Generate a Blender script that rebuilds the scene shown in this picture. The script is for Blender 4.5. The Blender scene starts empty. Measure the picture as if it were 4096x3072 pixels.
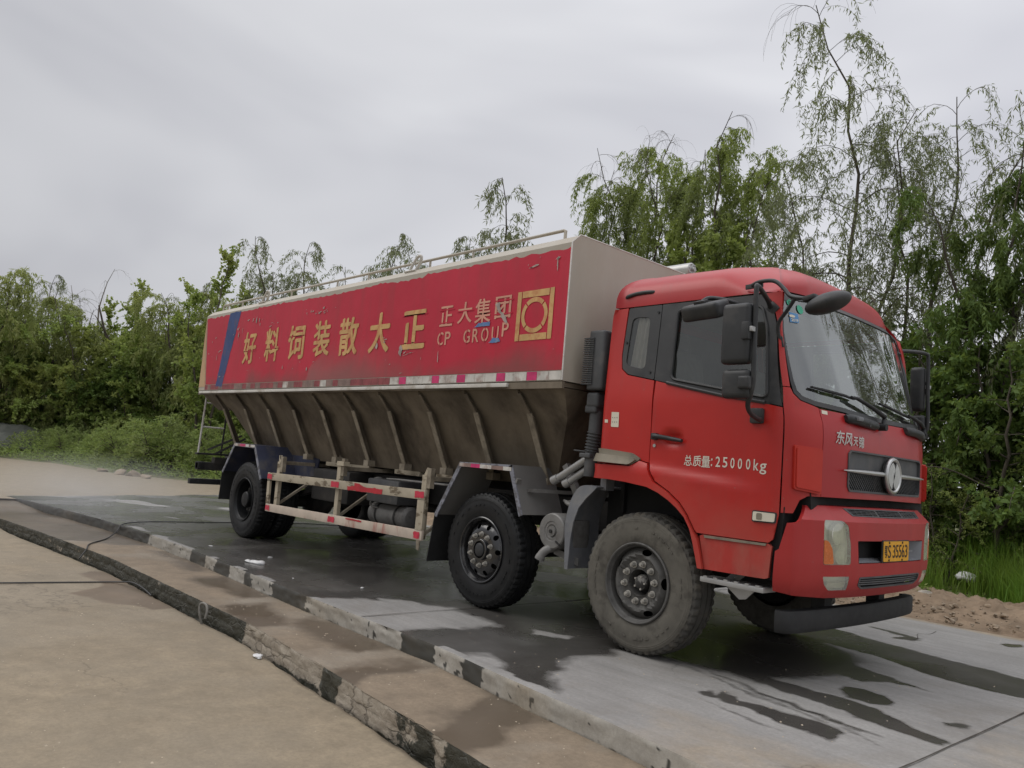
import bpy, bmesh, math, random
import numpy as np
from mathutils import Vector, Matrix, noise, geometry

SC = bpy.context.scene
COL = SC.collection
R = math.radians
rng = np.random.default_rng(7)
random.seed(7)

# ------------------------------------------------------------------ camera
cd = bpy.data.cameras.new('camera')
cam = bpy.data.objects.new('camera', cd)
COL.objects.link(cam)
cd.sensor_width = 36.0
cd.lens = 3143.44 / 4096 * 36
cd.clip_start = 0.05
cd.clip_end = 3000


def cam_basis(yaw, pitch, roll):
    cy, sy, cp, sp = math.cos(yaw), math.sin(yaw), math.cos(pitch), math.sin(pitch)
    d = Vector((sy * cp, cy * cp, sp))
    r = Vector((cy, -sy, 0))
    u = r.cross(d)
    cr, sr = math.cos(roll), math.sin(roll)
    return cr * r + sr * u, -sr * r + cr * u, d


r_, u_, d_ = cam_basis(-0.8333, 0.0990, 0.0835)
M = Matrix((r_, u_, -d_)).transposed().to_4x4()
M.translation = Vector((3.7293, -5.9407, 1.3428))
cam.matrix_world = M
SC.camera = cam

# ------------------------------------------------------------------ sky, sun, exposure
SUN_AZ, SUN_EL = R(232), R(48)          # azimuth of the sun measured from +Y towards +X
world = bpy.data.worlds.new('World')
SC.world = world
world.use_nodes = True
nt = world.node_tree
N = nt.nodes
N.clear()
out = N.new('ShaderNodeOutputWorld')
bg = N.new('ShaderNodeBackground')
bg.inputs['Strength'].default_value = 0.1
sky = N.new('ShaderNodeTexSky')
sky.sky_type = 'NISHITA'
sky.sun_disc = False
sky.sun_elevation = SUN_EL
sky.sun_rotation = SUN_AZ
sky.dust_density = 4
tc = N.new('ShaderNodeTexCoord')
mp = N.new('ShaderNodeMapping')
mp.inputs['Scale'].default_value = (1.0, 1.3, 2.8)
mp.inputs['Rotation'].default_value = (R(14), R(-10), R(30))
nz = N.new('ShaderNodeTexNoise')
nz.inputs['Scale'].default_value = 1.7
nz.inputs['Detail'].default_value = 3.0
nz.inputs['Roughness'].default_value = 0.48
nz.inputs['Distortion'].default_value = 0.5
cr = N.new('ShaderNodeValToRGB')
cr.color_ramp.elements[0].position = 0.30
cr.color_ramp.elements[0].color = (5.9, 5.95, 6.45, 1)
cr.color_ramp.elements[1].position = 0.74
cr.color_ramp.elements[1].color = (8.9, 8.95, 9.25, 1)
dt = N.new('ShaderNodeVectorMath')
dt.operation = 'DOT_PRODUCT'
dt.inputs[1].default_value = (0.72, 0.69, 0.06)
mr = N.new('ShaderNodeMapRange')
mr.inputs['From Min'].default_value = -0.85
mr.inputs['From Max'].default_value = 0.75
mr.inputs['To Min'].default_value = 0.66
mr.inputs['To Max'].default_value = 1.2
ml = N.new('ShaderNodeMix')
ml.data_type = 'RGBA'
ml.blend_type = 'MULTIPLY'
ml.inputs['Factor'].default_value = 1
mx = N.new('ShaderNodeMix')
mx.data_type = 'RGBA'
mx.inputs['Factor'].default_value = 0.94
L = nt.links.new
L(tc.outputs['Generated'], mp.inputs['Vector'])
L(mp.outputs['Vector'], nz.inputs['Vector'])
L(nz.outputs['Fac'], cr.inputs['Fac'])
L(tc.outputs['Generated'], dt.inputs[0])
L(dt.outputs['Value'], mr.inputs['Value'])
L(cr.outputs['Color'], ml.inputs[6])
sz_ = N.new('ShaderNodeSeparateXYZ')
L(tc.outputs['Generated'], sz_.inputs[0])
zr = N.new('ShaderNodeMapRange')                # an overcast sky is brightest overhead
zr.interpolation_type = 'SMOOTHSTEP'
zr.inputs['From Min'].default_value = 0.50
zr.inputs['From Max'].default_value = 0.95
zr.inputs['To Min'].default_value = 1.0
zr.inputs['To Max'].default_value = 2.5
zm = N.new('ShaderNodeMath')
zm.operation = 'MULTIPLY'
L(sz_.outputs['Z'], zr.inputs['Value'])
L(zr.outputs['Result'], zm.inputs[0])
L(mr.outputs['Result'], zm.inputs[1])
L(zm.outputs[0], ml.inputs[7])
L(sky.outputs['Color'], mx.inputs[6])
L(ml.outputs[2], mx.inputs[7])
L(mx.outputs[2], bg.inputs['Color'])
L(bg.outputs['Background'], out.inputs['Surface'])

sd = bpy.data.lights.new('sun', 'SUN')
sd.energy = 1.1
sd.angle = R(42)
sd.color = (1.0, 0.97, 0.92)
sun = bpy.data.objects.new('sun', sd)
COL.objects.link(sun)
sv = Vector((math.sin(SUN_AZ) * math.cos(SUN_EL), math.cos(SUN_AZ) * math.cos(SUN_EL), math.sin(SUN_EL)))
sun.rotation_euler = sv.to_track_quat('Z', 'Y').to_euler()
sun.location = (0, -20, 30)

SC.view_settings.view_transform = 'Standard'
SC.view_settings.look = 'None'
SC.view_settings.exposure = 0.0
SC.view_settings.gamma = 1.0
SC.render.engine = 'CYCLES'
SC.cycles.use_denoising = True
SC.cycles.max_bounces = 10
SC.cycles.diffuse_bounces = 6
SC.cycles.transparent_max_bounces = 16


# ------------------------------------------------------------------ materials
def node_mat(name):
    m = bpy.data.materials.new(name)
    m.use_nodes = True
    t = m.node_tree
    return m, t, t.nodes, t.links.new, t.nodes['Principled BSDF']


def noise_node(n, l, vec, scale, detail=5, rough=0.6, dist=0.0):
    a = n.new('ShaderNodeTexNoise')
    a.inputs['Scale'].default_value = scale
    a.inputs['Detail'].default_value = detail
    a.inputs['Roughness'].default_value = rough
    a.inputs['Distortion'].default_value = dist
    if vec is not None:
        l(vec, a.inputs['Vector'])
    return a.outputs['Fac']


def ramp(n, l, fac, p0, p1, c0=(0, 0, 0, 1), c1=(1, 1, 1, 1)):
    a = n.new('ShaderNodeValToRGB')
    a.color_ramp.elements[0].position = p0
    a.color_ramp.elements[1].position = p1
    a.color_ramp.elements[0].color = c0
    a.color_ramp.elements[1].color = c1
    l(fac, a.inputs['Fac'])
    return a.outputs['Color']


def mixc(n, l, fac, a, b, mode='MIX'):
    m = n.new('ShaderNodeMix')
    m.data_type = 'RGBA'
    m.blend_type = mode
    for s, v in ((0, fac), (6, a), (7, b)):
        if isinstance(v, (int, float)):
            m.inputs[s].default_value = v
        elif isinstance(v, tuple):
            m.inputs[s].default_value = v if len(v) == 4 else (*v, 1)
        else:
            l(v, m.inputs[s])
    return m.outputs[2]


def mathn(n, l, op, a, b=None, c=None, clamp=False):
    m = n.new('ShaderNodeMath')
    m.operation = op
    m.use_clamp = clamp
    for i, v in enumerate((a, b, c)):
        if v is None:
            continue
        if isinstance(v, (int, float)):
            m.inputs[i].default_value = v
        else:
            l(v, m.inputs[i])
    return m.outputs[0]


def bump(n, l, h, strength, dist, bs):
    b = n.new('ShaderNodeBump')
    b.inputs['Strength'].default_value = strength
    b.inputs['Distance'].default_value = dist
    l(h, b.inputs['Height'])
    l(b.outputs['Normal'], bs.inputs['Normal'])


def mapped(n, l, scale=(1, 1, 1), coord='Object'):
    t = n.new('ShaderNodeTexCoord')
    m = n.new('ShaderNodeMapping')
    m.inputs['Scale'].default_value = scale
    l(t.outputs[coord], m.inputs['Vector'])
    return m.outputs['Vector']


def mat(name, col, rough=0.55, metal=0.0, var=0.18, vs=2.5, dirt=None, dirt_amt=0.5, ds=5.0, stretch=(1, 1, 1),
        spec=0.4, bmp=0.0, bs_=40.0, coat=0.0, edge=(0.5, 0.64)):
    """plain surface with tone variation, an optional layer of dirt or wear with its own shape, and fine bump"""
    m, t, n, l, b = node_mat(name)
    v = mapped(n, l)
    lo = tuple(c * (1 - var) for c in col)
    hi = tuple(min(1, c * (1 + var)) for c in col)
    c = mixc(n, l, ramp(n, l, noise_node(n, l, v, vs), 0.3, 0.7), lo, hi)
    rg = mathn(n, l, 'MULTIPLY_ADD', noise_node(n, l, v, vs * 3), 0.25, rough - 0.12)
    if dirt is not None:
        v2 = mapped(n, l, stretch)
        d = ramp(n, l, noise_node(n, l, v2, ds, 8, 0.65), edge[0], edge[1])
        f = mathn(n, l, 'MULTIPLY', d, dirt_amt)
        c = mixc(n, l, f, c, dirt)
        rg = mathn(n, l, 'MULTIPLY_ADD', f, 0.3, rg)
    l(c, b.inputs['Base Color'])
    l(rg, b.inputs['Roughness'])
    b.inputs['Metallic'].default_value = metal
    b.inputs['Specular IOR Level'].default_value = spec
    b.inputs['Coat Weight'].default_value = coat
    b.inputs['Coat Roughness'].default_value = 0.2
    if bmp:
        bump(n, l, noise_node(n, l, v, bs_, 6), bmp, 0.01, b)
    return m


def glass_mat(name, tint=(0.5, 0.55, 0.52), refl=0.12, rough=0.02, dust=0.1, film=(0.30, 0.29, 0.27)):
    m, t, n, l, b = node_mat(name)
    n.remove(b)
    o = n['Material Output']
    tr = n.new('ShaderNodeBsdfTransparent')
    tr.inputs['Color'].default_value = (*tint, 1)
    gl = n.new('ShaderNodeBsdfGlossy')
    gl.inputs['Roughness'].default_value = rough
    gl.inputs['Color'].default_value = (0.92, 0.96, 0.95, 1)
    fr = n.new('ShaderNodeFresnel')
    fr.inputs['IOR'].default_value = 1.55
    f = mathn(n, l, 'MULTIPLY_ADD', fr.outputs[0], 1.35, refl, clamp=True)
    ms = n.new('ShaderNodeMixShader')
    l(f, ms.inputs[0])
    l(tr.outputs[0], ms.inputs[1])
    l(gl.outputs[0], ms.inputs[2])
    df = n.new('ShaderNodeBsdfDiffuse')
    df.inputs['Color'].default_value = (*film, 1)
    m2 = n.new('ShaderNodeMixShader')
    v = mapped(n, l)
    l(mathn(n, l, 'MULTIPLY', noise_node(n, l, v, 2.2), dust), m2.inputs[0])
    l(ms.outputs[0], m2.inputs[1])
    l(df.outputs[0], m2.inputs[2])
    l(m2.outputs[0], o.inputs['Surface'])
    return m


def leaf_mat(name, c1, c2, c3=None, transl=0.35, rough=0.6):
    m, t, n, l, b = node_mat(name)
    at = n.new('ShaderNodeAttribute')
    at.attribute_name = 'tint'
    c = mixc(n, l, at.outputs['Fac'], c1, c2)
    if c3 is not None:
        v = mapped(n, l)
        c = mixc(n, l, ramp(n, l, noise_node(n, l, v, 0.45, 3), 0.45, 0.62), c, c3)
    l(c, b.inputs['Base Color'])
    b.inputs['Roughness'].default_value = rough
    b.inputs['Specular IOR Level'].default_value = 0.25
    tl = n.new('ShaderNodeBsdfTranslucent')
    l(mixc(n, l, 0.35, c, (0.32, 0.38, 0.06)), tl.inputs['Color'])
    ms = n.new('ShaderNodeMixShader')
    ms.inputs[0].default_value = transl
    l(b.outputs[0], ms.inputs[1])
    l(tl.outputs[0], ms.inputs[2])
    l(ms.outputs[0], n['Material Output'].inputs['Surface'])
    return m


# ------------------------------------------------------------------ object helpers
def link(o, parent=None):
    COL.objects.link(o)
    if parent is not None:
        o.parent = parent
    return o


def tag(o, label=None, cat=None, group=None, kind=None):
    if label: o['label'] = label
    if cat: o['category'] = cat
    if group: o['group'] = group
    if kind: o['kind'] = kind
    return o


def empty(name, loc=(0, 0, 0), parent=None, rot=(0, 0, 0)):
    o = bpy.data.objects.new(name, None)
    o.location = loc
    o.rotation_euler = rot
    o.empty_display_size = 0.2
    return link(o, parent)


def finish(name, bm, mats, parent=None, ang=38, recalc=True, loc=None, rot=None):
    if recalc:
        bmesh.ops.recalc_face_normals(bm, faces=bm.faces)
    me = bpy.data.meshes.new(name)
    bm.to_mesh(me)
    bm.free()
    for m in (mats if isinstance(mats, (list, tuple)) else [mats]):
        me.materials.append(m)
    if ang is not None:
        me.polygons.foreach_set('use_smooth', [True] * len(me.polygons))
        me.set_sharp_from_angle(angle=R(ang))
    o = bpy.data.objects.new(name, me)
    if loc is not None: o.location = loc
    if rot is not None: o.rotation_euler = rot
    return link(o, parent)


def np_mesh(name, verts, faces, mats, attrs=None, smooth=False):
    """verts (n,3), faces (m,k) arrays -> mesh"""
    me = bpy.data.meshes.new(name)
    verts = np.asarray(verts, np.float32)
    faces = np.asarray(faces, np.int32)
    m, k = faces.shape
    me.vertices.add(len(verts))
    me.vertices.foreach_set('co', verts.ravel())
    me.loops.add(m * k)
    me.loops.foreach_set('vertex_index', faces.ravel())
    me.polygons.add(m)
    me.polygons.foreach_set('loop_start', np.arange(0, m * k, k, dtype=np.int32))
    me.update(calc_edges=True)
    me.validate()
    for mm in (mats if isinstance(mats, (list, tuple)) else [mats]):
        me.materials.append(mm)
    for nm, dat in (attrs or {}).items():
        a = me.attributes.new(nm, 'FLOAT', 'POINT')
        a.data.foreach_set('value', np.asarray(dat, np.float32))
    if smooth:
        me.polygons.foreach_set('use_smooth', [True] * m)
    return me


def new_bm():
    return bmesh.new()


def setmi(faces, mi):
    for f in faces:
        f.material_index = mi


def box(bm, c, s, rot=None, bev=0.0, mi=0, seg=2):
    r = bmesh.ops.create_cube(bm, size=1.0)
    vs = r['verts']
    mt = Matrix.Diagonal((*s, 1))
    if rot is not None:
        mt = Matrix(rot).to_4x4() @ mt if not isinstance(rot, tuple) else (Matrix.Rotation(rot[2], 4, 'Z') @ Matrix.Rotation(rot[1], 4, 'Y') @ Matrix.Rotation(rot[0], 4, 'X')) @ mt
    mt = Matrix.Translation(c) @ mt
    bmesh.ops.transform(bm, matrix=mt, verts=vs)
    fs = {f for v in vs for f in v.link_faces}
    setmi(fs, mi)
    if bev > 0:
        es = list({e for v in vs for e in v.link_edges})
        rr = bmesh.ops.bevel(bm, geom=es, offset=bev, segments=seg, affect='EDGES', profile=0.6)
        setmi(rr['faces'], mi)


def bar(bm, a, b, w, h, mi=0, up=(0, 0, 1), bev=0.0):
    """rectangular bar between two points, h along up"""
    a, b = Vector(a), Vector(b)
    x = (b - a)
    ln = x.length
    x.normalize()
    y = Vector(up).cross(x)
    if y.length < 1e-4:
        y = Vector((0, 1, 0)).cross(x)
    y.normalize()
    z = x.cross(y)
    m3 = Matrix((x, y, z)).transposed()
    box(bm, (a + b) / 2, (ln, w, h), rot=m3, bev=bev, mi=mi)


def smooth_path(pts, k=6):
    p = [Vector(q) for q in pts]
    o = []
    for i in range(len(p) - 1):
        p0, p1, p2, p3 = p[max(i - 1, 0)], p[i], p[i + 1], p[min(i + 2, len(p) - 1)]
        for j in range(k):
            t = j / k
            o.append(0.5 * ((2 * p1) + (p2 - p0) * t + (2 * p0 - 5 * p1 + 4 * p2 - p3) * t * t + (3 * p1 - p0 - 3 * p2 + p3) * t ** 3))
    o.append(p[-1])
    return o


def tube(bm, pts, r, n=10, mi=0, caps=True):
    pts = [Vector(p) for p in pts]
    rs = r if isinstance(r, (list, tuple)) else [r] * len(pts)
    t0 = (pts[1] - pts[0]).normalized()
    a = t0.orthogonal().normalized()
    rings = []
    for i, p in enumerate(pts):
        t = ((pts[min(i + 1, len(pts) - 1)] - pts[max(i - 1, 0)]).normalized())
        a = (a - t * a.dot(t)).normalized()
        b = t.cross(a)
        rings.append([bm.verts.new(p + (a * math.cos(2 * math.pi * k / n) + b * math.sin(2 * math.pi * k / n)) * rs[i]) for k in range(n)])
    for i in range(len(rings) - 1):
        for k in range(n):
            f = bm.faces.new((rings[i][k], rings[i][(k + 1) % n], rings[i + 1][(k + 1) % n], rings[i + 1][k]))
            f.material_index = mi
    if caps:
        for rg in (rings[0], rings[-1]):
            bm.faces.new(rg).material_index = mi


def lathe(bm, prof, n=48, mi=0, center=(0, 0, 0), mod=None, axis='y'):
    """prof: list of (y, r) revolved about the Y axis"""
    c = Vector(center)
    rings = []
    for (y, r) in prof:
        ring = []
        for k in range(n):
            a = 2 * math.pi * k / n
            rr = r if mod is None else mod(k, y, r)
            if axis == 'y':
                q = Vector((rr * math.cos(a), y, rr * math.sin(a)))
            elif axis == 'x':
                q = Vector((y, rr * math.cos(a), rr * math.sin(a)))
            else:
                q = Vector((rr * math.cos(a), rr * math.sin(a), y))
            ring.append(bm.verts.new(c + q))
        rings.append(ring)
    for i in range(len(rings) - 1):
        for k in range(n):
            f = bm.faces.new((rings[i][k], rings[i][(k + 1) % n], rings[i + 1][(k + 1) % n], rings[i + 1][k]))
            f.material_index = mi
    return rings


def cyl(bm, a, b, r, n=24, mi=0, bev=0.0):
    a, b = Vector(a), Vector(b)
    t = (b - a).normalized()
    if bev:
        pts = [a, a + t * bev * 0.01, a + t * bev, b - t * bev, b - t * bev * 0.01, b]
        tube(bm, pts, [max(r - bev, 1e-4), r - bev * 0.98, r, r, r - bev * 0.98, max(r - bev, 1e-4)], n, mi)
    else:
        tube(bm, [a, b], r, n, mi)


def prism(bm, poly, a0, a1, axis='y', mi=0):
    """polygon in the plane across axis, pushed from a0 to a1"""
    def mk(p, a):
        return {'y': (p[0], a, p[1]), 'x': (a, p[0], p[1]), 'z': (p[0], p[1], a)}[axis]
    v0 = [bm.verts.new(mk(p, a0)) for p in poly]
    v1 = [bm.verts.new(mk(p, a1)) for p in poly]
    n = len(poly)
    fs = [bm.faces.new(v0), bm.faces.new(v1[::-1])]
    for i in range(n):
        fs.append(bm.faces.new((v0[i], v0[(i + 1) % n], v1[(i + 1) % n], v1[i])))
    setmi(fs, mi)


def strip_sheet(bm, line, thick, a0, a1, mi=0):
    """bent sheet metal: polyline in x-z, given thickness, pushed along y"""
    up, dn = [], []
    for i, p in enumerate(line):
        p = Vector((p[0], p[1]))
        q0 = Vector(line[max(i - 1, 0)][:2])
        q1 = Vector(line[min(i + 1, len(line) - 1)][:2])
        t = (q1 - q0).normalized()
        nn = Vector((-t.y, t.x))
        up.append(tuple(p + nn * thick / 2))
        dn.append(tuple(p - nn * thick / 2))
    prism(bm, up + dn[::-1], a0, a1, 'y', mi)


def round_poly(pts, r, k=5):
    n = len(pts)
    o = []
    for i in range(n):
        p, a, b = Vector(pts[i]), Vector(pts[i - 1]), Vector(pts[(i + 1) % n])
        rr = min(r, (a - p).length * 0.45, (b - p).length * 0.45)
        s, e = p + (a - p).normalized() * rr, p + (b - p).normalized() * rr
        for j in range(k + 1):
            t = j / k
            o.append(tuple((1 - t) ** 2 * s + 2 * t * (1 - t) * p + t * t * e))
    return o


def inside(px, py, poly):
    """vectorised point in polygon"""
    c = np.zeros(np.shape(px), bool)
    n = len(poly)
    for i in range(n):
        x1, y1 = poly[i]
        x2, y2 = poly[i - 1]
        if y1 == y2:
            continue
        m = ((y1 > py) != (y2 > py)) & (px < (x2 - x1) * (py - y1) / (y2 - y1) + x1)
        c ^= m
    return c


def densify(poly, step):
    o = []
    n = len(poly)
    for i in range(n):
        a, b = np.array(poly[i], float), np.array(poly[(i + 1) % n], float)
        k = max(1, int(math.ceil(np.hypot(*(b - a)) / step)))
        for j in range(k):
            o.append(tuple(a + (b - a) * j / k))
    return o


def panel(bm, Sf, outer, holes=(), thick=0.02, off=0.0, step=0.05, mi=0, ridge=()):
    """sheet with holes cut in (u, v) space and laid on the surface Sf(u, v, offset), closed and given thickness"""
    outer = densify(outer, step)
    holes = [densify(h, step) for h in holes]
    pts = []
    edges = []
    for lp in [outer] + holes:
        b = len(pts)
        pts += lp
        edges += [(b + i, b + (i + 1) % len(lp)) for i in range(len(lp))]
    arr = np.array(outer)
    x0, y0 = arr.min(0)
    x1, y1 = arr.max(0)
    gx, gy = np.meshgrid(np.arange(x0 + step / 2, x1, step), np.arange(y0 + step / 2, y1, step))
    gx, gy = gx.ravel(), gy.ravel()
    m = inside(gx, gy, outer)
    for h in holes:
        m &= ~inside(gx, gy, h)
    gx, gy = gx[m], gy[m]
    for (u, v) in ridge:                                     # vertices laid along a fold
        if inside(np.array([u]), np.array([v]), outer)[0] and not any(inside(np.array([u]), np.array([v]), h)[0] for h in holes):
            pts.append((u, v))
    bp = np.array(pts)
    if len(gx):
        dmin = np.min((gx[:, None] - bp[None, :, 0]) ** 2 + (gy[:, None] - bp[None, :, 1]) ** 2, axis=1)
        k = dmin > (step * 0.45) ** 2
        pts = pts + list(zip(gx[k].tolist(), gy[k].tolist()))
    vs, es, fs, _, _, _ = geometry.delaunay_2d_cdt([Vector(p) for p in pts], edges, [], 0, 1e-6)
    V = np.array([(v.x, v.y) for v in vs])
    F = np.array([f for f in fs if len(f) == 3])
    cc = V[F].mean(1)
    keep = inside(cc[:, 0], cc[:, 1], outer)
    for h in holes:
        keep &= ~inside(cc[:, 0], cc[:, 1], h)
    F = F[keep]
    used = np.unique(F)
    top = {int(i): bm.verts.new(Sf(V[i, 0], V[i, 1], off)) for i in used}
    bot = {int(i): bm.verts.new(Sf(V[i, 0], V[i, 1], off - thick)) for i in used} if thick > 0 else None
    cnt = {}
    for f in F.tolist():
        bm.faces.new([top[i] for i in f]).material_index = mi
        if bot: bm.faces.new([bot[i] for i in f[::-1]]).material_index = mi
        for i in range(3):
            e = (f[i], f[(i + 1) % 3])
            cnt[e] = cnt.get(e, 0) + 1
    if bot:
        for (a, b) in cnt:
            if (b, a) not in cnt:
                bm.faces.new((top[b], top[a], bot[a], bot[b])).material_index = mi


def text_shape(s, w, h, bold=0.0, xs=None):
    """flat glyph outlines of a word fitted to w x h (w=None keeps proportions), as verts and polygons"""
    c = bpy.data.curves.new('lettering', 'FONT')
    c.body = s
    c.offset = bold
    c.resolution_u = 4
    o = bpy.data.objects.new('lettering', c)
    COL.objects.link(o)
    bpy.context.view_layer.update()
    me = o.to_mesh()
    V = np.array([v.co[:2] for v in me.vertices])
    F = [tuple(p.vertices) for p in me.polygons]
    o.to_mesh_clear()
    bpy.data.objects.remove(o)
    bpy.data.curves.remove(c)
    V = V - V.min(0)
    sz = V.max(0)
    k = h / sz[1]
    V = V * (np.array([k if w is None else w / sz[0], k]))
    return V, F


def put_text(bm, s, Sf, x0, z0, w, h, off=0.003, bold=0.0, mi=0, slope=0.0, shear=0.0, thick=0.0):
    V, F = text_shape(s, w, h, bold)
    vs = [bm.verts.new(Sf(x0 + p[0] + shear * p[1], z0 + p[1] + slope * p[0], off)) for p in V]
    for f in F:
        try:
            bm.faces.new([vs[i] for i in f]).material_index = mi
        except ValueError:
            pass


def flat_y(y, sgn=-1):
    return lambda x, z, off=0.0: Vector((x, y + sgn * off, z))


# ------------------------------------------------------------------ material library
M_ = {}
M_['red'] = mat('red_cab_paint', (0.36, 0.016, 0.012), 0.42, var=0.12, vs=1.2, dirt=(0.27, 0.06, 0.045), dirt_amt=0.3, ds=2.2, coat=0.10, edge=(0.45, 0.75))
M_['red_front'] = mat('red_front_paint', (0.27, 0.018, 0.019), 0.5, var=0.14, vs=1.6, dirt=(0.22, 0.07, 0.06), dirt_amt=0.45, ds=3, coat=0.05, edge=(0.4, 0.7))
M_['orange_red'] = mat('lit_orange_red_paint', (0.42, 0.026, 0.014), 0.45, var=0.12, vs=2)  # red made oranger as if lit, the light held in the colour
M_['sill_red'] = mat('scuffed_red_paint', (0.36, 0.03, 0.022), 0.55, var=0.2, vs=3, dirt=(0.28, 0.15, 0.11), dirt_amt=0.6, ds=3, stretch=(1, 1, 0.4), edge=(0.42, 0.7))
M_['beige'] = mat('beige_tank_paint', (0.39, 0.358, 0.302), 0.62, var=0.08, vs=1.0, dirt=(0.34, 0.28, 0.21), dirt_amt=0.5, ds=1.6, stretch=(1, 1, 0.35), edge=(0.45, 0.75))
M_['white_trim'] = mat('chalky_white_paint', (0.56, 0.54, 0.50), 0.65, var=0.12, vs=3, dirt=(0.33, 0.28, 0.22), dirt_amt=0.6, ds=5)
M_['hopper'] = mat('grimy_hopper_steel', (0.165, 0.135, 0.098), 0.7, var=0.25, vs=1.4, dirt=(0.050, 0.038, 0.027), dirt_amt=0.85, ds=1.9, stretch=(1, 1, 0.5), bmp=0.08, edge=(0.42, 0.66))
M_['rib'] = mat('dirty_rib_steel', (0.29, 0.25, 0.19), 0.7, var=0.25, vs=4, dirt=(0.10, 0.08, 0.055), dirt_amt=0.7, ds=5, edge=(0.42, 0.62))
M_['cream'] = mat('chipped_cream_paint', (0.38, 0.33, 0.245), 0.65, var=0.15, vs=5, dirt=(0.13, 0.10, 0.065), dirt_amt=0.9, ds=6, stretch=(0.55, 1, 1.4), edge=(0.53, 0.58))
M_['cream2'] = mat('flaking_cream_paint', (0.50, 0.42, 0.34), 0.65, var=0.15, vs=5, dirt=(0.34, 0.09, 0.07), dirt_amt=0.75, ds=4, stretch=(1.4, 1, 0.3), edge=(0.53, 0.62))
M_['tape_red'] = mat('red_reflective_tape', (0.50, 0.03, 0.06), 0.4, var=0.25, vs=14)
M_['tape_white'] = mat('worn_white_reflective_tape', (0.50, 0.48, 0.44), 0.5, var=0.2, vs=8, dirt=(0.25, 0.14, 0.11), dirt_amt=0.7, ds=7)
M_['gold'] = mat('gold_stencil_paint', (0.54, 0.33, 0.13), 0.6, var=0.16, vs=5, dirt=(0.40, 0.10, 0.05), dirt_amt=0.5, ds=9)
M_['pink'] = mat('faded_pink_stencil_paint', (0.56, 0.27, 0.19), 0.6, var=0.14, vs=5)
M_['blue_paint'] = mat('blue_stripe_paint', (0.025, 0.055, 0.17), 0.55, var=0.2, vs=3, dirt=(0.12, 0.08, 0.12), dirt_amt=0.5, ds=5)
M_['ltblue'] = mat('light_blue_touch_up_paint', (0.08, 0.17, 0.36), 0.55, var=0.2, vs=20, dirt=(0.35, 0.35, 0.3), dirt_amt=0.4, ds=24)
M_['mud_blue'] = mat('dark_blue_mudguard_paint', (0.040, 0.045, 0.075), 0.55, var=0.25, vs=3, dirt=(0.11, 0.10, 0.09), dirt_amt=0.6, ds=4)
M_['mud_lip'] = mat('scratched_blue_grey_paint', (0.19, 0.195, 0.225), 0.6, var=0.3, vs=9, dirt=(0.09, 0.085, 0.085), dirt_amt=0.8, ds=14, edge=(0.48, 0.56))
M_['grey_sheet'] = mat('dusty_grey_sheet_steel', (0.16, 0.155, 0.145), 0.65, var=0.16, vs=2)
M_['black_plastic'] = mat('black_plastic', (0.022, 0.023, 0.024), 0.48, var=0.25, vs=6, dirt=(0.07, 0.065, 0.06), dirt_amt=0.4, ds=5)
M_['black_frame'] = mat('satin_black_frame', (0.026, 0.027, 0.028), 0.42, var=0.2, vs=4, dirt=(0.075, 0.07, 0.065), dirt_amt=0.45, ds=3)
M_['grey_plastic'] = mat('dusty_dark_grey_plastic', (0.062, 0.064, 0.066), 0.6, var=0.2, vs=5, dirt=(0.14, 0.13, 0.12), dirt_amt=0.45, ds=6)
M_['fender_plastic'] = mat('faded_grey_plastic', (0.15, 0.155, 0.165), 0.55, var=0.18, vs=4, dirt=(0.24, 0.23, 0.21), dirt_amt=0.45, ds=5)
M_['rubber'] = mat('black_rubber', (0.016, 0.016, 0.016), 0.7, var=0.3, vs=6)
M_['tyre_dusty'] = mat('dusty_tyre_rubber', (0.105, 0.097, 0.080), 0.85, var=0.2, vs=6, dirt=(0.055, 0.05, 0.042), dirt_amt=0.7, ds=7, bmp=0.12, bs_=60)
M_['tread_dusty'] = mat('dusty_tread_rubber', (0.06, 0.057, 0.05), 0.85, var=0.3, vs=10, dirt=(0.12, 0.105, 0.08), dirt_amt=0.5, ds=9)
M_['tyre_wet'] = mat('wet_tyre_rubber', (0.010, 0.0105, 0.011), 0.46, var=0.3, vs=7, dirt=(0.024, 0.023, 0.022), dirt_amt=0.4, ds=8, spec=0.28)
M_['rim_dusty'] = mat('dusty_grey_rim', (0.085, 0.082, 0.076), 0.55, metal=0.0, var=0.2, vs=6, dirt=(0.04, 0.038, 0.034), dirt_amt=0.55, ds=8)
M_['hub'] = mat('worn_hub_cap', (0.035, 0.034, 0.032), 0.5, var=0.3, vs=9, dirt=(0.22, 0.21, 0.19), dirt_amt=0.8, ds=16, edge=(0.5, 0.56))
M_['rim_black'] = mat('glossy_black_rim', (0.012, 0.012, 0.013), 0.2, var=0.2, vs=6, spec=0.6, coat=0.6)
M_['nut'] = mat('worn_steel_nut', (0.40, 0.385, 0.35), 0.38, metal=0.55, var=0.3, vs=20)
M_['nut_dusty'] = mat('dusty_nut', (0.11, 0.105, 0.095), 0.55, metal=0.2, var=0.3, vs=20)
M_['steel'] = mat('grey_cast_steel', (0.19, 0.185, 0.175), 0.55, metal=0.2, var=0.2, vs=5, dirt=(0.10, 0.09, 0.08), dirt_amt=0.6, ds=6)
M_['alu'] = mat('dull_aluminium', (0.40, 0.40, 0.39), 0.42, metal=0.6, var=0.12, vs=5)
M_['chrome'] = mat('worn_chrome', (0.46, 0.46, 0.45), 0.36, metal=0.9, var=0.05, vs=7)
M_['silver'] = mat('silver_lettering', (0.42, 0.40, 0.37), 0.35, metal=0.7, var=0.1, vs=9)
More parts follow.
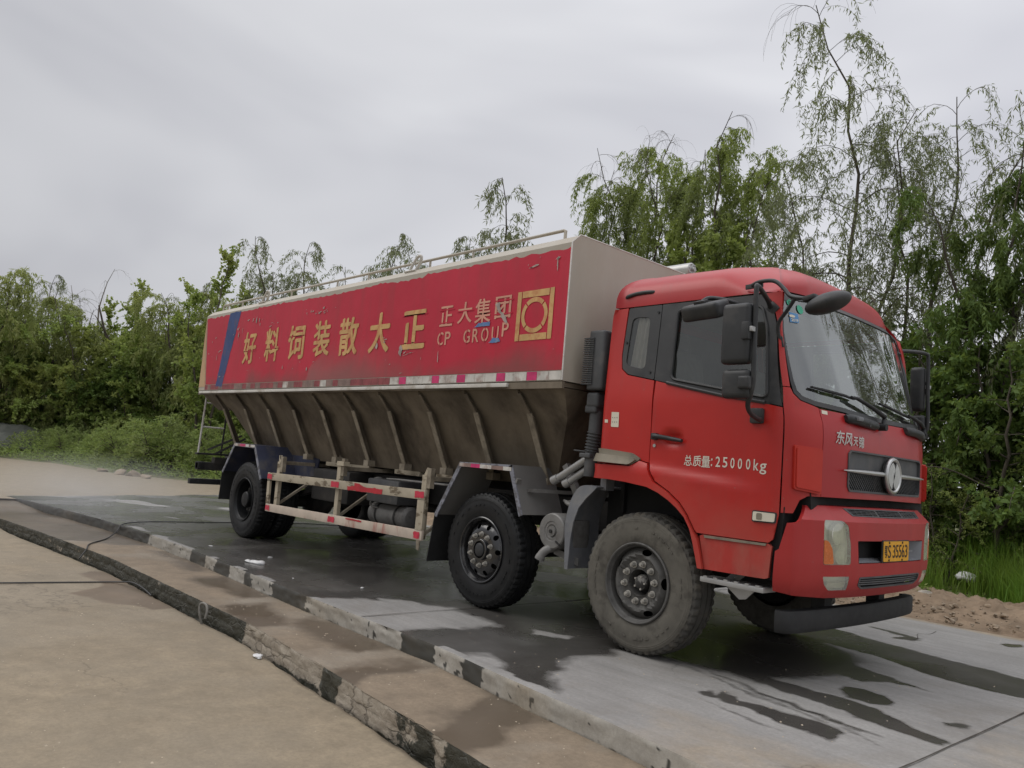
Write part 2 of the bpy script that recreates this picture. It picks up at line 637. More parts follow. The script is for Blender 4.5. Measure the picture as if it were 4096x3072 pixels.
M_['dark_steel'] = mat('oily_chassis_steel', (0.022, 0.021, 0.020), 0.6, var=0.3, vs=4, dirt=(0.07, 0.06, 0.05), dirt_amt=0.5, ds=4)
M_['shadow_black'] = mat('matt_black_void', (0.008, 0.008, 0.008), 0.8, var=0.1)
M_['tan_plastic'] = mat('dusty_tan_step_plastic', (0.20, 0.175, 0.13), 0.6, var=0.15, vs=4, dirt=(0.11, 0.10, 0.08), dirt_amt=0.6, ds=5)
M_['yellow'] = mat('yellow_number_plate', (0.62, 0.30, 0.012), 0.45, var=0.1, vs=12)
M_['plate_black'] = mat('plate_black', (0.03, 0.012, 0.004), 0.5, var=0.1)
M_['white_letter'] = mat('off_white_stencil', (0.58, 0.54, 0.46), 0.6, var=0.14, vs=12)
M_['sticker'] = mat('cream_sticker', (0.60, 0.56, 0.45), 0.5, var=0.06)
M_['sticker_blue'] = mat('blue_sticker', (0.06, 0.20, 0.40), 0.4, var=0.1)
M_['sticker_green'] = mat('green_sticker', (0.02, 0.30, 0.17), 0.4, var=0.1)
M_['white_fabric'] = mat('white_curtain_cloth', (0.62, 0.59, 0.54), 0.9, var=0.12, vs=8)
M_['seat'] = mat('grey_seat_fabric', (0.20, 0.19, 0.175), 0.9, var=0.2, vs=8)
M_['interior'] = mat('dark_grey_cab_trim', (0.10, 0.105, 0.10), 0.7, var=0.15, vs=4)
M_['dash'] = mat('grey_dashboard', (0.16, 0.165, 0.16), 0.6, var=0.12, vs=4)
M_['bowl'] = mat('lamp_reflector', (0.86, 0.86, 0.80), 0.3, metal=0.0, var=0.15, vs=16)
M_['amber'] = mat('amber_lens', (0.50, 0.13, 0.03), 0.25, var=0.15, vs=20, coat=0.4)
M_['glass'] = glass_mat('windscreen_glass', (0.70, 0.79, 0.74), 0.14, 0.015, 0.16)
M_['quarter_glass'] = glass_mat('quarter_window_glass', (0.80, 0.81, 0.79), 0.02, 0.03, 0.12)
M_['side_glass'] = glass_mat('side_window_glass', (0.50, 0.52, 0.51), 0.035, 0.03, 0.10)
M_['lens'] = glass_mat('yellowed_lamp_glass', (0.86, 0.86, 0.74), 0.06, 0.05, 0.42, (0.78, 0.78, 0.68))


def red_panel_mat():
    """sprayed red side paint: brighter and duller patches, rain streaks, scrapes and flakes down to grey metal"""
    m, t, n, l, b = node_mat('sprayed_red_side_paint')
    v = mapped(n, l)
    c = mixc(n, l, ramp(n, l, noise_node(n, l, v, 0.8, 4), 0.35, 0.7), (0.42, 0.009, 0.030), (0.50, 0.017, 0.043))
    vs = mapped(n, l, (3.0, 1, 0.35))
    st = ramp(n, l, noise_node(n, l, vs, 2.2, 6), 0.5, 0.72)
    c = mixc(n, l, mathn(n, l, 'MULTIPLY', st, 0.35), c, (0.24, 0.035, 0.035))
    # broad grey grime film low on the panel
    sx = n.new('ShaderNodeSeparateXYZ')
    l(v, sx.inputs[0])
    g = noise_node(n, l, v, 1.1, 7, 0.6, 0.8)
    hgt = mathn(n, l, 'MULTIPLY_ADD', sx.outputs['Z'], -1.1, 2.62)
    gm = mathn(n, l, 'ADD', g, hgt)
    gm = ramp(n, l, gm, 0.55, 0.85)
    c = mixc(n, l, mathn(n, l, 'MULTIPLY', gm, 0.75), c, (0.19, 0.06, 0.055))
    lx = mathn(n, l, 'MULTIPLY_ADD', sx.outputs['Z'], -.62, mathn(n, l, 'ADD', sx.outputs['X'], 6.62))
    lx = mathn(n, l, 'ADD', lx, mathn(n, l, 'MULTIPLY_ADD', noise_node(n, l, v, 2.2, 6), .8, -.4))
    pa = ramp(n, l, lx, .0, .06)
    pb = mathn(n, l, 'MULTIPLY_ADD', sx.outputs['X'], -.40, -1.0, clamp=True)
    pc = mathn(n, l, 'MULTIPLY_ADD', sx.outputs['Z'], -2.6, mathn(n, l, 'MULTIPLY_ADD', noise_node(n, l, v, 1.5, 5), .9, 6.35), clamp=True)
    pm = mathn(n, l, 'MULTIPLY', mathn(n, l, 'MULTIPLY', pa, pb), pc)
    c = mixc(n, l, mathn(n, l, 'MULTIPLY', pm, .62), c, (0.26, 0.115, 0.105))
    # scrapes and flakes
    vl = mapped(n, l, (0.7, 1, 4.5))
    f1 = ramp(n, l, noise_node(n, l, vl, 3.3, 9, 0.7), 0.665, 0.69)
    f2 = ramp(n, l, noise_node(n, l, v, 7, 5, 0.6), 0.735, 0.75)
    c = mixc(n, l, mathn(n, l, 'MULTIPLY', f1, 0.6), c, (0.30, 0.22, 0.19))
    c = mixc(n, l, mathn(n, l, 'MULTIPLY', f2, 0.8), c, (0.42, 0.30, 0.27))
    l(c, b.inputs['Base Color'])
    b.inputs['Roughness'].default_value = 0.5
    b.inputs['Specular IOR Level'].default_value = 0.35
    bump(n, l, noise_node(n, l, v, 3.5, 3), 0.08, 0.05, b)
    return m


M_['red_side'] = red_panel_mat()


def cab_red(name, c0, c1, film):
    """weathered red with road film thickest low down, thin runs of dirty water and small stone chips"""
    m, t, n, l, b = node_mat(name)
    v = mapped(n, l)
    c = mixc(n, l, ramp(n, l, noise_node(n, l, v, 1.1, 4), .3, .7), c0, c1)
    sx = n.new('ShaderNodeSeparateXYZ')
    l(v, sx.inputs[0])
    low = mathn(n, l, 'MULTIPLY_ADD', sx.outputs['Z'], -.85, 1.22)
    d = mathn(n, l, 'ADD', low, mathn(n, l, 'MULTIPLY_ADD', noise_node(n, l, v, 2.6, 8, .65), 1.0, -.5))
    d = ramp(n, l, d, .05, 1.0)
    c = mixc(n, l, mathn(n, l, 'MULTIPLY', d, film), c, (.24, .125, .085))
    run = ramp(n, l, noise_node(n, l, mapped(n, l, (9, 9, .55)), 2.0, 5), .56, .74)
    c = mixc(n, l, mathn(n, l, 'MULTIPLY', run, .20), c, (.20, .055, .045))
    ch = ramp(n, l, noise_node(n, l, v, 34, 3, .5), .735, .75)
    c = mixc(n, l, mathn(n, l, 'MULTIPLY', ch, .55), c, (.20, .13, .11))
    l(c, b.inputs['Base Color'])
    l(mathn(n, l, 'MULTIPLY_ADD', d, .35, .36), b.inputs['Roughness'])
    b.inputs['Specular IOR Level'].default_value = .42
    bump(n, l, noise_node(n, l, v, 1.8, 2), .05, .05, b)
    return m


M_['red'] = cab_red('weathered_red_cab_paint', (.34, .013, .010), (.44, .020, .014), .48)
M_['red_front'] = cab_red('weathered_shaded_red_paint', (.30, .011, .013), (.38, .017, .018), .16)  # darker copy of the cab red, the front's shade put into the colour

# ================================================================== the feed truck
truck = tag(empty('feed_truck'), 'red cab bulk feed truck with long red and cream hopper body on wet concrete', 'truck')


# ---- outer surface of the cab: s runs round the plan from the middle of the front, negative on the right side
def make_plan(pts):
    P = np.array(pts)
    ds = np.r_[0, np.cumsum(np.hypot(*np.diff(P, axis=0).T))]

    def pos(s):
        return float(np.interp(abs(s), ds, P[:, 0])), float(np.interp(abs(s), ds, P[:, 1])) * (1 if s >= 0 else -1)

    def full(s):
        sg = 1 if s >= 0 else -1
        a, e = abs(s), 0.05
        x, y = pos(a)
        x2, y2 = pos(a + e)
        x1, y1 = pos(a - e)
        tx, ty = x2 - x1, y2 - y1
        ln = math.hypot(tx, ty) + 1e-9
        return x, y * sg, ty / ln, -tx / ln * sg
    return full, ds


cab_plan, CDS = make_plan([(1.35, 0), (1.347, .35), (1.332, .62), (1.262, .88), (1.21, 1.0), (1.155, 1.085), (1.08, 1.135), (0.98, 1.15),
                           (0.3, 1.15), (-.40, 1.15), (-.445, 1.135), (-.465, 1.09), (-.465, 0)])
AZ = np.array([(0, 0.0), (1.9, 0.0), (2.0, 0.01), (2.67, .095), (2.72, .125), (2.80, .205), (2.86, .33), (2.895, .48), (2.915, .7), (2.93, 1.15)])
BZ = np.array([(0, 0.0), (1.70, 0), (1.79, .01), (1.83, .03), (1.88, .045), (1.92, .055), (2.67, .285), (2.72, .345), (2.79, .47), (2.85, .65), (2.89, .86), (2.915, 1.15), (2.93, 1.4)])


def sstep(t):
    t = min(1, max(0, t))
    return t * t * (3 - 2 * t)


def S(s, z, off=0.0):
    x, y, nx, ny = cab_plan(s)
    a = float(np.interp(z, AZ[:, 0], AZ[:, 1]))
    b = float(np.interp(z, BZ[:, 0], BZ[:, 1]))
    if nx < 0:
        b = float(np.interp(z, [0, 2.6, 2.75, 2.83, 2.87, 2.9], [0, 0, .05, .15, .3, 1.]))
    o = off
    if abs(s) > 1.15 and z < 1.9:                                    # crease line that swells the lower door
        zc = 1.424 + (abs(s) - 2.22) * 0.088
        o += 0.026 * sstep((zc - z) / 0.055) * sstep((abs(s) - 1.2) / 0.5)
        o += 0.010 * sstep((0.30 - abs(z - 1.14)) / 0.2) * 0
        d = ((abs(s) - 2.03) / 0.10) ** 2 + ((z - 1.618) / 0.052) ** 2   # finger hollow behind the door handle
        if d < 1:
            o -= 0.034 * (1 - d) ** 0.7
    X = x - math.copysign(abs(nx) ** 1.6, nx) * (b - o)
    Y = y - math.copysign(abs(ny) ** 1.6, ny) * (a - o)
    zz = z + max(0, (z - 2.70) / .2) * float(np.interp(X, [0, .4, .7, .95], [.085, .045, .015, -.035]))
    return Vector((X, Y, zz))


def Sm(s, z, off=0.0):
    """the same surface on the far side"""
    p = S(-s if s < 0 else s, z, off)
    return Vector((p.x, abs(p.y), p.z))


bump_plan, BDS = make_plan([(1.42, 0), (1.412, .3), (1.392, .57), (1.345, .82), (1.275, 1.03), (1.225, 1.125), (1.12, 1.155), (1.0, 1.175), (.9, 1.175)])
BI = np.array([(0, .10), (.62, .08), (.67, .035), (.74, .01), (.85, 0), (1.134, 0), (1.142, .008), (1.235, .092), (1.3, .12)])


def SB(s, z, off=0.0):
    x, y, nx, ny = bump_plan(s)
    k = float(np.interp(z, BI[:, 0], BI[:, 1])) - off
    return Vector((x - nx * k, y - ny * k, z))


def mir(poly):
    return [(-x, y) for x, y in poly][::-1]


def sympoly(half):
    """half outline given on the s < 0 side from the centre round and back to the centre"""
    return half + mir(half)


# ---- red shell of the cab: rear quarters, corner panels, front panel, A pillars
cab = new_bm()
quarter = [(-2.755, 1.40), (-2.755, 2.655), (-2.612, 2.662), (-2.607, 2.266), (-2.586, 2.154), (-2.520, 2.103), (-2.250, 2.052), (-2.239, 1.718),
           (-2.237, 1.425), (-2.31, 1.44), (-2.385, 1.395)]
pillar = [(-1.168, 2.0), (-1.098, 2.0), (-1.13, 2.38), (-1.10, 2.59), (-1.065, 2.655), (-.965, 2.69), (-.965, 2.70), (-1.2, 2.662), (-1.40, 2.660), (-1.326, 2.587), (-1.274, 2.452)]
corner = [(-1.166, 1.994), (-1.096, 1.994), (-1.074, 1.955), (-1.026, 1.912), (-.912, 1.885), (-.878, 1.875), (-.877, 1.285), (-.983, 1.283), (-1.042, 1.253), (-1.064, 1.207), (-1.085, 1.165), (-1.166, 1.162)]
front_half = [(0, 1.845), (-.40, 1.852), (-.872, 1.872), (-.872, 1.286), (0, 1.292)]
grille_half = [(0, 1.618), (-.60, 1.618), (-.630, 1.595), (-.630, 1.37), (-.605, 1.335), (0, 1.332)]
for poly, nm in ((quarter, 'rear_quarter_panel'), (pillar, 'windscreen_pillar'), (corner, 'corner_panel')):
    far = mir(poly) if nm != 'windscreen_pillar' else [(1.168, 2.0), (1.20, 2.45), (1.15, 2.655), (.965, 2.70), (.965, 2.69), (1.065, 2.655), (1.10, 2.59), (1.13, 2.38), (1.098, 2.0)]
    for q in (poly, far):
        b = new_bm()
        panel(b, S, q, thick=0.03, step=0.05, off=0 if q is poly or nm != 'windscreen_pillar' else -.014)
        finish(nm, b, M_['red'], truck, 40)
panel(cab, S, sympoly(front_half), [sympoly(grille_half)], thick=0.03, step=0.05, mi=1)
finish('front_panel', cab, [M_['red'], M_['red_front']], truck, 40)
cab = new_bm()
prism(cab, [(-1.07, 1.28), (1.07, 1.28), (1.07, 2.3), (1.0, 2.70), (-1.0, 2.70), (-1.07, 2.3)], -.46, -.44, 'x')
finish('rear_wall', cab, M_['red'], truck, 40)

# ---- roof
rf = new_bm()
SS = [s for s in np.linspace(-2.755, 2.755, 110)]
TH = np.linspace(0, math.pi / 2, 15)
rings = []
for th in TH:
    ring = []
    for s in SS:
        B = S(s, 2.668 if abs(s) > 1.15 else (2.668 + .046 * sstep((1.2 - abs(s)) / 0.25)))
        if .85 < abs(s) < 1.4: B = B - Vector((.045, math.copysign(.05, s), 0)) * sstep((abs(s) - .85) / .15) * sstep((1.4 - abs(s)) / .15)
        fr = sstep((B.x - .45) / .5)                              # 1 at the front, 0 along the side
        A = Vector((min(max(B.x, -.02), .35), 0, 0))
        ex = 2.9 * (1 - fr) + 2.7 * fr
        g = 1 - math.cos(th) ** (2 / ex)
        h = math.sin(th) ** (2 / ex)
        x, y = B.x + (A.x - B.x) * g, B.y + (A.y - B.y) * g
        top = float(np.interp(x, [-.5, 0, .4, .7, .95], [3.03, 3.03, 3.02, 3.02, 3.01])) - .20 * sstep((x - .45) / .45) * min(1.1, abs(y) / .95) ** 5
        ring.append(rf.verts.new((x, y, B.z + (top - B.z) * h)))
    rings.append(ring)
n = len(SS)
for i in range(len(rings) - 1):
    for k in range(n):
        rf.faces.new((rings[i][k], rings[i][(k + 1) % n], rings[i + 1][(k + 1) % n], rings[i + 1][k]))
bmesh.ops.remove_doubles(rf, verts=rf.verts, dist=1e-4)
finish('roof', rf, M_['red_front'], truck, 60)

# ---- wheel arch trims and sills
for sg, Sf in ((1, S), (-1, Sm)):
    b = new_bm()
    panel(b, Sf, [(-2.79, 1.276), (-2.587, 1.276), (-2.417, 1.267), (-2.209, 1.245), (-2.10, 1.21), (-2.006, 1.164), (-1.93, 1.115), (-1.862, 1.058), (-1.81, .98), (-1.78, .898), (-1.75, .80), (-1.728, .722),
                  (-1.690, .722), (-1.72, .84), (-1.745, .915), (-1.789, .975), (-1.855, 1.075), (-1.925, 1.152), (-2.03, 1.225), (-2.157, 1.285), (-2.196, 1.34), (-2.236, 1.418), (-2.31, 1.434), (-2.385, 1.389), (-2.79, 1.389)],
          thick=0.05, off=0.022, step=0.045)
    finish('wheel_arch_trim', b, M_['red'], truck, 40)
    b = new_bm()
    panel(b, Sf, [(-1.738, .945), (-1.705, .957), (-1.235, .953), (-1.21, .935), (-1.225, .735), (-1.25, .725), (-1.685, .722), (-1.712, .83)], thick=0.04, off=-.002, step=0.05)
    panel(b, Sf, [(-1.70, .953), (-1.245, .953), (-1.25, .938), (-1.692, .936)], thick=0.01, off=0.008, step=0.06, mi=1)
    finish('sill_panel', b, [M_['sill_red'], M_['tan_plastic']], truck, 40)

# ---- doors with window frame, glass, handle, lettering
door_poly = [(-2.229, 2.049), (-2.229, 1.432), (-2.19, 1.350), (-2.149, 1.295), (-2.02, 1.230), (-1.918, 1.160), (-1.845, 1.080), (-1.780, .980), (-1.760, .962), (-1.235, .960), (-1.205, .985),
             (-1.176, 1.15), (-1.174, 1.853), (-1.628, 1.929), (-2.116, 2.024)]
frame_poly = [(-2.247, 2.057), (-2.270, 2.660), (-1.412, 2.655), (-1.338, 2.585), (-1.286, 2.452), (-1.176, 1.862), (-1.628, 1.936), (-2.116, 2.031)]
glass_poly = round_poly([(-2.115, 2.60), (-2.095, 2.062), (-1.29, 1.915), (-1.345, 2.40), (-1.40, 2.555), (-1.46, 2.585)], .05)
qout = round_poly([(-2.600, 2.658), (-2.276, 2.660), (-2.254, 2.060), (-2.515, 2.110), (-2.580, 2.158), (-2.600, 2.268)], .015)
qin = round_poly([(-2.552, 2.575), (-2.375, 2.57), (-2.355, 2.142), (-2.555, 2.185)], .05)
door_root = None
for sg, Sf in ((1, S), (-1, Sm)):
    b = new_bm()
    panel(b, Sf, door_poly, thick=0.028, off=0.003, step=0.032)
    d = finish('door', b, M_['red'], truck, 45)
    b = new_bm()
    panel(b, Sf, frame_poly, [glass_poly], thick=0.03, off=0.0, step=0.06)
    # raised weather strip round the glass and along the belt line
    g = [Sf(x, z, .004) for x, z in densify(glass_poly, .05)]
    tube(b, g + [g[0]], .011, 6, 0)
    tube(b, [Sf(x, z, .008) for x, z in ((-2.125, 2.033), (-1.9, 1.985), (-1.628, 1.930), (-1.30, 1.882))], .013, 6, 0)
    finish('window_frame', b, M_['black_frame'], d, 40)
    b = new_bm()
    panel(b, Sf, [((x + 1.72) * 1.02 - 1.72, (z - 2.25) * 1.02 + 2.25) for x, z in glass_poly], thick=0.0, off=-.016, step=0.08)
    finish('window_glass', b, M_['side_glass'], d, 60, recalc=False)
    b = new_bm()
    tube(b, smooth_path([Sf(-2.195, 1.626, .028), Sf(-2.15, 1.624, .036), Sf(-2.05, 1.613, .038), Sf(-1.935, 1.600, .024)], 4), [.016, .018, .018, .018, .018, .018, .017, .017, .016, .016, .015, .014, .013], 8)
    box(b, Sf(-2.185, 1.624, .014), (.05, .045, .05), bev=.008)
    finish('door_handle', b, M_['black_plastic'], d, 50)
    b = new_bm()
    c = Sf(-2.19, 1.556, .002)
    cyl(b, c - Vector((0, .01 * -sg, 0)), c + Vector((0, -.008 * sg, 0)), .013, 16)
    finish('keyhole', b, M_['alu'], d, 40)
    if sg == 1:
        b = new_bm()
        for tx, x, w_, h_, z0 in (('总', -1.918, .068, .076, 1.424), ('质', -1.842, .068, .078, 1.423), ('量', -1.770, .071, .079, 1.421), (':', -1.692, .011, .055, 1.432), ('2', -1.656, .038, .072, 1.430), ('5', -1.599, .038, .072, 1.429),
                                  ('0', -1.537, .031, .071, 1.428), ('0', -1.480, .032, .071, 1.427), ('0', -1.418, .033, .071, 1.427), ('k', -1.361, .038, .075, 1.424), ('g', -1.316, .047, .072, 1.402)):
            put_text(b, tx, S, x, z0, w_, h_, off=.0055, bold=.010)
        for f in b.faces: f.normal_update()
        finish('lettering', b, M_['white_letter'], d, None, recalc=False)
    # quarter window
    b = new_bm()
    panel(b, Sf, qout, [qin], thick=0.03, off=0.0, step=0.06)
    for (x, z) in ((-2.30, 2.60), (-2.30, 2.12), (-2.575, 2.37)):
        cyl(b, Sf(x, z, -.002), Sf(x, z, .008), .010, 10)
    q = finish('quarter_window', b, M_['black_frame'], truck, 40)
    b = new_bm()
    panel(b, Sf, qin, thick=0.0, off=-.008, step=0.08)
    finish('quarter_glass', b, M_['quarter_glass'], q, 60, recalc=False)
    b = new_bm()
    npl = 26
    for i in range(npl):
        u0, u1 = i / npl, (i + 1) / npl
        def cp(u, z):
            sp = -2.515 + .15 * u - (.03 * (1 - u) if z < 2.4 else 0)
            return Sf(sp, z, -.045 - .012 * math.sin(u * 23 + z * 1.2))
        vs = [b.verts.new(cp(u0, 2.13)), b.verts.new(cp(u1, 2.13)), b.verts.new(cp(u1, 2.64)), b.verts.new(cp(u0, 2.64))]
        b.faces.new(vs)
    bmesh.ops.remove_doubles(b, verts=b.verts, dist=1e-4)
    finish('curtain', b, M_['white_fabric'], q, 80)

# rating stickers on the rear quarter
b = new_bm()
panel(b, S, round_poly([(-2.632, 1.806), (-2.556, 1.804), (-2.552, 1.686), (-2.629, 1.688)], .004), thick=0.0, off=.003, step=.05)
panel(b, S, [(-2.700, 1.746), (-2.665, 1.744), (-2.663, 1.719), (-2.697, 1.720)], thick=0.0, off=.003, step=.05)
for i in range(3):
    for j in range(2):
        panel(b, S, [(-2.622 + i * .022, 1.764 - j * .035), (-2.612 + i * .022, 1.764 - j * .035), (-2.614 + i * .022, 1.755 - j * .035)], thick=0, off=.005, step=.05, mi=1)
finish('sticker', b, [M_['sticker'], M_['grey_plastic']], truck, None)

# ---- windscreen
ws_half = [(0, 2.708), (-.6, 2.702), (-.96, 2.684), (-1.058, 2.648), (-1.092, 2.582), (-1.122, 2.38), (-1.089, 2.045), (-1.070, 1.96), (-1.022, 1.917), (-.905, 1.890), (-.4, 1.858), (0, 1.850)]
wg_half = [(0, 2.662), (-.6, 2.656), (-.92, 2.642), (-1.015, 2.612), (-1.045, 2.555), (-1.078, 2.375), (-1.058, 2.06), (-1.040, 1.980), (-1.000, 1.944), (-.895, 1.921), (-.4, 1.891), (0, 1.883)]
b = new_bm()
panel(b, S, sympoly(ws_half), [sympoly(wg_half)], thick=0.03, off=0.002, step=0.06)
ws = finish('windscreen', b, M_['black_frame'], truck, 40)
b = new_bm()
panel(b, S, sympoly([(x * 1.004, z + (.004 if z > 2.3 else -.004)) for x, z in wg_half]), thick=0.0, off=-.006, step=0.06)
finish('windscreen_glass', b, M_['glass'], ws, 80, recalc=False)
b = new_bm()
panel(b, S, round_poly([(-.974, 2.540), (-.880, 2.536), (-.892, 2.470), (-.985, 2.464)], .006), thick=0, off=.0, step=.05)
panel(b, S, [(-.955 + .022 * math.cos(a) * 1.3, 2.512 + .010 * math.sin(a)) for a in np.linspace(0, 2 * math.pi, 16)[:-1]], thick=0, off=.003, step=.05, mi=1)
put_text(b, '2019', S, -.968, 2.474, .068, .022, off=.003, bold=.02, mi=1)
finish('inspection_sticker', b, [M_['sticker_blue'], M_['sticker']], ws, None, recalc=False)
b = new_bm()
panel(b, S, [(-.955 + .026 * math.cos(a), 2.612 + .022 * math.sin(a)) for a in np.linspace(0, 2 * math.pi, 20)[:-1]], thick=0, off=.001, step=.05)
panel(b, S, [(-.842 + .034 * math.cos(a), 2.578 + .033 * math.sin(a)) for a in np.linspace(0, 2 * math.pi, 20)[:-1]], thick=0, off=.001, step=.05)
for k in range(3):
    for a0 in np.linspace(1.2, 5.1, 9)[:-1]:
        panel(b, S, [(-.946 + k * .010 - .010 + .010 * math.cos(a), 2.612 + .012 * math.sin(a)) for a in (a0, a0 + .49)] + [(-.946 + k * .010 - .010 + .0075 * math.cos(a), 2.612 + .0095 * math.sin(a)) for a in (a0 + .49, a0)], thick=0, off=.003, step=.05, mi=1)
finish('round_sticker', b, [M_['sticker_green'], M_['plate_black']], ws, None, recalc=False)

# wipers and washer covers
for blade, arm in (([(-.925, 2.014), (-.78, 2.003), (-.631, 1.992), (-.475, 1.982)], [(-.56, 1.986), (-.475, 1.986), (-.275, 1.943), (-.095, 1.896), (-.115, 1.86), (-.150, 1.815)]),
                   ([(-.059, 1.996), (.12, 1.98), (.287, 1.962), (.499, 1.945)], [(.40, 1.952), (.499, 1.947), (.70, 1.928), (.885, 1.906), (.885, 1.87), (.872, 1.835)])):
    b = new_bm()
    tube(b, [S(x, z, .022) for x, z in blade], [.008, .012, .012, .008], 6)
    tube(b, [S(x, z, .010) for x, z in blade], .006, 6)
    tube(b, [S(x, z, .045 if i < 4 else .04) for i, (x, z) in enumerate(arm)], [.010, .013, .015, .018, .017, .018], 8)
    cyl(b, S(*arm[-1], -.01), S(*arm[-1], .06), .026, 14)
    finish('wiper', b, M_['rubber'], truck, 50)
for x0, x1, z in ((-.645, -.20, 1.826), (.33, .86, 1.826)):
    b = new_bm()
    tube(b, smooth_path([S(x0, z + .006, .012), S((x0 * 3 + x1) / 4, z + .004, .03), S((x0 + x1) / 2, z - .004, .028), S(x1, z - .012, .012)], 4), [.022] + [.034] * 11 + [.02], 8)
    cyl(b, S((x0 + x1) / 2 + .03, z - .014, .0), S((x0 + x1) / 2 + .03, z - .014, .05), .018, 10)
    w = finish('washer_cover', b, M_['black_plastic'], truck, 50)
    if x0 < 0:
        b = new_bm()
        box(b, S(x0 + .105, z + .010, .055), (.03, .085, .03), bev=.009)
        finish('washer_cap', b, M_['fender_plastic'], w, 50)
b = new_bm()
panel(b, S, [(-.855, 1.866), (-.800, 1.862), (-.805, 1.838), (-.860, 1.841)], thick=0, off=.003, step=.05)
finish('sticker', b, M_['sticker'], truck, None)

# ---- name badge, grille, emblem
b = new_bm()
for ch, x0, z0, w_, h_, sh in (('东', -.763, 1.650, .082, .092, .14), ('风', -.680, 1.642, .088, .090, .12), ('天', -.578, 1.650, .066, .062, .05), ('锦', -.505, 1.640, .076, .082, .05)):
    put_text(b, ch, S, x0, z0, w_, h_, off=.006, bold=.016, shear=sh)
finish('badge_lettering', b, M_['silver'], truck, None, recalc=False)

b = new_bm()
in_half = [(0, 1.606), (-.592, 1.606), (-.617, 1.588), (-.617, 1.376), (-.597, 1.350), (0, 1.347)]
panel(b, S, sympoly(grille_half), [sympoly(in_half)], thick=0.035, off=.008, step=.08)
panel(b, S, sympoly([(0, 1.607), (-.595, 1.607), (-.617, 1.588), (-.617, 1.488), (0, 1.488)]), thick=.012, off=-.012, step=.08)
panel(b, S, sympoly([(0, 1.49), (-.617, 1.49), (-.617, 1.376), (-.597, 1.346), (0, 1.343)]), thick=.012, off=-.042, step=.08, mi=1)
for sgx in (1, -1):                                                   # woven mesh in the lower half
    for i in range(-40, 44):
        x0 = i * .0315
        p = []
        for t in np.linspace(0, 1, 5):
            x, z = x0 + sgx * .075 * (t - .5) * 2, 1.350 + .134 * t
            if abs(x) < .612: p.append(S(x, z, -.018 - (.006 if sgx > 0 else 0)))
        if len(p) > 1: tube(b, p, .0055, 4, 0, caps=False)
gr = finish('grille', b, [M_['grey_plastic'], M_['shadow_black']], truck, 40)
b = new_bm()
ez, ex = 1.472, S(0, 1.472).x
for sgx in (1, -1):
    p = [Vector((ex + .018 - .03 * t ** 2, sgx * (.10 + .60 * t), ez + .004 + .0 * t)) for t in np.linspace(0, 1, 9)]
    tube(b, p, [.016, .016, .016, .0155, .015, .014, .012, .009, .003], 8)
cx = ex + .03
for k in range(48):
    pass
ringp = [Vector((cx, .118 * math.cos(a), ez + .118 * math.sin(a))) for a in np.linspace(0, 2 * math.pi, 49)]
tube(b, ringp, .0165, 8, caps=False)
for sg in (1, -1):                                                    # two opposed swallows
    pts = [(.100 * math.cos(R(a)) * sg, .100 * math.sin(R(a)) * sg) for a in np.linspace(70, -75, 18)]
    pts += [(q[0] * sg, q[1] * sg) for q in ((-.004, -.070), (-.014, -.035), (-.010, 0), (.010, .035), (.026, .066))]
    prism(b, [(p, ez + q) for p, q in pts], cx - .012, cx + .012, 'x')
finish('emblem', b, M_['chrome'], gr, 45)
b = new_bm()
lathe(b, [(-.03, .118), (-.02, .118), (-.019, .001)], 32, center=(cx, 0, ez), axis='x')
finish('emblem_backing', b, M_['black_plastic'], gr, 40)

# raised corner deflectors, their lit orange painted into the colour
for sg in (1, -1):
    b = new_bm()
    p = round_poly([(-1.103, 1.612), (-.902, 1.600), (-.900, 1.300), (-1.097, 1.322)], .015)
    q_ = p if sg == 1 else mir(p)
    panel(b, S, q_, thick=.03, off=.028, step=.05)
    cq = np.mean(np.array(q_), 0)
    panel(b, S, [tuple(cq + (np.array(k) - cq) * .90) for k in q_], thick=.03, off=.040, step=.05)
    for z in (1.50, 1.40):
        q = S(-.905 * sg, z, .012)
        cyl(b, q, q + Vector((.012, 0, 0)), .007, 8)
    finish('corner_deflector', b, M_['orange_red'], truck, 35)

# dark void between cab front and bumper, with hinge plates
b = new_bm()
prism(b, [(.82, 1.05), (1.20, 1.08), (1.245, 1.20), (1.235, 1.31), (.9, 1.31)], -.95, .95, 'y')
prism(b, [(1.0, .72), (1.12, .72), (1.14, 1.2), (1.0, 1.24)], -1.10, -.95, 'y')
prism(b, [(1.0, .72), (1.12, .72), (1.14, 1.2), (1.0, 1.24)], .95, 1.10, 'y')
finish('front_bulkhead', b, M_['shadow_black'], truck, 40)

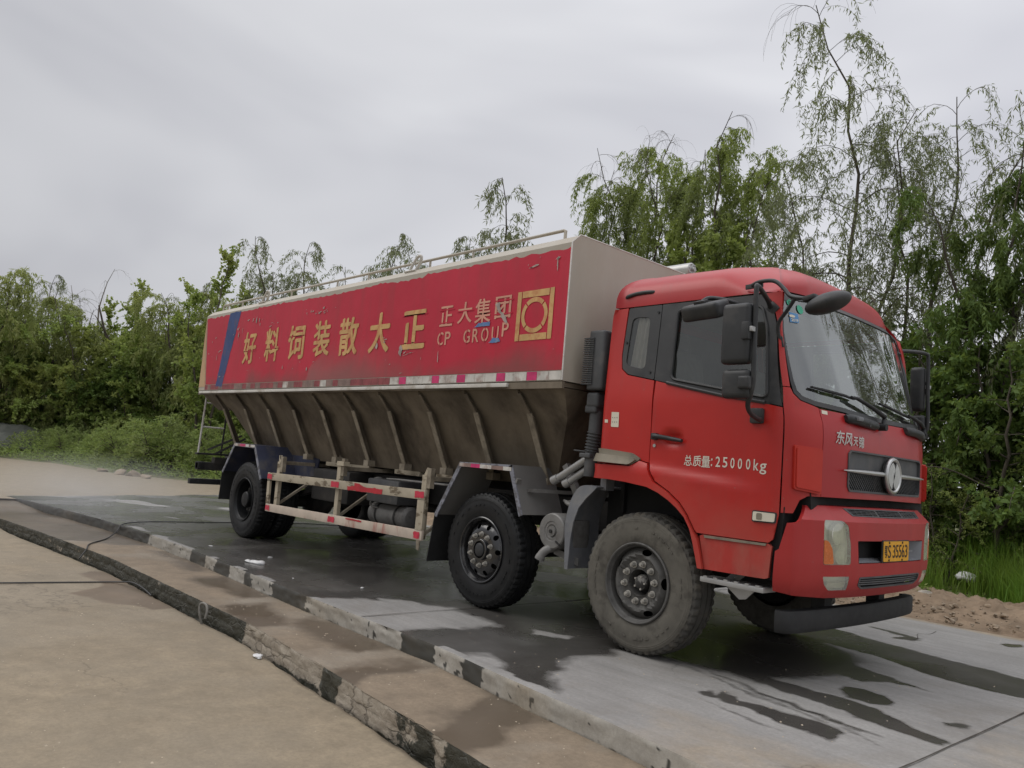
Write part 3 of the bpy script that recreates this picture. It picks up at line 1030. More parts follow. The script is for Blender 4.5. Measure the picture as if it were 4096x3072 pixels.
# ---- front bumper
bo_half = [(0, 1.232), (-.60, 1.230), (-.94, 1.228), (-1.003, 1.222), (-1.129, 1.112), (-1.20, 1.102), (-1.243, .932), (-1.266, .915), (-1.278, .72), (-1.284, .655), (-1.1, .640), (-.8, .624), (-.43, .622), (0, .622)]
vent_half = [(0, 1.222), (-.640, 1.220), (-.585, 1.172), (0, 1.168)]
head = round_poly([(-.912, 1.140), (-.735, 1.140), (-.672, 1.108), (-.640, .98), (-.634, .852), (-.910, .850)], .02)
fog = round_poly([(-.902, .774), (-.637, .775), (-.632, .682), (-.822, .680), (-.880, .722)], .012)
slot = round_poly(sympoly([(0, 1.010), (-.566, 1.010), (-.545, .858), (0, .860)]), .012)
lowg = round_poly(sympoly([(0, .772), (-.520, .768), (-.520, .712), (-.455, .684), (0, .688)]), .02)
b = new_bm()
panel(b, SB, sympoly(bo_half), [sympoly(vent_half), head, mir(head), fog, mir(fog), slot, lowg], thick=.03, step=.04,
      ridge=[(q, z) for q in np.arange(-1.24, 1.25, .025) for z in (1.134, 1.142)] + [(sx * (BDS[5] + dq), z) for z in np.arange(.66, 1.2, .025) for sx in (-1, 1) for dq in (-.006, .006)])
# top shelf behind the upper lip
for i in range(24):
    s0, s1 = -.98 + i * 1.96 / 24, -.98 + (i + 1) * 1.96 / 24
    a, c = SB(s0, 1.232), SB(s1, 1.232)
    v = [b.verts.new(a), b.verts.new(c), b.verts.new(c + Vector((-.14, 0, .004))), b.verts.new(a + Vector((-.14, 0, .004)))]
    b.faces.new(v)
bumper = finish('front_bumper', b, M_['red_front'], truck, 24)
b = new_bm()
panel(b, SB, sympoly(vent_half), [sympoly(round_poly([(-.013, 1.214), (-.20, 1.213), (-.20, 1.178), (-.013, 1.177)], .003))[:0] or round_poly([(-.20 + .0, 1.214), (.20, 1.214), (.20, 1.177), (-.20, 1.177)], .004),
      round_poly([(-.60, 1.213), (-.222, 1.214), (-.222, 1.177), (-.565, 1.179)], .004), round_poly([(.60, 1.213), (.222, 1.214), (.222, 1.177), (.565, 1.179)], .004)], thick=.02, off=.003, step=.06)
for z in (1.186, 1.196, 1.205):
    tube(b, [SB(s, z, -.004) for s in np.linspace(-.59, .59, 16)], .0032, 5)
for s in np.arange(-.56, .57, .07):
    tube(b, [SB(s, 1.178, -.006), SB(s, 1.214, -.006)], .003, 5)
finish('vent_grille', b, M_['grey_plastic'], bumper, 40)
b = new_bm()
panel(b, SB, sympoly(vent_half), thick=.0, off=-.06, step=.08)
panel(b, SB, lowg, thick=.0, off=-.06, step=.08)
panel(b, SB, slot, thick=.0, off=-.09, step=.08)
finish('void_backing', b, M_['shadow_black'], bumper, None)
b = new_bm()
panel(b, SB, lowg, [round_poly(sympoly([(0, .760), (-.508, .757), (-.508, .716), (-.450, .697), (0, .700)]), .012)], thick=.03, off=.004, step=.06)
for z in (.714, .729, .744):
    tube(b, [SB(s, z, -.010) for s in np.linspace(-.50, .50, 20)], .0055, 6)
finish('lower_grille', b, M_['grey_plastic'], bumper, 40)
# headlights, each with reflector bowl, amber indicator and glass; fog lamps below
for sg in (1, -1):
    f = (lambda p: p) if sg == 1 else mir
    b = new_bm()
    panel(b, SB, f(head), thick=.0, off=-.038, step=.06)
    g = densify(f(head), .05)
    for i in range(len(g)):
        a, c = g[i], g[(i + 1) % len(g)]
        b.faces.new([b.verts.new(SB(*a, -.038)), b.verts.new(SB(*c, -.038)), b.verts.new(SB(*c, -.004)), b.verts.new(SB(*a, -.004))])
    for (s, z, r) in ((-.775, 1.05, .062), (-.74, .915, .055)):
        c = SB(s * sg, z, -.037)
        lathe(b, [(.0, r * .3), (.004, r * .6), (.022, r), (.024, r + .008), (.0, r + .012)], 24, center=c, axis='x')
    bmesh.ops.remove_doubles(b, verts=b.verts, dist=1e-4)
    h = finish('headlight', b, M_['bowl'], bumper, 40)
    b = new_bm()
    panel(b, SB, f(round_poly([(-.908, 1.012), (-.870, 1.004), (-.835, .955), (-.818, .856), (-.906, .854)], .015)), thick=.02, off=.003, step=.05)
    finish('indicator_lens', b, M_['amber'], h, 40)
    b = new_bm()
    panel(b, SB, f(head), thick=0, off=-.001, step=.05)
    finish('headlight_glass', b, M_['lens'], h, 80, recalc=False)
    b = new_bm()
    panel(b, SB, f(fog), thick=0, off=-.04, step=.05)
    g = densify(f(fog), .05)
    for i in range(len(g)):
        a, c = g[i], g[(i + 1) % len(g)]
        b.faces.new([b.verts.new(SB(*a, -.04)), b.verts.new(SB(*c, -.04)), b.verts.new(SB(*c, -.003)), b.verts.new(SB(*a, -.003))])
    for k in range(9):
        s = (-.83 + .022 * k) * sg
        tube(b, [SB(s, .70, -.022), SB(s, .735, -.022)], .011, 6)
    bmesh.ops.remove_doubles(b, verts=b.verts, dist=1e-4)
    h = finish('fog_lamp', b, M_['bowl'], bumper, 40)
    b = new_bm()
    panel(b, SB, f(fog), thick=0, off=-.001, step=.05)
    finish('fog_lamp_glass', b, M_['lens'], h, 80, recalc=False)
# slot trim and number plate
b = new_bm()
for sg in (1, -1):
    vs = [SB(sg * -.560, 1.004, .0), SB(sg * -.440, .996, -.075), SB(sg * -.435, .885, -.075), SB(sg * -.541, .864, .0)]
    b.faces.new([b.verts.new(p) for p in vs])
    vs2 = [SB(sg * -.541, .864, .0), SB(sg * -.435, .885, -.075), SB(sg * -.1, .885, -.075), SB(sg * -.1, .864, .0)]
    b.faces.new([b.verts.new(p) for p in vs2])
box(b, (1.385, .30, .93), (.02, .14, .016), bev=.004)
finish('slot_trim', b, M_['fender_plastic'], bumper, None)
b = new_bm()
box(b, (1.414, .0, .939), (.012, .46, .155), bev=.003, mi=2)
prism(b, round_poly([(-.22, .869), (.22, .869), (.22, 1.009), (-.22, 1.009)], .012), 1.418, 1.424, 'x', 0)
PX = lambda y, z, off=0: Vector((1.4245 + off, y, z))
put_text(b, '鄂', PX, -.205, .895, .045, .085, off=.0012, bold=.012, mi=1)
x = -.150
for ch in 'S':
    put_text(b, ch, PX, x, .893, .052, .092, off=.0012, bold=.008, mi=1)
x = -.068
for ch in '35563':
    put_text(b, ch, PX, x, .893, .046, .092, off=.0012, bold=.008, mi=1)
    x += .054
for yy, zz in ((-.13, 1.0), (.10, 1.0), (-.13, .878), (.10, .878)):
    cyl(b, (1.42, yy, zz), (1.428, yy, zz), .008, 10, mi=1)
finish('number_plate', b, [M_['yellow'], M_['plate_black'], M_['dark_steel']], bumper, 30)

# side repeater lamps
for sg, Sf in ((1, S), (-1, Sm)):
    b = new_bm()
    panel(b, Sf, round_poly([(-1.346, 1.162), (-1.186, 1.160), (-1.190, 1.088), (-1.347, 1.086)], .014), thick=.03, off=.012, step=.05, mi=1)
    panel(b, Sf, round_poly([(-1.336, 1.154), (-1.196, 1.152), (-1.200, 1.097), (-1.337, 1.095)], .010), thick=.03, off=.022, step=.05, mi=0)
    panel(b, Sf, round_poly([(-1.31, 1.146), (-1.275, 1.146), (-1.275, 1.104), (-1.31, 1.104)], .008), thick=.02, off=.025, step=.05, mi=2)
    finish('side_lamp', b, [M_['sticker'], M_['black_plastic'], M_['tan_plastic']], truck, 40)

# roof grab rails, small lamp stubs on the roof
for sg, Sf in ((1, S), (-1, Sm)):
    b = new_bm()
    tube(b, smooth_path([Sf(-2.655, 2.735, .0), Sf(-2.635, 2.740, .045), Sf(-2.55, 2.752, .055), Sf(-2.45, 2.755, .055), Sf(-2.385, 2.752, .045), Sf(-2.365, 2.750, .0)], 4), .017, 8)
    finish('grab_rail', b, M_['black_plastic'], truck, 50)
for (x, y) in ((.16, -.02), (.62, .62)):
    b = new_bm()
    box(b, (x, y, 3.06 if x < .4 else 3.02), (.15, .08, .08), bev=.025)
    finish('roof_lamp', b, M_['tan_plastic'], truck, 50)

# ---- mirrors
def rounded_block(b, c, s, rot=None, bev=.02, mi=0):
    box(b, c, s, rot, bev, mi, 3)


for sg in (1, -1):
    b = new_bm()
    Y = -1.5 if sg == 1 else 1.40
    w = 1 if sg == 1 else -.945
    yy = lambda v: v * w
    path = [(.945, yy(-1.065), 2.55), (.975, yy(-1.16), 2.585), (1.04, yy(-1.36), 2.605), (1.080, yy(-1.475), 2.60), (1.089, yy(-1.5), 2.56), (1.094, yy(-1.5), 2.24), (1.100, yy(-1.5), 1.99), (1.080, yy(-1.49), 1.90), (1.035, yy(-1.44), 1.83), (1.015, yy(-1.36), 1.785), (1.0, yy(-1.25), 1.762), (.975, yy(-1.17), 1.765)]
    tube(b, smooth_path(path, 5), .0165, 10)
    box(b, (.965, yy(-1.055), 2.545), (.085, .045, .075), rot=(0, .75, 0), bev=.015)
    box(b, (.945, yy(-1.165), 1.79), (.095, .04, .105), bev=.014)
    m = finish('mirror_arm', b, M_['black_plastic'], truck, 50)
    b = new_bm()
    rounded_block(b, (.972 if sg == 1 else 1.01, yy(-1.50), 2.288), (.205 if sg == 1 else .12, .085, .398), bev=.035)
    box(b, (1.055, yy(-1.535), 2.30), (.055, .05, .115), bev=.01)
    box(b, (1.087, yy(-1.525), 2.31), (.034, .05, .032), bev=.004, mi=1)
    finish('main_mirror', b, [M_['black_plastic'], M_['alu']], truck, 45)
    b = new_bm()
    rounded_block(b, (.985 if sg == 1 else 1.03, yy(-1.49), 1.962), (.20 if sg == 1 else .11, .085, .190), bev=.035)
    rounded_block(b, (1.058, yy(-1.53), 1.968), (.085, .05, .085), bev=.018)
    finish('wide_angle_mirror', b, M_['black_plastic'], truck, 45)
# kerb-view mirror over the right door
b = new_bm()
rounded_block(b, (.620, -1.36, 2.500), (.30, .18, .115), rot=(.35, -.05, 0), bev=.035)
box(b, (.605, -1.40, 2.556), (.085, .06, .02), rot=(.35, -.05, 0), bev=.005)
tube(b, smooth_path([(.60, -1.38, 2.56), (.625, -1.33, 2.595), (.68, -1.22, 2.60), (.73, -1.09, 2.585)], 5), .016, 8)
box(b, (.74, -1.075, 2.58), (.12, .05, .035), bev=.008)
finish('kerb_mirror', b, M_['black_plastic'], truck, 45)
# front-view mirror on its two-legged arm
b = new_bm()
bmesh.ops.create_uvsphere(b, u_segments=32, v_segments=16, radius=1.0)
mt = Matrix.Translation((1.415, -1.19, 2.515)) @ Matrix.Rotation(R(-14), 4, 'Y') @ Matrix.Rotation(R(14), 4, 'X') @ Matrix.Diagonal((.150, .110, .066, 1))
bmesh.ops.transform(b, matrix=mt, verts=b.verts)
box(b, (1.30, -1.19, 2.556), (.09, .08, .035), rot=(0, -.2, 0), bev=.012)
finish('front_mirror', b, M_['black_plastic'], truck, 50)
b = new_bm()
pA = [Vector((.80, -1.075, 2.722)), Vector((.87, -1.09, 2.738)), Vector((.985, -1.10, 2.727)), Vector((1.065, -1.11, 2.662)), Vector((1.12, -1.13, 2.605)), Vector((1.19, -1.15, 2.578)), Vector((1.30, -1.19, 2.556))]
tube(b, smooth_path(pA, 5), .0145, 8)
tube(b, smooth_path([Vector((1.165, -1.14, 2.582)), Vector((1.10, -1.12, 2.507)), Vector((1.035, -1.10, 2.439)), Vector((1.025, -1.09, 2.378)), Vector((1.035, -1.075, 2.32))], 5), .0135, 8)
bar(b, (.745, -1.065, 2.716), (.88, -1.065, 2.722), .014, .036, bev=.004)
bar(b, (1.030, -1.072, 2.345), (1.05, -1.075, 2.265), .014, .034, up=(1, 0, 0), bev=.004)
finish('front_mirror_arm', b, M_['black_plastic'], truck, 50)

# ---- cab interior
b = new_bm()
box(b, (.42, 0, 1.42), (1.45, 2.16, .06))
box(b, (-.38, 0, 2.0), (.05, 2.04, 1.2))
box(b, (.15, 0, 2.70), (1.0, 1.9, .02), mi=1)
finish('cab_trim', b, [M_['interior'], M_['sticker']], truck, 40)
b = new_bm()
prism(b, [(.80, 1.45), (1.20, 1.45), (1.17, 1.84), (1.05, 1.90), (.86, 1.88), (.78, 1.72)], -1.0, 1.0, 'y')
box(b, (.92, .5, 1.92), (.2, .5, .1), bev=.04)
finish('dashboard', b, M_['dash'], truck, 40)
b = new_bm()
ring = [Vector((.70 + .085 * math.sin(a) * .8, .52 + .22 * math.cos(a), 1.93 + .2 * math.sin(a) * .7)) for a in np.linspace(0, 2 * math.pi, 33)]
tube(b, ring, .016, 8, caps=False)
tube(b, [(.70, .52, 1.93), (.9, .52, 1.72)], .03, 8)
tube(b, [ring[0], ring[16]], .014, 6)
finish('steering_wheel', b, M_['interior'], truck, 50)
for y in (-.56, .52):
    b = new_bm()
    rounded_block(b, (.18, y, 1.72), (.52, .50, .16), bev=.05)
    rounded_block(b, (-.10, y, 2.06), (.15, .48, .62), rot=(0, -.16, 0), bev=.06)
    rounded_block(b, (-.17, y, 2.44), (.10, .26, .18), rot=(0, -.16, 0), bev=.04)
    box(b, (.18, y, 1.54), (.4, .36, .22))
    finish('cab_seat', b, M_['seat'], truck, 50)

# ---- tan step pod behind the door, step plate, underrun bar
for sg, Sf in ((1, S), (-1, Sm)):
    b = new_bm()
    panel(b, Sf, round_poly([(-2.80, 1.512), (-2.69, 1.514), (-2.39, 1.490), (-2.305, 1.449), (-2.38, 1.398), (-2.80, 1.408)], .02), thick=.07, off=.02, step=.05)
    panel(b, Sf, round_poly([(-2.83, 1.478), (-2.40, 1.455), (-2.33, 1.443), (-2.385, 1.400), (-2.83, 1.412)], .02), thick=.07, off=.045, step=.05)
    finish('step_pod', b, M_['tan_plastic'], truck, 50)
    b = new_bm()
    yy = -1.06 * sg
    box(b, (.80, yy, .648), (.485, .17, .035), bev=.006)
    for k in range(6):
        box(b, (.60 + k * .08, yy - .07 * sg, .668), (.03, .03, .012))
    prism(b, [(.66, .632), (.92, .632), (.84, .55), (.79, .54)], yy + .05 * sg, yy + .06 * sg, 'y')
    bar(b, (.70, yy + .06 * sg, .64), (.70, yy + .45 * sg, .80), .05, .05)
    finish('step', b, M_['alu'] if sg == 1 else M_['steel'], truck, 40)
b = new_bm()
ub = smooth_path([(1.09, -1.07, 0), (1.17, -1.0, 0), (1.21, -.6, 0), (1.23, 0, 0), (1.21, .6, 0), (1.17, 1.0, 0), (1.09, 1.07, 0)], 5)
rr = []
for i, p in enumerate(ub):
    t = (ub[min(i + 1, len(ub) - 1)] - ub[max(i - 1, 0)]).normalized()
    nn = Vector((t.y, -t.x, 0))
    rr.append([b.verts.new(p + nn * dx + Vector((0, 0, dz))) for dx, dz in ((.0, .40), (.006, .392 + .02), (.006, .515), (-.004, .53), (-.07, .53), (-.07, .39), (-.006, .388))])
for i in range(len(rr) - 1):
    for k in range(7):
        b.faces.new((rr[i][k], rr[i][(k + 1) % 7], rr[i + 1][(k + 1) % 7], rr[i + 1][k]))
b.faces.new(rr[0])
b.faces.new(rr[-1])
for y in (-.45, .45):
    box(b, (1.10, y, .56), (.10, .10, .18))
finish('underrun_bar', b, M_['rubber'], truck, 35)

# ================================================================== wheels
RW = .525


def tyre_mesh(name, side, tread, seed):
    b = new_bm()
    nseg = 156
    rs = np.random.default_rng(seed)
    lug = [1 if (k % 3) else 0 for k in range(nseg)]
    prof = [(.030, .288), (.012, .300), (.002, .325), (-.003, .36), (-.004, .40), (-.001, .435), (.004, .455), (.003, .459), (.006, .466), (.005, .470), (.009, .478), (.014, .490)]
    prof2 = [(.020, .500), (.026, .514), (.040, .521), (.075, .5245), (.076, .514), (.092, .514), (.093, .525), (.140, .526), (.141, .515), (.150, .515), (.151, .526), (.198, .525), (.199, .514), (.215, .514), (.216, .5245), (.250, .521), (.264, .514), (.270, .500)]
    prof3 = [(.276, .490), (.285, .45), (.292, .40), (.288, .34), (.275, .30), (.262, .286)]

    def mod(k, y, r):
        edge = (y < .078 or y > .214)
        if edge and r > .495 and not lug[k]:
            return r - .013
        return r + (rs.random() - .5) * .001
    ra = lathe(b, prof, nseg, 0)
    rb = lathe(b, prof2, nseg, 1, mod=mod)
    rc = lathe(b, prof3, nseg, 0)
    for A, B in ((ra[-1], rb[0]), (rb[-1], rc[0])):
        for k in range(nseg):
            b.faces.new((A[k], A[(k + 1) % nseg], B[(k + 1) % nseg], B[k])).material_index = 1
    # raised sidewall writing band: small moulded bars
    for a0 in np.arange(0, 360, 7.5):
        if rs.random() < .45:
            continue
        a = R(a0)
        c = Vector((.405 * math.cos(a), -.006, .405 * math.sin(a)))
        box(b, c, (.012, .005, .026 + .012 * rs.random()), rot=(0, -a, 0))
    return b, [side, tread]


def disc(b, prof, holes, r0, r1, mi=0, step=.022, thick=.008):
    pr = np.array(prof)

    def Sf(u, v, off=0):
        r = math.hypot(u, v)
        return Vector((u, float(np.interp(r, pr[:, 0], pr[:, 1])) - off, v))
    circ = lambda r, k=64: [(r * math.cos(t), r * math.sin(t)) for t in np.linspace(0, 2 * math.pi, k + 1)[:-1]]
    panel(b, Sf, circ(r1), ([circ(r0, 40)] if r0 else []) + holes, thick=thick, step=step, mi=mi)


def ovals(rc, n, a, c, ph=0):
    o = []
    for i in range(n):
        t0 = ph + 2 * math.pi * i / n
        er, et = (math.cos(t0), math.sin(t0)), (-math.sin(t0), math.cos(t0))
        o.append([(er[0] * (rc + c * math.cos(q)) + et[0] * a * math.sin(q), er[1] * (rc + c * math.cos(q)) + et[1] * a * math.sin(q)) for q in np.linspace(0, 2 * math.pi, 19)[:-1]])
    return o


def nuts(b, r, n, y, size, ht, mi, ph=0.0):
    for i in range(n):
        a = ph + 2 * math.pi * i / n
        c = Vector((r * math.cos(a), y, r * math.sin(a)))
        lathe(b, [(-.0, size * 1.45), (-.005, size * 1.4), (-.0055, size)], 14, mi, c)
        hx = [(size * math.cos(t), size * math.sin(t)) for t in np.linspace(0, 2 * math.pi, 7)[:-1] + a]
        prism(b, [(c.x + p, c.z + q) for p, q in hx], y - ht, y, 'y', mi)
        cyl(b, c + Vector((0, -ht - .010, 0)), c + Vector((0, -ht, 0)), size * .55, 10, mi)


def flange(b, mi=0, depth=.10):
    lathe(b, [(.03, .292), (.010, .300), (-.002, .299), (-.007, .292), (-.004, .284), (.006, .279), (.022, .275), (.030, .268), (depth, .262), (depth + .04, .262)], 72, mi)


def rim_steer():
    b = new_bm()
    flange(b, 0, .09)
    disc(b, [(0, .05), (.10, .05), (.176, .05), (.184, .042), (.190, .026), (.197, .020), (.210, .022), (.235, .045), (.265, .082)], ovals(.231, 5, .042, .021, R(78)), .098, .265)
    nuts(b, .140, 10, .046, .0185, .034, 1, R(8))
    lathe(b, [(.05, .100), (.045, .104), (.040, .100), (.10, .095), (.14, .09)], 40, 0)
    lathe(b, [(.13, .09), (.12, .001)], 30, 2)
    lathe(b, [(.13, .062), (.075, .060), (.055, .054), (.040, .042), (.034, .026), (.032, .0005)], 30, 3)
    for k in range(5):
        cyl(b, (.048 * math.cos(k * 1.257), .062, .048 * math.sin(k * 1.257)), (.048 * math.cos(k * 1.257), .035, .048 * math.sin(k * 1.257)), .008, 8, 1)
    return b, [M_['rim_dusty'], M_['nut'], M_['shadow_black'], M_['hub']]


def rim_second():
    b = new_bm()
    flange(b, 0, .07)
    disc(b, [(0, .01), (.10, .01), (.165, .008), (.185, .010), (.225, .030), (.265, .070)], ovals(.214, 10, .024, .024, R(0)), .090, .265)
    nuts(b, .142, 10, .008, .0165, .026, 1, R(18))
    lathe(b, [(.01, .092), (-.010, .096), (-.014, .092), (-.014, .078), (.03, .070)], 40, 0)
    lathe(b, [(.03, .07), (-.014, .060), (-.022, .045), (-.024, .001)], 30, 2)
    return b, [M_['rim_black'], M_['nut'], M_['black_plastic']]


def rim_dual():
    b = new_bm()
    flange(b, 0, .17)
    disc(b, [(0, .13), (.14, .13), (.20, .135), (.24, .155), (.265, .165)], ovals(.212, 8, .030, .022, 0), .10, .265)
    nuts(b, .150, 10, .128, .0165, .03, 1, 0)
    lathe(b, [(.13, .112), (.03, .105), (.018, .095), (.015, .06), (.010, .001)], 36, 0)
    return b, [M_['tyre_wet'], M_['nut_dusty']]


def wheel(x, y, rimf, side, tread, name, dual=False, seed=1):
    w = empty('wheel', (x, y, RW), truck)
    b, ms = tyre_mesh('tyre', M_[side], M_[tread], seed)
    t1 = finish('tyre', b, ms, w, 30)
    t1.rotation_euler = (0, R(seed * 11), 0)
    b, ms = rimf()
    finish('rim', b, ms, w, 35)
    b = new_bm()
    cyl(b, (0, .17 if not dual else .20, 0), (0, .27, 0), .255, 32)
    finish('brake_drum', b, M_['shadow_black'], w, 40)
    if dual:
        t2 = t1.copy()
        COL.objects.link(t2)
        t2.parent = w
        t2.location = (0, .31, 0)
        t2.rotation_euler = (0, .31, 0)
    return w


def copy_tree(o, parent=None):
    c = o.copy()
    COL.objects.link(c)
    c.parent = parent
    for ch in list(o.children):
        copy_tree(ch, c)
    return c


X2, XR = -1.804, -6.884
wheels = [wheel(0, -1.136, rim_steer, 'tyre_dusty', 'tread_dusty', 'front', seed=1),
          wheel(X2, -1.136, rim_second, 'tyre_wet', 'tyre_wet', 'second', seed=2),
          wheel(XR, -1.156, rim_dual, 'tyre_wet', 'tyre_wet', 'rear', True, seed=3)]
wheels[0]['label'] = 'dusty tan front wheel with grey rim'
wheels[1]['label'] = 'wet black second wheel with steel nuts'
wheels[2]['label'] = 'dark deep-dish double rear wheel'
for w in wheels:
    c = copy_tree(w, truck)
    c.location.y = -w.location.y
    c.rotation_euler.z = math.pi
    if 'label' in c: del c['label']

# ================================================================== box body
XF, XB = -.816, -8.755
b = new_bm()
sec = [(-1.25, 2.056), (-1.25, 3.244), (-1.1545, 3.326), (1.1545, 3.326), (1.25, 3.244), (1.25, 2.056)]
prism(b, sec, XB, XF, 'x', 0)
body = finish('hopper_box', b, M_['beige'], truck, 20)
# painted side: red field with ragged edges over the cream body, then stripe and corner wedge
Ys = flat_y(-1.25)


def ragged(poly, amp, step, seed):
    r = np.random.default_rng(seed)
    return [(x + r.normal() * amp, z + r.normal() * amp * .7) for x, z in densify(poly, step)]


b = new_bm()
zt, zb = 3.205, 2.145
red = [(-8.49, zb), (XF - .010, zb)] + [(XF - .010, z) for z in np.linspace(2.2, zt, 10)[1:]]
r5 = np.random.default_rng(5)
for x in np.arange(XF - .05, -8.60, -.05):
    red.append((x, zt + .010 * math.sin(x * 1.7) + r5.normal() * .007 - (.02 if -3.5 < x < -2.9 else 0)))
red += [(-8.725, 3.20)]
V = red
panel(b, Ys, red, thick=0.0, off=.0025, step=.25)
side = finish('side_panel', b, M_['red_side'], body, None, recalc=False)
b = new_bm()
panel(b, Ys, ragged([(-7.86, 3.222), (-7.46, 3.222), (-7.86, 2.110), (-8.085, 2.110)], .004, .06, 3), thick=0, off=.0045, step=.3)
finish('painted_stripe', b, M_['blue_paint'], body, None, recalc=False)
b = new_bm()
panel(b, Ys, ragged([(-8.75, 3.2), (-8.742, 3.2), (-8.50, 2.11), (-8.75, 2.11)], .003, .08, 4), thick=0, off=.004, step=.3)
M_['tan_corner'] = mat('weathered_orange_tan_paint', (0.45, 0.30, 0.17), 0.6, var=0.15, vs=2, dirt=(0.34, 0.13, 0.08), dirt_amt=0.5, ds=4)
finish('corner_wedge', b, M_['tan_corner'], body, None, recalc=False)
# lettering, big gold stencil characters
b = new_bm()
for ch, x0, w_, z0, h_ in (('好', -7.23, .41, 2.418, .465), ('料', -6.53, .41, 2.425, .462), ('饲', -5.85, .44, 2.425, .455), ('装', -5.165, .40, 2.435, .450), ('散', -4.545, .425, 2.42, .455), ('大', -3.88, .41, 2.42, .455), ('正', -3.236, .42, 2.43, .415)):
    b = new_bm()
    for k_, (ox, oz) in enumerate(((0, 0), (.011, 0), (-.011, 0), (.006, .008), (-.006, -.008))):      # broad brush strokes
        put_text(b, ch, Ys, x0 + .008 + ox, z0 + .008 + oz, w_ - .016, h_ - .016, off=.0062 + .0004 * k_, bold=.003)
    finish('painted_character', b, M_['gold'], body, None, recalc=False)
b = new_bm()
for ch, x0, w_, z0, h_ in (('正', -2.583, .20, 2.634, .205), ('大', -2.30, .215, 2.643, .21), ('集', -2.035, .225, 2.625, .235), ('团', -1.747, .215, 2.647, .21)):
    b = new_bm()
    put_text(b, ch, Ys, x0, z0, w_, h_, off=.0065, bold=.006)
    put_text(b, ch, Ys, x0 + .006, z0, w_, h_, off=.0069, bold=.006)
    finish('painted_character', b, M_['pink'], body, None, recalc=False)
x0 = -2.595
for ch, x0, w_ in (('C', -2.595, .095), ('P', -2.475, .09), ('G', -2.18, .10), ('R', -2.045, .095), ('O', -1.915, .105), ('U', -1.765, .095), ('P', -1.625, .09)):
    b = new_bm()
    put_text(b, ch, Ys, x0, 2.444 if ch != 'P' or x0 < -2 else 2.475, w_, .132, off=.0065, bold=.012)
    finish('painted_letter', b, M_['pink'], body, None, recalc=False)
# breaks that make the letters stencil-cut
b = new_bm()
for x in (-2.549, -2.13, -1.8625, -1.718):
    panel(b, Ys, [(x - .006, 2.435), (x + .006, 2.435), (x + .006, 2.585), (x - .006, 2.585)], thick=0, off=.0078, step=.2)
for x0, x1, z in ((-2.60, -2.36, 2.80), (-2.60, -2.36, 2.668), (-1.76, -1.50, 2.815), (-1.76, -1.50, 2.688), (-2.31, -2.06, 2.765), (-7.25, -6.8, 2.60), (-6.55, -6.1, 2.60), (-5.87, -5.4, 2.73), (-3.25, -2.8, 2.795), (-3.25, -2.8, 2.497)):
    panel(b, Ys, [(x0, z - .006), (x1, z - .006), (x1, z + .006), (x0, z + .006)], thick=0, off=.0078, step=.3)
finish('stencil_breaks', b, M_['red_side'], body, None, recalc=False)
# emblem: square of four bars round a ring cut in four
b = new_bm()
for q in ([(-1.443, 2.42), (-1.392, 2.42), (-1.392, 2.868), (-1.443, 2.868)], [(-1.034, 2.42), (-.983, 2.42), (-.983, 2.870), (-1.034, 2.870)],
          [(-1.383, 2.808), (-1.043, 2.808), (-1.043, 2.868), (-1.383, 2.868)], [(-1.383, 2.42), (-1.043, 2.42), (-1.043, 2.478), (-1.383, 2.478)]):
    panel(b, Ys, q, thick=0, off=.0065, step=.3)
ec = (-1.213, 2.644)
for k in range(4):
    a0, a1 = R(45 + 90 * k + 2.5), R(135 + 90 * k - 2.5)
    tt = np.linspace(a0, a1, 14)
    po = [(ec[0] + .165 * math.cos(t), ec[1] + .160 * math.sin(t)) for t in tt]
    pi_ = [(ec[0] + .125 * math.cos(t), ec[1] + .118 * math.sin(t)) for t in tt]
    panel(b, Ys, po + pi_[::-1], thick=0, off=.0065, step=.3)
finish('painted_emblem', b, M_['gold'], body, None, recalc=False)
# touch-ups, chips and scrapes
b = new_bm()
panel(b, Ys, ragged([(-2.03, 2.590), (-1.80, 2.588), (-1.80, 2.628), (-1.96, 2.626)], .003, .03, 8), thick=0, off=.0085, step=.3)
panel(b, Ys, ragged([(-1.80, 2.425), (-1.635, 2.425), (-1.66, 2.462), (-1.75, 2.468)], .004, .03, 9), thick=0, off=.0085, step=.3)
finish('touch_up_paint', b, M_['ltblue'], body, None, recalc=False)
b = new_bm()
panel(b, Ys, ragged([(-1.74, 2.79), (-1.69, 2.80), (-1.655, 2.72), (-1.58, 2.66), (-1.56, 2.60), (-1.61, 2.61), (-1.66, 2.68), (-1.70, 2.72)], .006, .025, 10), thick=0, off=.009, step=.3)
rr = np.random.default_rng(31)
for (cx_, cz, sx, sz, k) in ((-5.2, 3.02, .55, .04, 11), (-4.95, 3.00, .10, .05, 6), (-7.1, 3.03, .55, .04, 7), (-3.1, 2.42, .05, .09, 5), (-3.55, 2.55, .04, .05, 3), (-7.5, 2.9, .3, .08, 7), (-2.9, 2.3, .8, .12, 4), (-1.1, 3.12, .35, .08, 6), (-6.6, 2.95, .5, .04, 6), (-8.2, 2.7, .2, .3, 7), (-5.5, 2.35, .6, .1, 5), (-8.1, 2.25, .3, .06, 4)):
    for _ in range(k):
        x, z = cx_ + rr.normal() * sx * .5, cz + rr.normal() * sz * .5
        a, h = abs(rr.normal()) * .015 + .005, abs(rr.normal()) * .005 + .0025
        if rr.random() < .35: a *= 2.6
        if rr.random() < .2: a, h = h, a * 1.3
        panel(b, Ys, [(x + a * math.cos(t) * (1 + .35 * rr.normal()), z + h * math.sin(t) * (1 + .35 * rr.normal()) + .2 * a * math.cos(t)) for t in np.linspace(0, 2 * math.pi, 9)[:-1]], thick=0, off=.0095, step=.3)
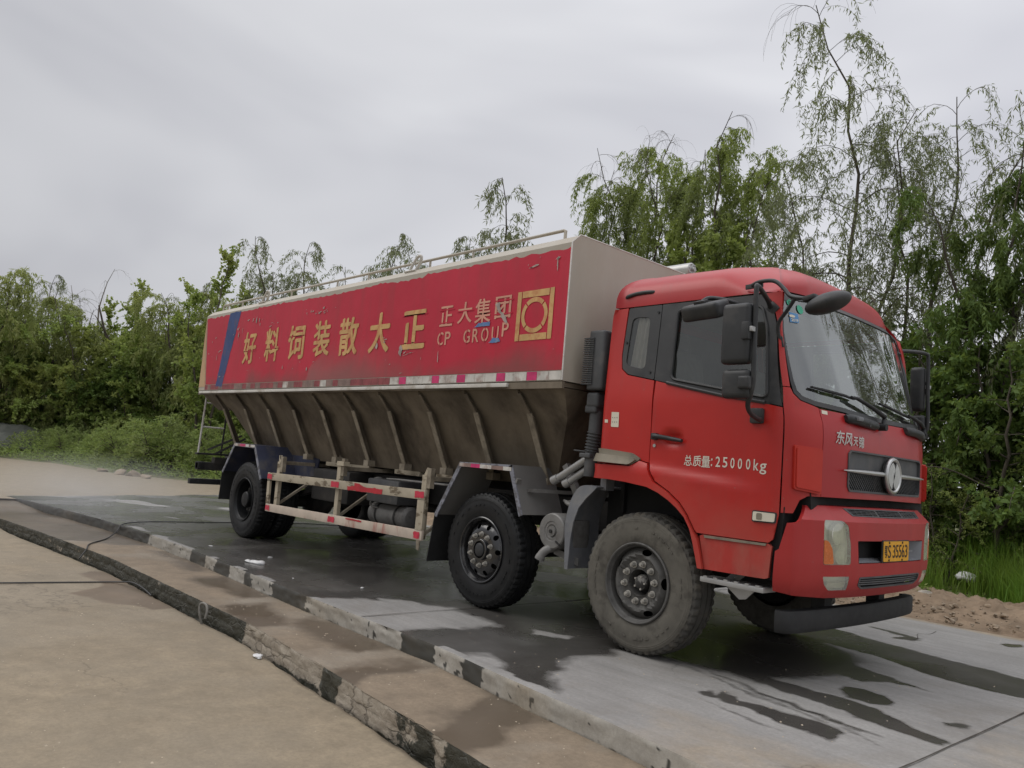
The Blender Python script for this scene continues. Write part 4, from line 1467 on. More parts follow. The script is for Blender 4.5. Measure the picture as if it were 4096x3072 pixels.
panel(b, Ys, ragged([(-3.735, 2.47), (-3.69, 2.465), (-3.675, 2.51), (-3.71, 2.535)], .005, .02, 12), thick=0, off=.0095, step=.3)
panel(b, Ys, ragged([(-3.27, 2.40), (-3.22, 2.35), (-3.20, 2.44), (-3.24, 2.48)], .006, .02, 13), thick=0, off=.0095, step=.3)
M_['chip'] = mat('bare_scraped_metal', (0.33, 0.27, 0.24), 0.6, var=0.35, vs=18)
finish('paint_chips', b, M_['chip'], body, None, recalc=False)
# reflective tape along the bottom edge of the side, dull on the left where road dirt covers it
b = new_bm()
x = XF - .012
i = 0
cyc = [(0, .15), (0, .14), (1, .13), (0, .17), (0, .11), (1, .12), (0, .16)]
while x > -8.5:
    k, w_ = cyc[i % 7]
    w_ *= 1.0
    panel(b, Ys, [(x - w_, 2.063), (x - .004, 2.063), (x - .004, 2.138), (x - w_, 2.138)], thick=0, off=.004, step=.4, mi=k if x > -3.3 or rr.random() < .06 else (2 if rr.random() < .35 else 3))
    x -= w_
    i += 1
M_['tape_dirty'] = mat('grimy_reflective_tape', (0.20, 0.135, 0.115), 0.6, var=0.3, vs=9)
M_['tape_pink'] = mat('grimy_red_tape', (0.24, 0.055, 0.06), 0.6, var=0.3, vs=9)
M_['tape_bright'] = mat('magenta_red_reflective_tape', (0.50, 0.03, 0.13), 0.35, var=0.2, vs=14)
finish('reflective_tape', b, [M_['tape_white'], M_['tape_bright'], M_['tape_dirty'], M_['tape_pink']], body, None, recalc=False)
b = new_bm()
box(b, ((-8.66 - 1.48) / 2, -1.262, 2.026), (8.66 - 1.48, .03, .036), bev=.003)
box(b, ((XB + XF) / 2, -1.235, 2.020), (XF - XB, .03, .058), mi=1)
finish('lower_trim', b, [M_['white_trim'], M_['hopper']], body, 30)
b = new_bm()
tube(b, [(XF - .004, -1.252, 2.06), (XF - .004, -1.252, 3.244), (XF - .004, -1.156, 3.328)], .007, 6)
tube(b, [(XF - .004, -1.156, 3.328), (XF - .004, 1.156, 3.328)], .008, 6)
finish('edge_bead', b, M_['white_trim'], body, 40)

# ---- hopper below the box with its ribs
b = new_bm()
wl = [(-1.20, 2.0), (-.97, 1.76), (-.66, 1.15), (.66, 1.15), (.97, 1.76), (1.20, 2.0)]
xf = {2.0: (-.83, -8.25), 1.76: (-.99, -8.02), 1.15: (-1.36, -7.55)}
fr = [b.verts.new((xf[z][0], y, z)) for y, z in wl]
bk = [b.verts.new((xf[z][1], y, z)) for y, z in wl]
for i in range(6):
    b.faces.new((fr[i], fr[(i + 1) % 6], bk[(i + 1) % 6], bk[i]))
b.faces.new((fr[0], fr[1], fr[4], fr[5]))
b.faces.new((fr[1], fr[2], fr[3], fr[4]))
b.faces.new((bk[0], bk[1], bk[4], bk[5]))
b.faces.new((bk[1], bk[2], bk[3], bk[4]))
box(b, ((XF + XB) / 2, 0, 2.028), (XF - XB - .04, 2.44, .04))
prism(b, [(-1.19, 2.008), (-.74, 2.008), (-.9, 1.78)], XB + .02, -8.25, 'x')
hop = finish('hopper', b, M_['hopper'], truck, 25)
for sg in (1, -1):
    for i in range(10):
        x = -8.17 + .752 * i
        b = new_bm()
        pl = [(-1.215, 2.004), (-1.205, 1.955), (-1.065, 1.79), (-.79, 1.215), (-.74, 1.20), (-.72, 1.27), (-.97, 1.775), (-1.17, 1.99)]
        prism(b, [(y * sg, z) for y, z in pl], x - .004, x + .004, 'x')
        bar(b, (x + .03, -1.066 * sg, 1.792), (x + .03, -.79 * sg, 1.216), .068, .010, up=(0, sg, -.3), mi=1)
        bar(b, (x + .02, -1.205 * sg, 1.955), (x + .02, -1.066 * sg, 1.792), .045, .008, up=(0, sg, -.9), mi=0)
        box(b, (x + .03, -.77 * sg, 1.19), (.10, .10, .07), mi=1)
        finish('rib', b, [M_['hopper'], M_['rib']], hop, 30)

# ---- railing, folding hooks and auger motor on the roof of the box
b = new_bm()
tube(b, [(-8.65, -1.05, 3.345), (-8.65, -1.05, 3.43), (-8.61, -1.05, 3.45), (-1.13, -1.05, 3.445), (-1.11, -1.05, 3.44), (-1.11, -1.05, 3.33)], .015, 8)
for x in (-8.46, -7.93, -6.33, -5.09, -4.36, -3.13, -2.40):
    tube(b, [(x, -1.05, 3.325), (x, -1.05, 3.446)], .013, 8)
finish('roof_railing', b, M_['beige'], truck, 50)
for x in (-6.9, -3.25):
    b = new_bm()
    tube(b, smooth_path([(x - .09, -1.17, 3.31), (x - .02, -1.17, 3.40), (x + .06, -1.17, 3.465), (x + .11, -1.165, 3.455), (x + .06, -1.15, 3.38), (x - .03, -1.14, 3.32)], 5), .016, 8)
    box(b, (x - .05, -1.175, 3.305), (.20, .05, .012), rot=(-.7, 0, 0))
    finish('folding_hook', b, M_['white_trim'], truck, 50)
b = new_bm()
cyl(b, (-1.30, .52, 3.415), (-.84, .52, 3.415), .068, 24, 0, .008)
cyl(b, (-.84, .52, 3.415), (-.81, .52, 3.415), .022, 10)
for a in range(6):
    cyl(b, (-.84, .52 + .05 * math.cos(a), 3.415 + .05 * math.sin(a)), (-.83, .52 + .05 * math.cos(a), 3.415 + .05 * math.sin(a)), .008, 6)
box(b, (-1.45, .52, 3.38), (.45, .2, .13), bev=.01, mi=1)
box(b, (-1.15, .52, 3.335), (.2, .16, .06), mi=1)
finish('auger_motor', b, [M_['alu'], M_['grey_plastic']], truck, 40)

# ================================================================== chassis and running gear
b = new_bm()
for y in (-.43, .43):
    box(b, (-4.15, y, .93), (10.3, .08, .26))
for x in (-8.6, -7.4, -6.2, -4.9, -3.6, -2.6, -.9):
    box(b, (x, 0, .93), (.10, .80, .18))
box(b, (-4.7, 0, 1.10), (6.3, .5, .10))
finish('chassis_frame', b, M_['dark_steel'], truck, 30)
for x in (0, X2, XR):
    b = new_bm()
    cyl(b, (x, -.9, RW), (x, .9, RW), .085, 14)
    if x == XR:
        bmesh.ops.create_uvsphere(b, u_segments=20, v_segments=12, radius=.24, matrix=Matrix.Translation((x, 0, RW)))
    for y in (-.46, .46):
        bw = smooth_path([(x - .72, y, .76), (x - .3, y, .65), (x, y, .63), (x + .3, y, .65), (x + .72, y, .76)], 4)
        for k in range(len(bw) - 1):
            bar(b, bw[k], bw[k + 1], .08, .07)
    finish('axle', b, M_['dark_steel'], truck, 40)
b = new_bm()
box(b, (.35, 0, .86), (1.0, .62, .66), bev=.05)
box(b, (-.65, 0, .82), (.9, .42, .42), bev=.06)
cyl(b, (-1.1, 0, .80), (-6.6, 0, .62), .055, 12)
finish('engine', b, M_['dark_steel'], truck, 40)
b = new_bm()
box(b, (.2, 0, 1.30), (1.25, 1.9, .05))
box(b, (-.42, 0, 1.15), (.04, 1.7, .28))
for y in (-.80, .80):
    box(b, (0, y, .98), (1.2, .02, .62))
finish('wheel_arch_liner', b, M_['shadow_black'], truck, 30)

# grey plastic guard behind each front wheel
for sg in (1, -1):
    b = new_bm()
    line = smooth_path([(-.742, .515, 0), (-.755, .70, 0), (-.768, .86, 0), (-.750, .99, 0), (-.705, 1.11, 0), (-.640, 1.185, 0), (-.55, 1.205, 0), (-.455, 1.200, 0)], 4)
    strip_sheet(b, [(p.x, p.y) for p in line], .012, -1.13 * sg, -.72 * sg)
    fl = [(-.742, .515), (-.755, .70), (-.768, .86), (-.750, .99), (-.705, 1.11), (-.640, 1.185), (-.55, 1.205), (-.455, 1.200), (-.49, 1.165), (-.56, 1.105), (-.635, 1.02), (-.680, .90), (-.700, .76), (-.708, .515)]
    prism(b, fl, -1.135 * sg, -1.122 * sg, 'y')
    box(b, (-.46, -1.0 * sg, 1.24), (.06, .10, .12))
    finish('front_mudguard', b, M_['fender_plastic'], truck, 40)

# angular sheet-metal mudguards with rubber flaps
def mudguard(line, flap, sg, y0, y1, mats, tape):
    b = new_bm()
    strip_sheet(b, line, .008, y0 * sg, y1 * sg, 0)
    for (p, q) in zip(line[:-1], line[1:]):
        a, c = Vector((p[0], (y0 - .004) * sg, p[1])), Vector((q[0], (y0 - .004) * sg, q[1]))
        d = (c - a).normalized()
        nn = Vector((d.z, 0, -d.x)) * (1 if d.x > 0 else 1)
        bar(b, a + nn * .02 - d * .004, c + nn * .02 + d * .004, .012, .044, mi=1, up=tuple(-nn))
    g = finish('mudguard', b, mats, truck, 25)
    b = new_bm()
    p, q = line[1], line[2]
    L_ = q[0] - p[0]
    u = 0
    for k, f in tape:
        panel(b, lambda x, z, off=0: Vector((x, (y0 - .010) * sg - off * sg, z)), [(p[0] + L_ * u, p[1] - .038), (p[0] + L_ * (u + f), p[1] - .038), (p[0] + L_ * (u + f), p[1] - .004), (p[0] + L_ * u, p[1] - .004)], thick=0, off=.0025, step=.5, mi=k)
        u += f
    finish('reflective_tape', b, [M_['tape_white'], M_['tape_bright'], M_['tape_dirty']], g, None, recalc=False)
    b = new_bm()
    f0, f1 = flap
    bar(b, (f0[0], (y0 + .20) * sg, f0[1]), (f1[0], (y0 + .20) * sg, f1[1]), .40, .010, up=(1, 0, .1))
    finish('mud_flap', b, M_['rubber'], g, 30)
    return g


for sg in (1, -1):
    mudguard([(-2.445, .780), (-2.121, 1.304), (-1.390, 1.318), (-1.215, .902)], ((-2.445, .80), (-2.515, .32)), sg, -1.20, -.70, [M_['grey_sheet'], M_['mud_lip']], [(0, .10), (2, .13), (1, .18), (0, .22), (2, .22), (0, .15)])
    mudguard([(-7.590, .872), (-7.262, 1.290), (-6.584, 1.283), (-6.30, .850)], ((-7.60, .89), (-7.62, .46)), sg, -1.20, -.66, [M_['mud_blue'], M_['mud_lip']], [(0, .18), (2, .12), (1, .26), (0, .16), (2, .08), (0, .20)])
b = new_bm()
prism(b, [(-6.3, .86), (-6.58, 1.27), (-5.75, 1.17), (-5.8, .95)], -.68, -.66, 'y')
finish('splash_panel', b, M_['mud_blue'], truck, 30)
b = new_bm()
bar(b, (-1.27, -1.10, 1.112), (-1.06, -.52, 1.115), .03, .03)
bar(b, (-1.33, -1.185, 1.155), (-1.31, -1.185, 1.205), .02, .05, up=(0, 1, 0))
finish('guard_stay', b, M_['steel'], truck, 30)

# ---- cream-painted side guard
b = new_bm()
zt = lambda x: .898 + (x + 6.09) * .0145
zl = lambda x: .495 + (x + 6.05) * .0160
Yg = -1.20
bar(b, (-6.095, Yg, zt(-6.095)), (-2.615, Yg, zt(-2.615)), .03, .096, bev=.004)
bar(b, (-6.060, Yg, zl(-6.06)), (-2.615, Yg, zl(-2.615)), .03, .098, mi=1, bev=.004)
bar(b, (-6.055, Yg + .001, .84), (-6.035, Yg + .001, .55), .028, .068, up=(1, 0, 0))
bar(b, (-2.672, Yg - .001, .895), (-2.672, Yg - .001, .60), .034, .112, up=(1, 0, 0))
for x, top in ((-5.885, 1.10), (-4.368, 1.155), (-2.70, 1.145)):
    bar(b, (x, Yg + .045, top), (x + .01, Yg + .045, .51), .045, .075, up=(1, 0, 0))
    bar(b, (x + .02, Yg + .04, min(top, 1.12) - .01), (x + .02, -.45, min(top, 1.12) - .01), .045, .045, mi=2)
    bar(b, (x + .03, Yg + .06, .56), (x + .03, -.48, 1.02), .03, .03, mi=2)
    box(b, (x + .07, Yg + .05, top - .03), (.06, .05, .20), mi=2)
prism(b, [(-5.915, 1.09), (-5.855, 1.09), (-5.850, 1.18), (-5.868, 1.185), (-5.872, 1.13), (-5.898, 1.13), (-5.905, 1.185), (-5.925, 1.18)], Yg + .035, Yg + .045, 'y')
prism(b, [(-2.73, 1.14), (-2.67, 1.14), (-2.66, 1.22), (-2.685, 1.22)], Yg + .035, Yg + .045, 'y')
prism(b, [(-2.70, .50), (-2.64, .50), (-2.65, .40), (-2.69, .41)], Yg - .01, Yg + .0, 'y', 2)
box(b, (-4.33, Yg + .05, 1.165), (.15, .08, .05))
sg_ = finish('side_guard', b, [M_['cream'], M_['cream2'], M_['rib']], truck, 30)
Yt = flat_y(Yg - .0155)
b = new_bm()
b.free()
for x0, x1, f0, f1 in ((-6.085, -5.955, zt, .0), (-4.445, -4.270, zt, 0), (-2.785, -2.628, zt, 0), (-6.05, -5.935, zl, 0), (-4.44, -4.295, zl, 0), (-2.745, -2.645, zl, 0)):
    b = new_bm()
    panel(b, Yt, ragged([(x0, f0(x0) - .033), (x1, f0(x1) - .033), (x1, f0(x1) + .030), (x0, f0(x0) + .030)], .0035, .025, int(-x0 * 9)), thick=0, off=.004, step=.4)
    finish('reflector', b, M_['tape_red'], sg_, None, recalc=False)
b = new_bm()
panel(b, Yt, ragged([(-4.08, zt(-4) - .046), (-3.37, zt(-3.4) - .046), (-3.37, zt(-3.4) + .006), (-3.72, zt(-3.7) + .004), (-3.86, zt(-3.8) + .040), (-3.93, zt(-3.9) + .036), (-3.93, zt(-3.9) + .002), (-4.08, zt(-4) - .004)], .004, .03, 77), thick=0, off=.003, step=.4)
panel(b, Yt, ragged([(-4.05, zl(-4) + .030), (-3.72, zl(-3.7) + .020), (-3.72, zl(-3.7) + .042), (-4.05, zl(-4) + .044)], .003, .03, 78), thick=0, off=.003, step=.4)
M_['guard_red'] = mat('red_paint_patch', (0.40, 0.018, 0.028), 0.5, var=0.2, vs=8)
finish('red_marking', b, M_['guard_red'], sg_, None, recalc=False)

# ---- things hung on the chassis
b = new_bm()
cyl(b, (-4.16, -.76, .635), (-3.42, -.76, .635), .125, 28, 0, .03)
for x in (-3.98, -3.6):
    lathe(b, [(-.02, .128), (.02, .128)], 28, 1, (x, -.76, .635), axis='x')
    box(b, (x, -.70, .80), (.05, .10, .12), mi=1)
finish('air_tank', b, [M_['steel'], M_['dark_steel']], truck, 40)
b = new_bm()
box(b, (-3.78, -.74, .90), (.62, .42, .26), bev=.02)
cyl(b, (-4.14, -.80, .96), (-4.06, -.80, .96), .085, 18, 1, .02)
for k in range(4):
    tube(b, [(-3.75, -.92 + .05 * k, 1.045), (-2.62, -.92 + .05 * k, 1.055)], .008, 6, 1)
tube(b, smooth_path([(-4.12, -.85, .80), (-4.05, -.9, .72), (-3.95, -.86, .70)], 5), .014, 6, 1)
finish('battery_box', b, [M_['grey_plastic'], M_['steel']], truck, 40)
b = new_bm()
box(b, (-5.15, -.66, .86), (.9, .34, .40), bev=.03)
finish('tool_box', b, M_['dark_steel'], truck, 40)
b = new_bm()
for x0, x1 in ((-5.6, -4.55), (-4.0, -3.5), (-3.2, -2.4)):
    b = new_bm()
    box(b, ((x0 + x1) / 2, -.62, 1.135), (x1 - x0, .08, .075), bev=.01)
    finish('hopper_runner', b, M_['cream'], truck, 30)
# air-dryer drum with elbow outlet
b = new_bm()
lathe(b, [(.30, .10), (.30, .150), (.02, .154), (.0, .150), (-.008, .140), (-.008, .085), (-.002, .080), (-.004, .060), (.004, .050), (.006, .045), (-.012, .042), (-.012, .001)], 40, 0, (-.945, -1.10, .795))
box(b, (-.82, -.95, .795), (.16, .20, .24), bev=.03)
tube(b, smooth_path([(-.955, -1.05, .655), (-.98, -1.10, .640), (-1.01, -1.13, .600), (-1.03, -1.14, .55)], 5), [.036] * 12 + [.040, .042, .042, .042], 12)
for a in (R(200), R(300)):
    pass
box(b, (-.86, -1.112, .705), (.055, .01, .012), rot=(0, .5, 0), mi=1)
cyl(b, (-.945, -1.116, .795), (-.945, -1.125, .795), .016, 10, 1)
prism(b, [(-1.0, .655), (-.70, .60), (-.70, .54), (-.98, .60)], -1.02, -1.01, 'y')
finish('air_dryer', b, [M_['steel'], M_['dark_steel']], truck, 35)
# hydraulic pipes
b = new_bm()
tube(b, [(-1.125, -.95, 1.212), (-1.06, -.95, 1.243)], .040, 14)
tube(b, [(-1.06, -.95, 1.243), (-.70, -.95, 1.45)], .032, 14)
tube(b, [(-1.01, -.92, 1.195), (-.95, -.92, 1.225)], .040, 14)
tube(b, [(-.95, -.92, 1.225), (-.68, -.92, 1.385)], .032, 14)
finish('hydraulic_pipe', b, M_['alu'], truck, 40)
b = new_bm()
bar(b, (-1.12, -.80, 1.36), (-.96, -.80, 1.12), .05, .06)
tube(b, smooth_path([(-1.02, -.9, 1.05), (-.9, -.95, 1.05), (-.82, -.93, 1.12), (-.80, -.8, 1.2)], 5), .012, 6)
tube(b, smooth_path([(-.9, -1.0, 1.045), (-.82, -1.03, 1.03), (-.75, -1.0, 1.04)], 5), .018, 8)
finish('pipe_bracket', b, M_['steel'], truck, 40)
# intake snorkel
b = new_bm()
rounded_block(b, (-.585, -1.02, 2.24), (.165, .20, .50), bev=.025)
for k in range(22):
    box(b, (-.655, -1.118, 2.04 + k * .0182), (.11, .03, .009), mi=0)
rounded_block(b, (-.61, -1.02, 1.91), (.13, .16, .13), bev=.03)
rounded_block(b, (-.625, -1.02, 1.835), (.125, .15, .065), bev=.02)
cyl(b, (-.61, -1.02, 1.82), (-.615, -1.02, 1.64), .058, 16)
pr = [Vector((-.615 - .02 * t, -1.02, 1.645 - .155 * t)) for t in np.linspace(0, 1, 25)]
tube(b, pr, [.066 if k % 4 < 2 else .054 for k in range(25)], 18)
cyl(b, (-.64, -1.02, 1.49), (-.64, -1.02, 1.28), .052, 16)
rounded_block(b, (-.655, -1.02, 1.45), (.12, .14, .04), bev=.012)
tube(b, [(-.80, -1.06, 1.488), (-.66, -1.05, 1.483)], .006, 6)
finish('air_intake', b, M_['grey_plastic'], truck, 40)

# ---- tail: ladder, light beam, underrun beam
b = new_bm()
tube(b, [(-8.75, -1.11, 2.02), (-8.75, -1.139, 1.075)], .016, 8)
tube(b, [(-8.75, -.755, 1.72), (-8.75, -.775, 1.08)], .016, 8, 1)
for z, y1 in ((1.878, -.90), (1.495, -.765)):
    tube(b, [(-8.75, -1.115, z), (-8.75, y1, z)], .013, 8)
bar(b, (-8.75, -1.17, 1.072), (-8.75, -.55, 1.078), .08, .03, mi=1)
finish('rear_ladder', b, [M_['white_trim'], M_['dark_steel']], truck, 40)
b = new_bm()
bar(b, (-8.75, -.99, 1.14), (-8.40, -.62, 1.40), .035, .03)
bar(b, (-8.75, -.87, 1.08), (-8.40, -.55, 1.36), .035, .03)
finish('tail_strut', b, M_['dark_steel'], truck, 40)
b = new_bm()
box(b, (-8.72, 0, .885), (.10, 2.30, .125), bev=.008)
box(b, (-8.73, -1.10, .89), (.14, .10, .105), bev=.01, mi=1)
box(b, (-8.70, -.78, .98), (.12, .25, .10), mi=0)
tube(b, smooth_path([(-8.66, -.85, .83), (-8.66, -.83, .77), (-8.66, -.78, .74)], 4), .007, 6)
cyl(b, (-8.78, -.73, .89), (-8.765, -.73, .89), .018, 8, 1)
finish('light_beam', b, [M_['dark_steel'], M_['rubber']], truck, 40)
b = new_bm()
box(b, (-8.75, 0, .64), (.10, 2.46, .085), bev=.01)
for y in (-.5, .5):
    box(b, (-8.72, y, .76), (.08, .08, .25))
finish('rear_underrun_bar', b, M_['rubber'], truck, 40)

# ================================================================== ground
KX = np.array([-40, -16, -13, -10.84, -8.9, -7.25, -5.64, -2.75, -.8, 0, .5, 1.0, 1.6, 3.0, 6, 14.])
KY = np.array([-6.5, -3.5, -2.95, -2.56, -2.34, -2.235, -2.235, -2.330, -2.345, -2.43, -2.47, -2.505, -2.575, -2.75, -3.15, -4.2])
BX = np.array([-40, -16, -13, -10.2, -8.6, -7.45, -6.05, -4.55, -2.37, -.88, -.05, .85, 2.0, 4.0, 8, 14.])
BY = np.array([-8, -4.6, -3.95, -3.42, -3.24, -3.135, -3.02, -3.01, -2.995, -3.10, -3.17, -3.245, -3.36, -3.6, -4.1, -5.0])


def fbm(x, y, sc, oc=4, seed=0.0):
    return np.array([noise.fractal(Vector((a * sc + seed, b * sc - seed, seed * .37)), 1.0, 2.0, oc) for a, b in zip(np.ravel(x), np.ravel(y))]).reshape(np.shape(x))


def grid_faces(nx, ny):
    i, j = np.meshgrid(np.arange(nx - 1), np.arange(ny - 1), indexing='ij')
    a = (i * ny + j).ravel()
    return np.stack([a, a + ny, a + ny + 1, a + 1], 1)


def soft(x, y, poly, w):
    """1 inside a polygon, falling to 0 over a width w outside and inside of its edge"""
    p = np.array(poly, float)
    d = np.full(np.shape(x), 1e9)
    for i in range(len(p)):
        a, b_ = p[i - 1], p[i]
        ab = b_ - a
        t = np.clip(((x - a[0]) * ab[0] + (y - a[1]) * ab[1]) / (ab @ ab + 1e-12), 0, 1)
        d = np.minimum(d, np.hypot(x - a[0] - t * ab[0], y - a[1] - t * ab[1]))
    s = np.where(inside(x, y, poly), 1, -1) * d
    return np.clip(s / (2 * w) + .5, 0, 1)


def concrete_mat(name, dry, dry2, wet, tan, crackle=True, rough_dry=0.8, wet_rough=0.10, streak_x=True):
    """poured concrete with attributes on the mesh: wet (standing water, damp and painted shade) and dirt (dried mud)"""
    m, t, n, l, b = node_mat(name)
    v = mapped(n, l)
    aw = n.new('ShaderNodeAttribute'); aw.attribute_name = 'wet'
    ad = n.new('ShaderNodeAttribute'); ad.attribute_name = 'dirt'
    c = mixc(n, l, ramp(n, l, noise_node(n, l, v, 1.6, 6), 0.3, 0.7), dry, dry2)
    vs = mapped(n, l, (0.6, 5, 1) if streak_x else (2, 2, 2))
    c = mixc(n, l, mathn(n, l, 'MULTIPLY', ramp(n, l, noise_node(n, l, vs, 1.7, 7, .65), .42, .72), .5), c, tuple(q * .62 for q in dry))
    fine = noise_node(n, l, v, 38, 8, .75)
    c = mixc(n, l, mathn(n, l, 'MULTIPLY', ramp(n, l, fine, .38, .66), .38), c, tuple(q * .5 for q in dry))
    blot = ramp(n, l, noise_node(n, l, v, .75, 9, .68, 1.2), .50, .70)
    c = mixc(n, l, mathn(n, l, 'MULTIPLY', blot, .34), c, tuple(q * .52 for q in tan))
    vo = n.new('ShaderNodeTexVoronoi'); vo.feature = 'DISTANCE_TO_EDGE'; vo.inputs['Scale'].default_value = .42
    wv_ = n.new('ShaderNodeVectorMath'); wv_.operation = 'ADD'
    cn = n.new('ShaderNodeTexNoise'); cn.inputs['Scale'].default_value = 2.2; cn.inputs['Detail'].default_value = 6; l(v, cn.inputs['Vector'])
    l(v, wv_.inputs[0]); l(cn.outputs['Color'], wv_.inputs[1]); l(wv_.outputs[0], vo.inputs['Vector'])
    crk = mathn(n, l, 'MULTIPLY', ramp(n, l, vo.outputs['Distance'], .0, .006, (1, 1, 1, 1), (0, 0, 0, 1)), ramp(n, l, noise_node(n, l, v, .6, 3), .52, .60))
    c = mixc(n, l, mathn(n, l, 'MULTIPLY', crk, .45 if crackle else 0), c, tuple(q * .3 for q in dry))
    dn = mathn(n, l, 'ADD', ad.outputs['Fac'], mathn(n, l, 'MULTIPLY_ADD', noise_node(n, l, v, 3.2, 7), .7, -.35), clamp=True)
    dm = ramp(n, l, dn, .30, .70)
    tanc = mixc(n, l, ramp(n, l, noise_node(n, l, v, 5.5, 9, .72), .3, .7), tuple(q * .70 for q in tan), tuple(q * 1.22 for q in tan))
    tanc = mixc(n, l, mathn(n, l, 'MULTIPLY', ramp(n, l, fine, .40, .62), .40), tanc, tuple(q * .60 for q in tan))
    tanc = mixc(n, l, mathn(n, l, 'MULTIPLY', blot, .30), tanc, tuple(q * .62 for q in tan))
    tanc = mixc(n, l, mathn(n, l, 'MULTIPLY', crk, .45 if crackle else 0), tanc, tuple(q * .3 for q in tan))
    c = mixc(n, l, dm, c, tanc)
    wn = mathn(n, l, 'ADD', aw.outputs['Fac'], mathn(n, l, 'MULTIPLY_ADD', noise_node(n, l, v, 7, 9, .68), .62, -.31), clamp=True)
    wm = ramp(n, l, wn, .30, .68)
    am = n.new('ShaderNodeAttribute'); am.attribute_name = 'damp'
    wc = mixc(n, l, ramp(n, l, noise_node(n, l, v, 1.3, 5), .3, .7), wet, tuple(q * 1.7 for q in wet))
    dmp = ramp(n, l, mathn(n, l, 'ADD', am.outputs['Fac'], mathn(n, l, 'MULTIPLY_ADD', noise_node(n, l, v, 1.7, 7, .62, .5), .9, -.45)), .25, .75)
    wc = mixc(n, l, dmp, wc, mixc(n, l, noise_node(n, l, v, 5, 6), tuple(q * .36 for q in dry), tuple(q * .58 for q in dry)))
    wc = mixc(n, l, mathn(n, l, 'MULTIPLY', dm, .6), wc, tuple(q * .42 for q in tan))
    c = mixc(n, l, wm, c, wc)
    l(c, b.inputs['Base Color'])
    pool = ramp(n, l, noise_node(n, l, v, .9, 4, .5, .4), .38, .60)
    rw = mixc(n, l, pool, (wet_rough + .28,) * 3, (wet_rough + .04,) * 3)
    rg = mixc(n, l, wm, (rough_dry,) * 3, rw)
    l(rg, b.inputs['Roughness'])
    b.inputs['Specular IOR Level'].default_value = 0.45
    hb = mathn(n, l, 'MULTIPLY', fine, mathn(n, l, 'MULTIPLY_ADD', wm, -.88, 1.0))
    bump(n, l, hb, .35, .006, b)
    return m


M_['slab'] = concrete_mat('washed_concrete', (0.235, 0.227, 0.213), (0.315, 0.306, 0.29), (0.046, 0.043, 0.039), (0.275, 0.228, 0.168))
M_['strip'] = concrete_mat('muddy_concrete', (0.225, 0.194, 0.148), (0.29, 0.25, 0.198), (0.078, 0.060, 0.041), (0.215, 0.168, 0.116), wet_rough=.28)
M_['near'] = concrete_mat('dusty_tan_concrete', (0.225, 0.187, 0.132), (0.280, 0.234, 0.168), (0.095, 0.071, 0.047), (0.250, 0.202, 0.136), wet_rough=.5, streak_x=False)
M_['kerb'] = concrete_mat('kerb_concrete', (0.34, 0.318, 0.275), (0.46, 0.43, 0.375), (0.034, 0.033, 0.028), (0.30, 0.255, 0.19), wet_rough=.35, streak_x=False)

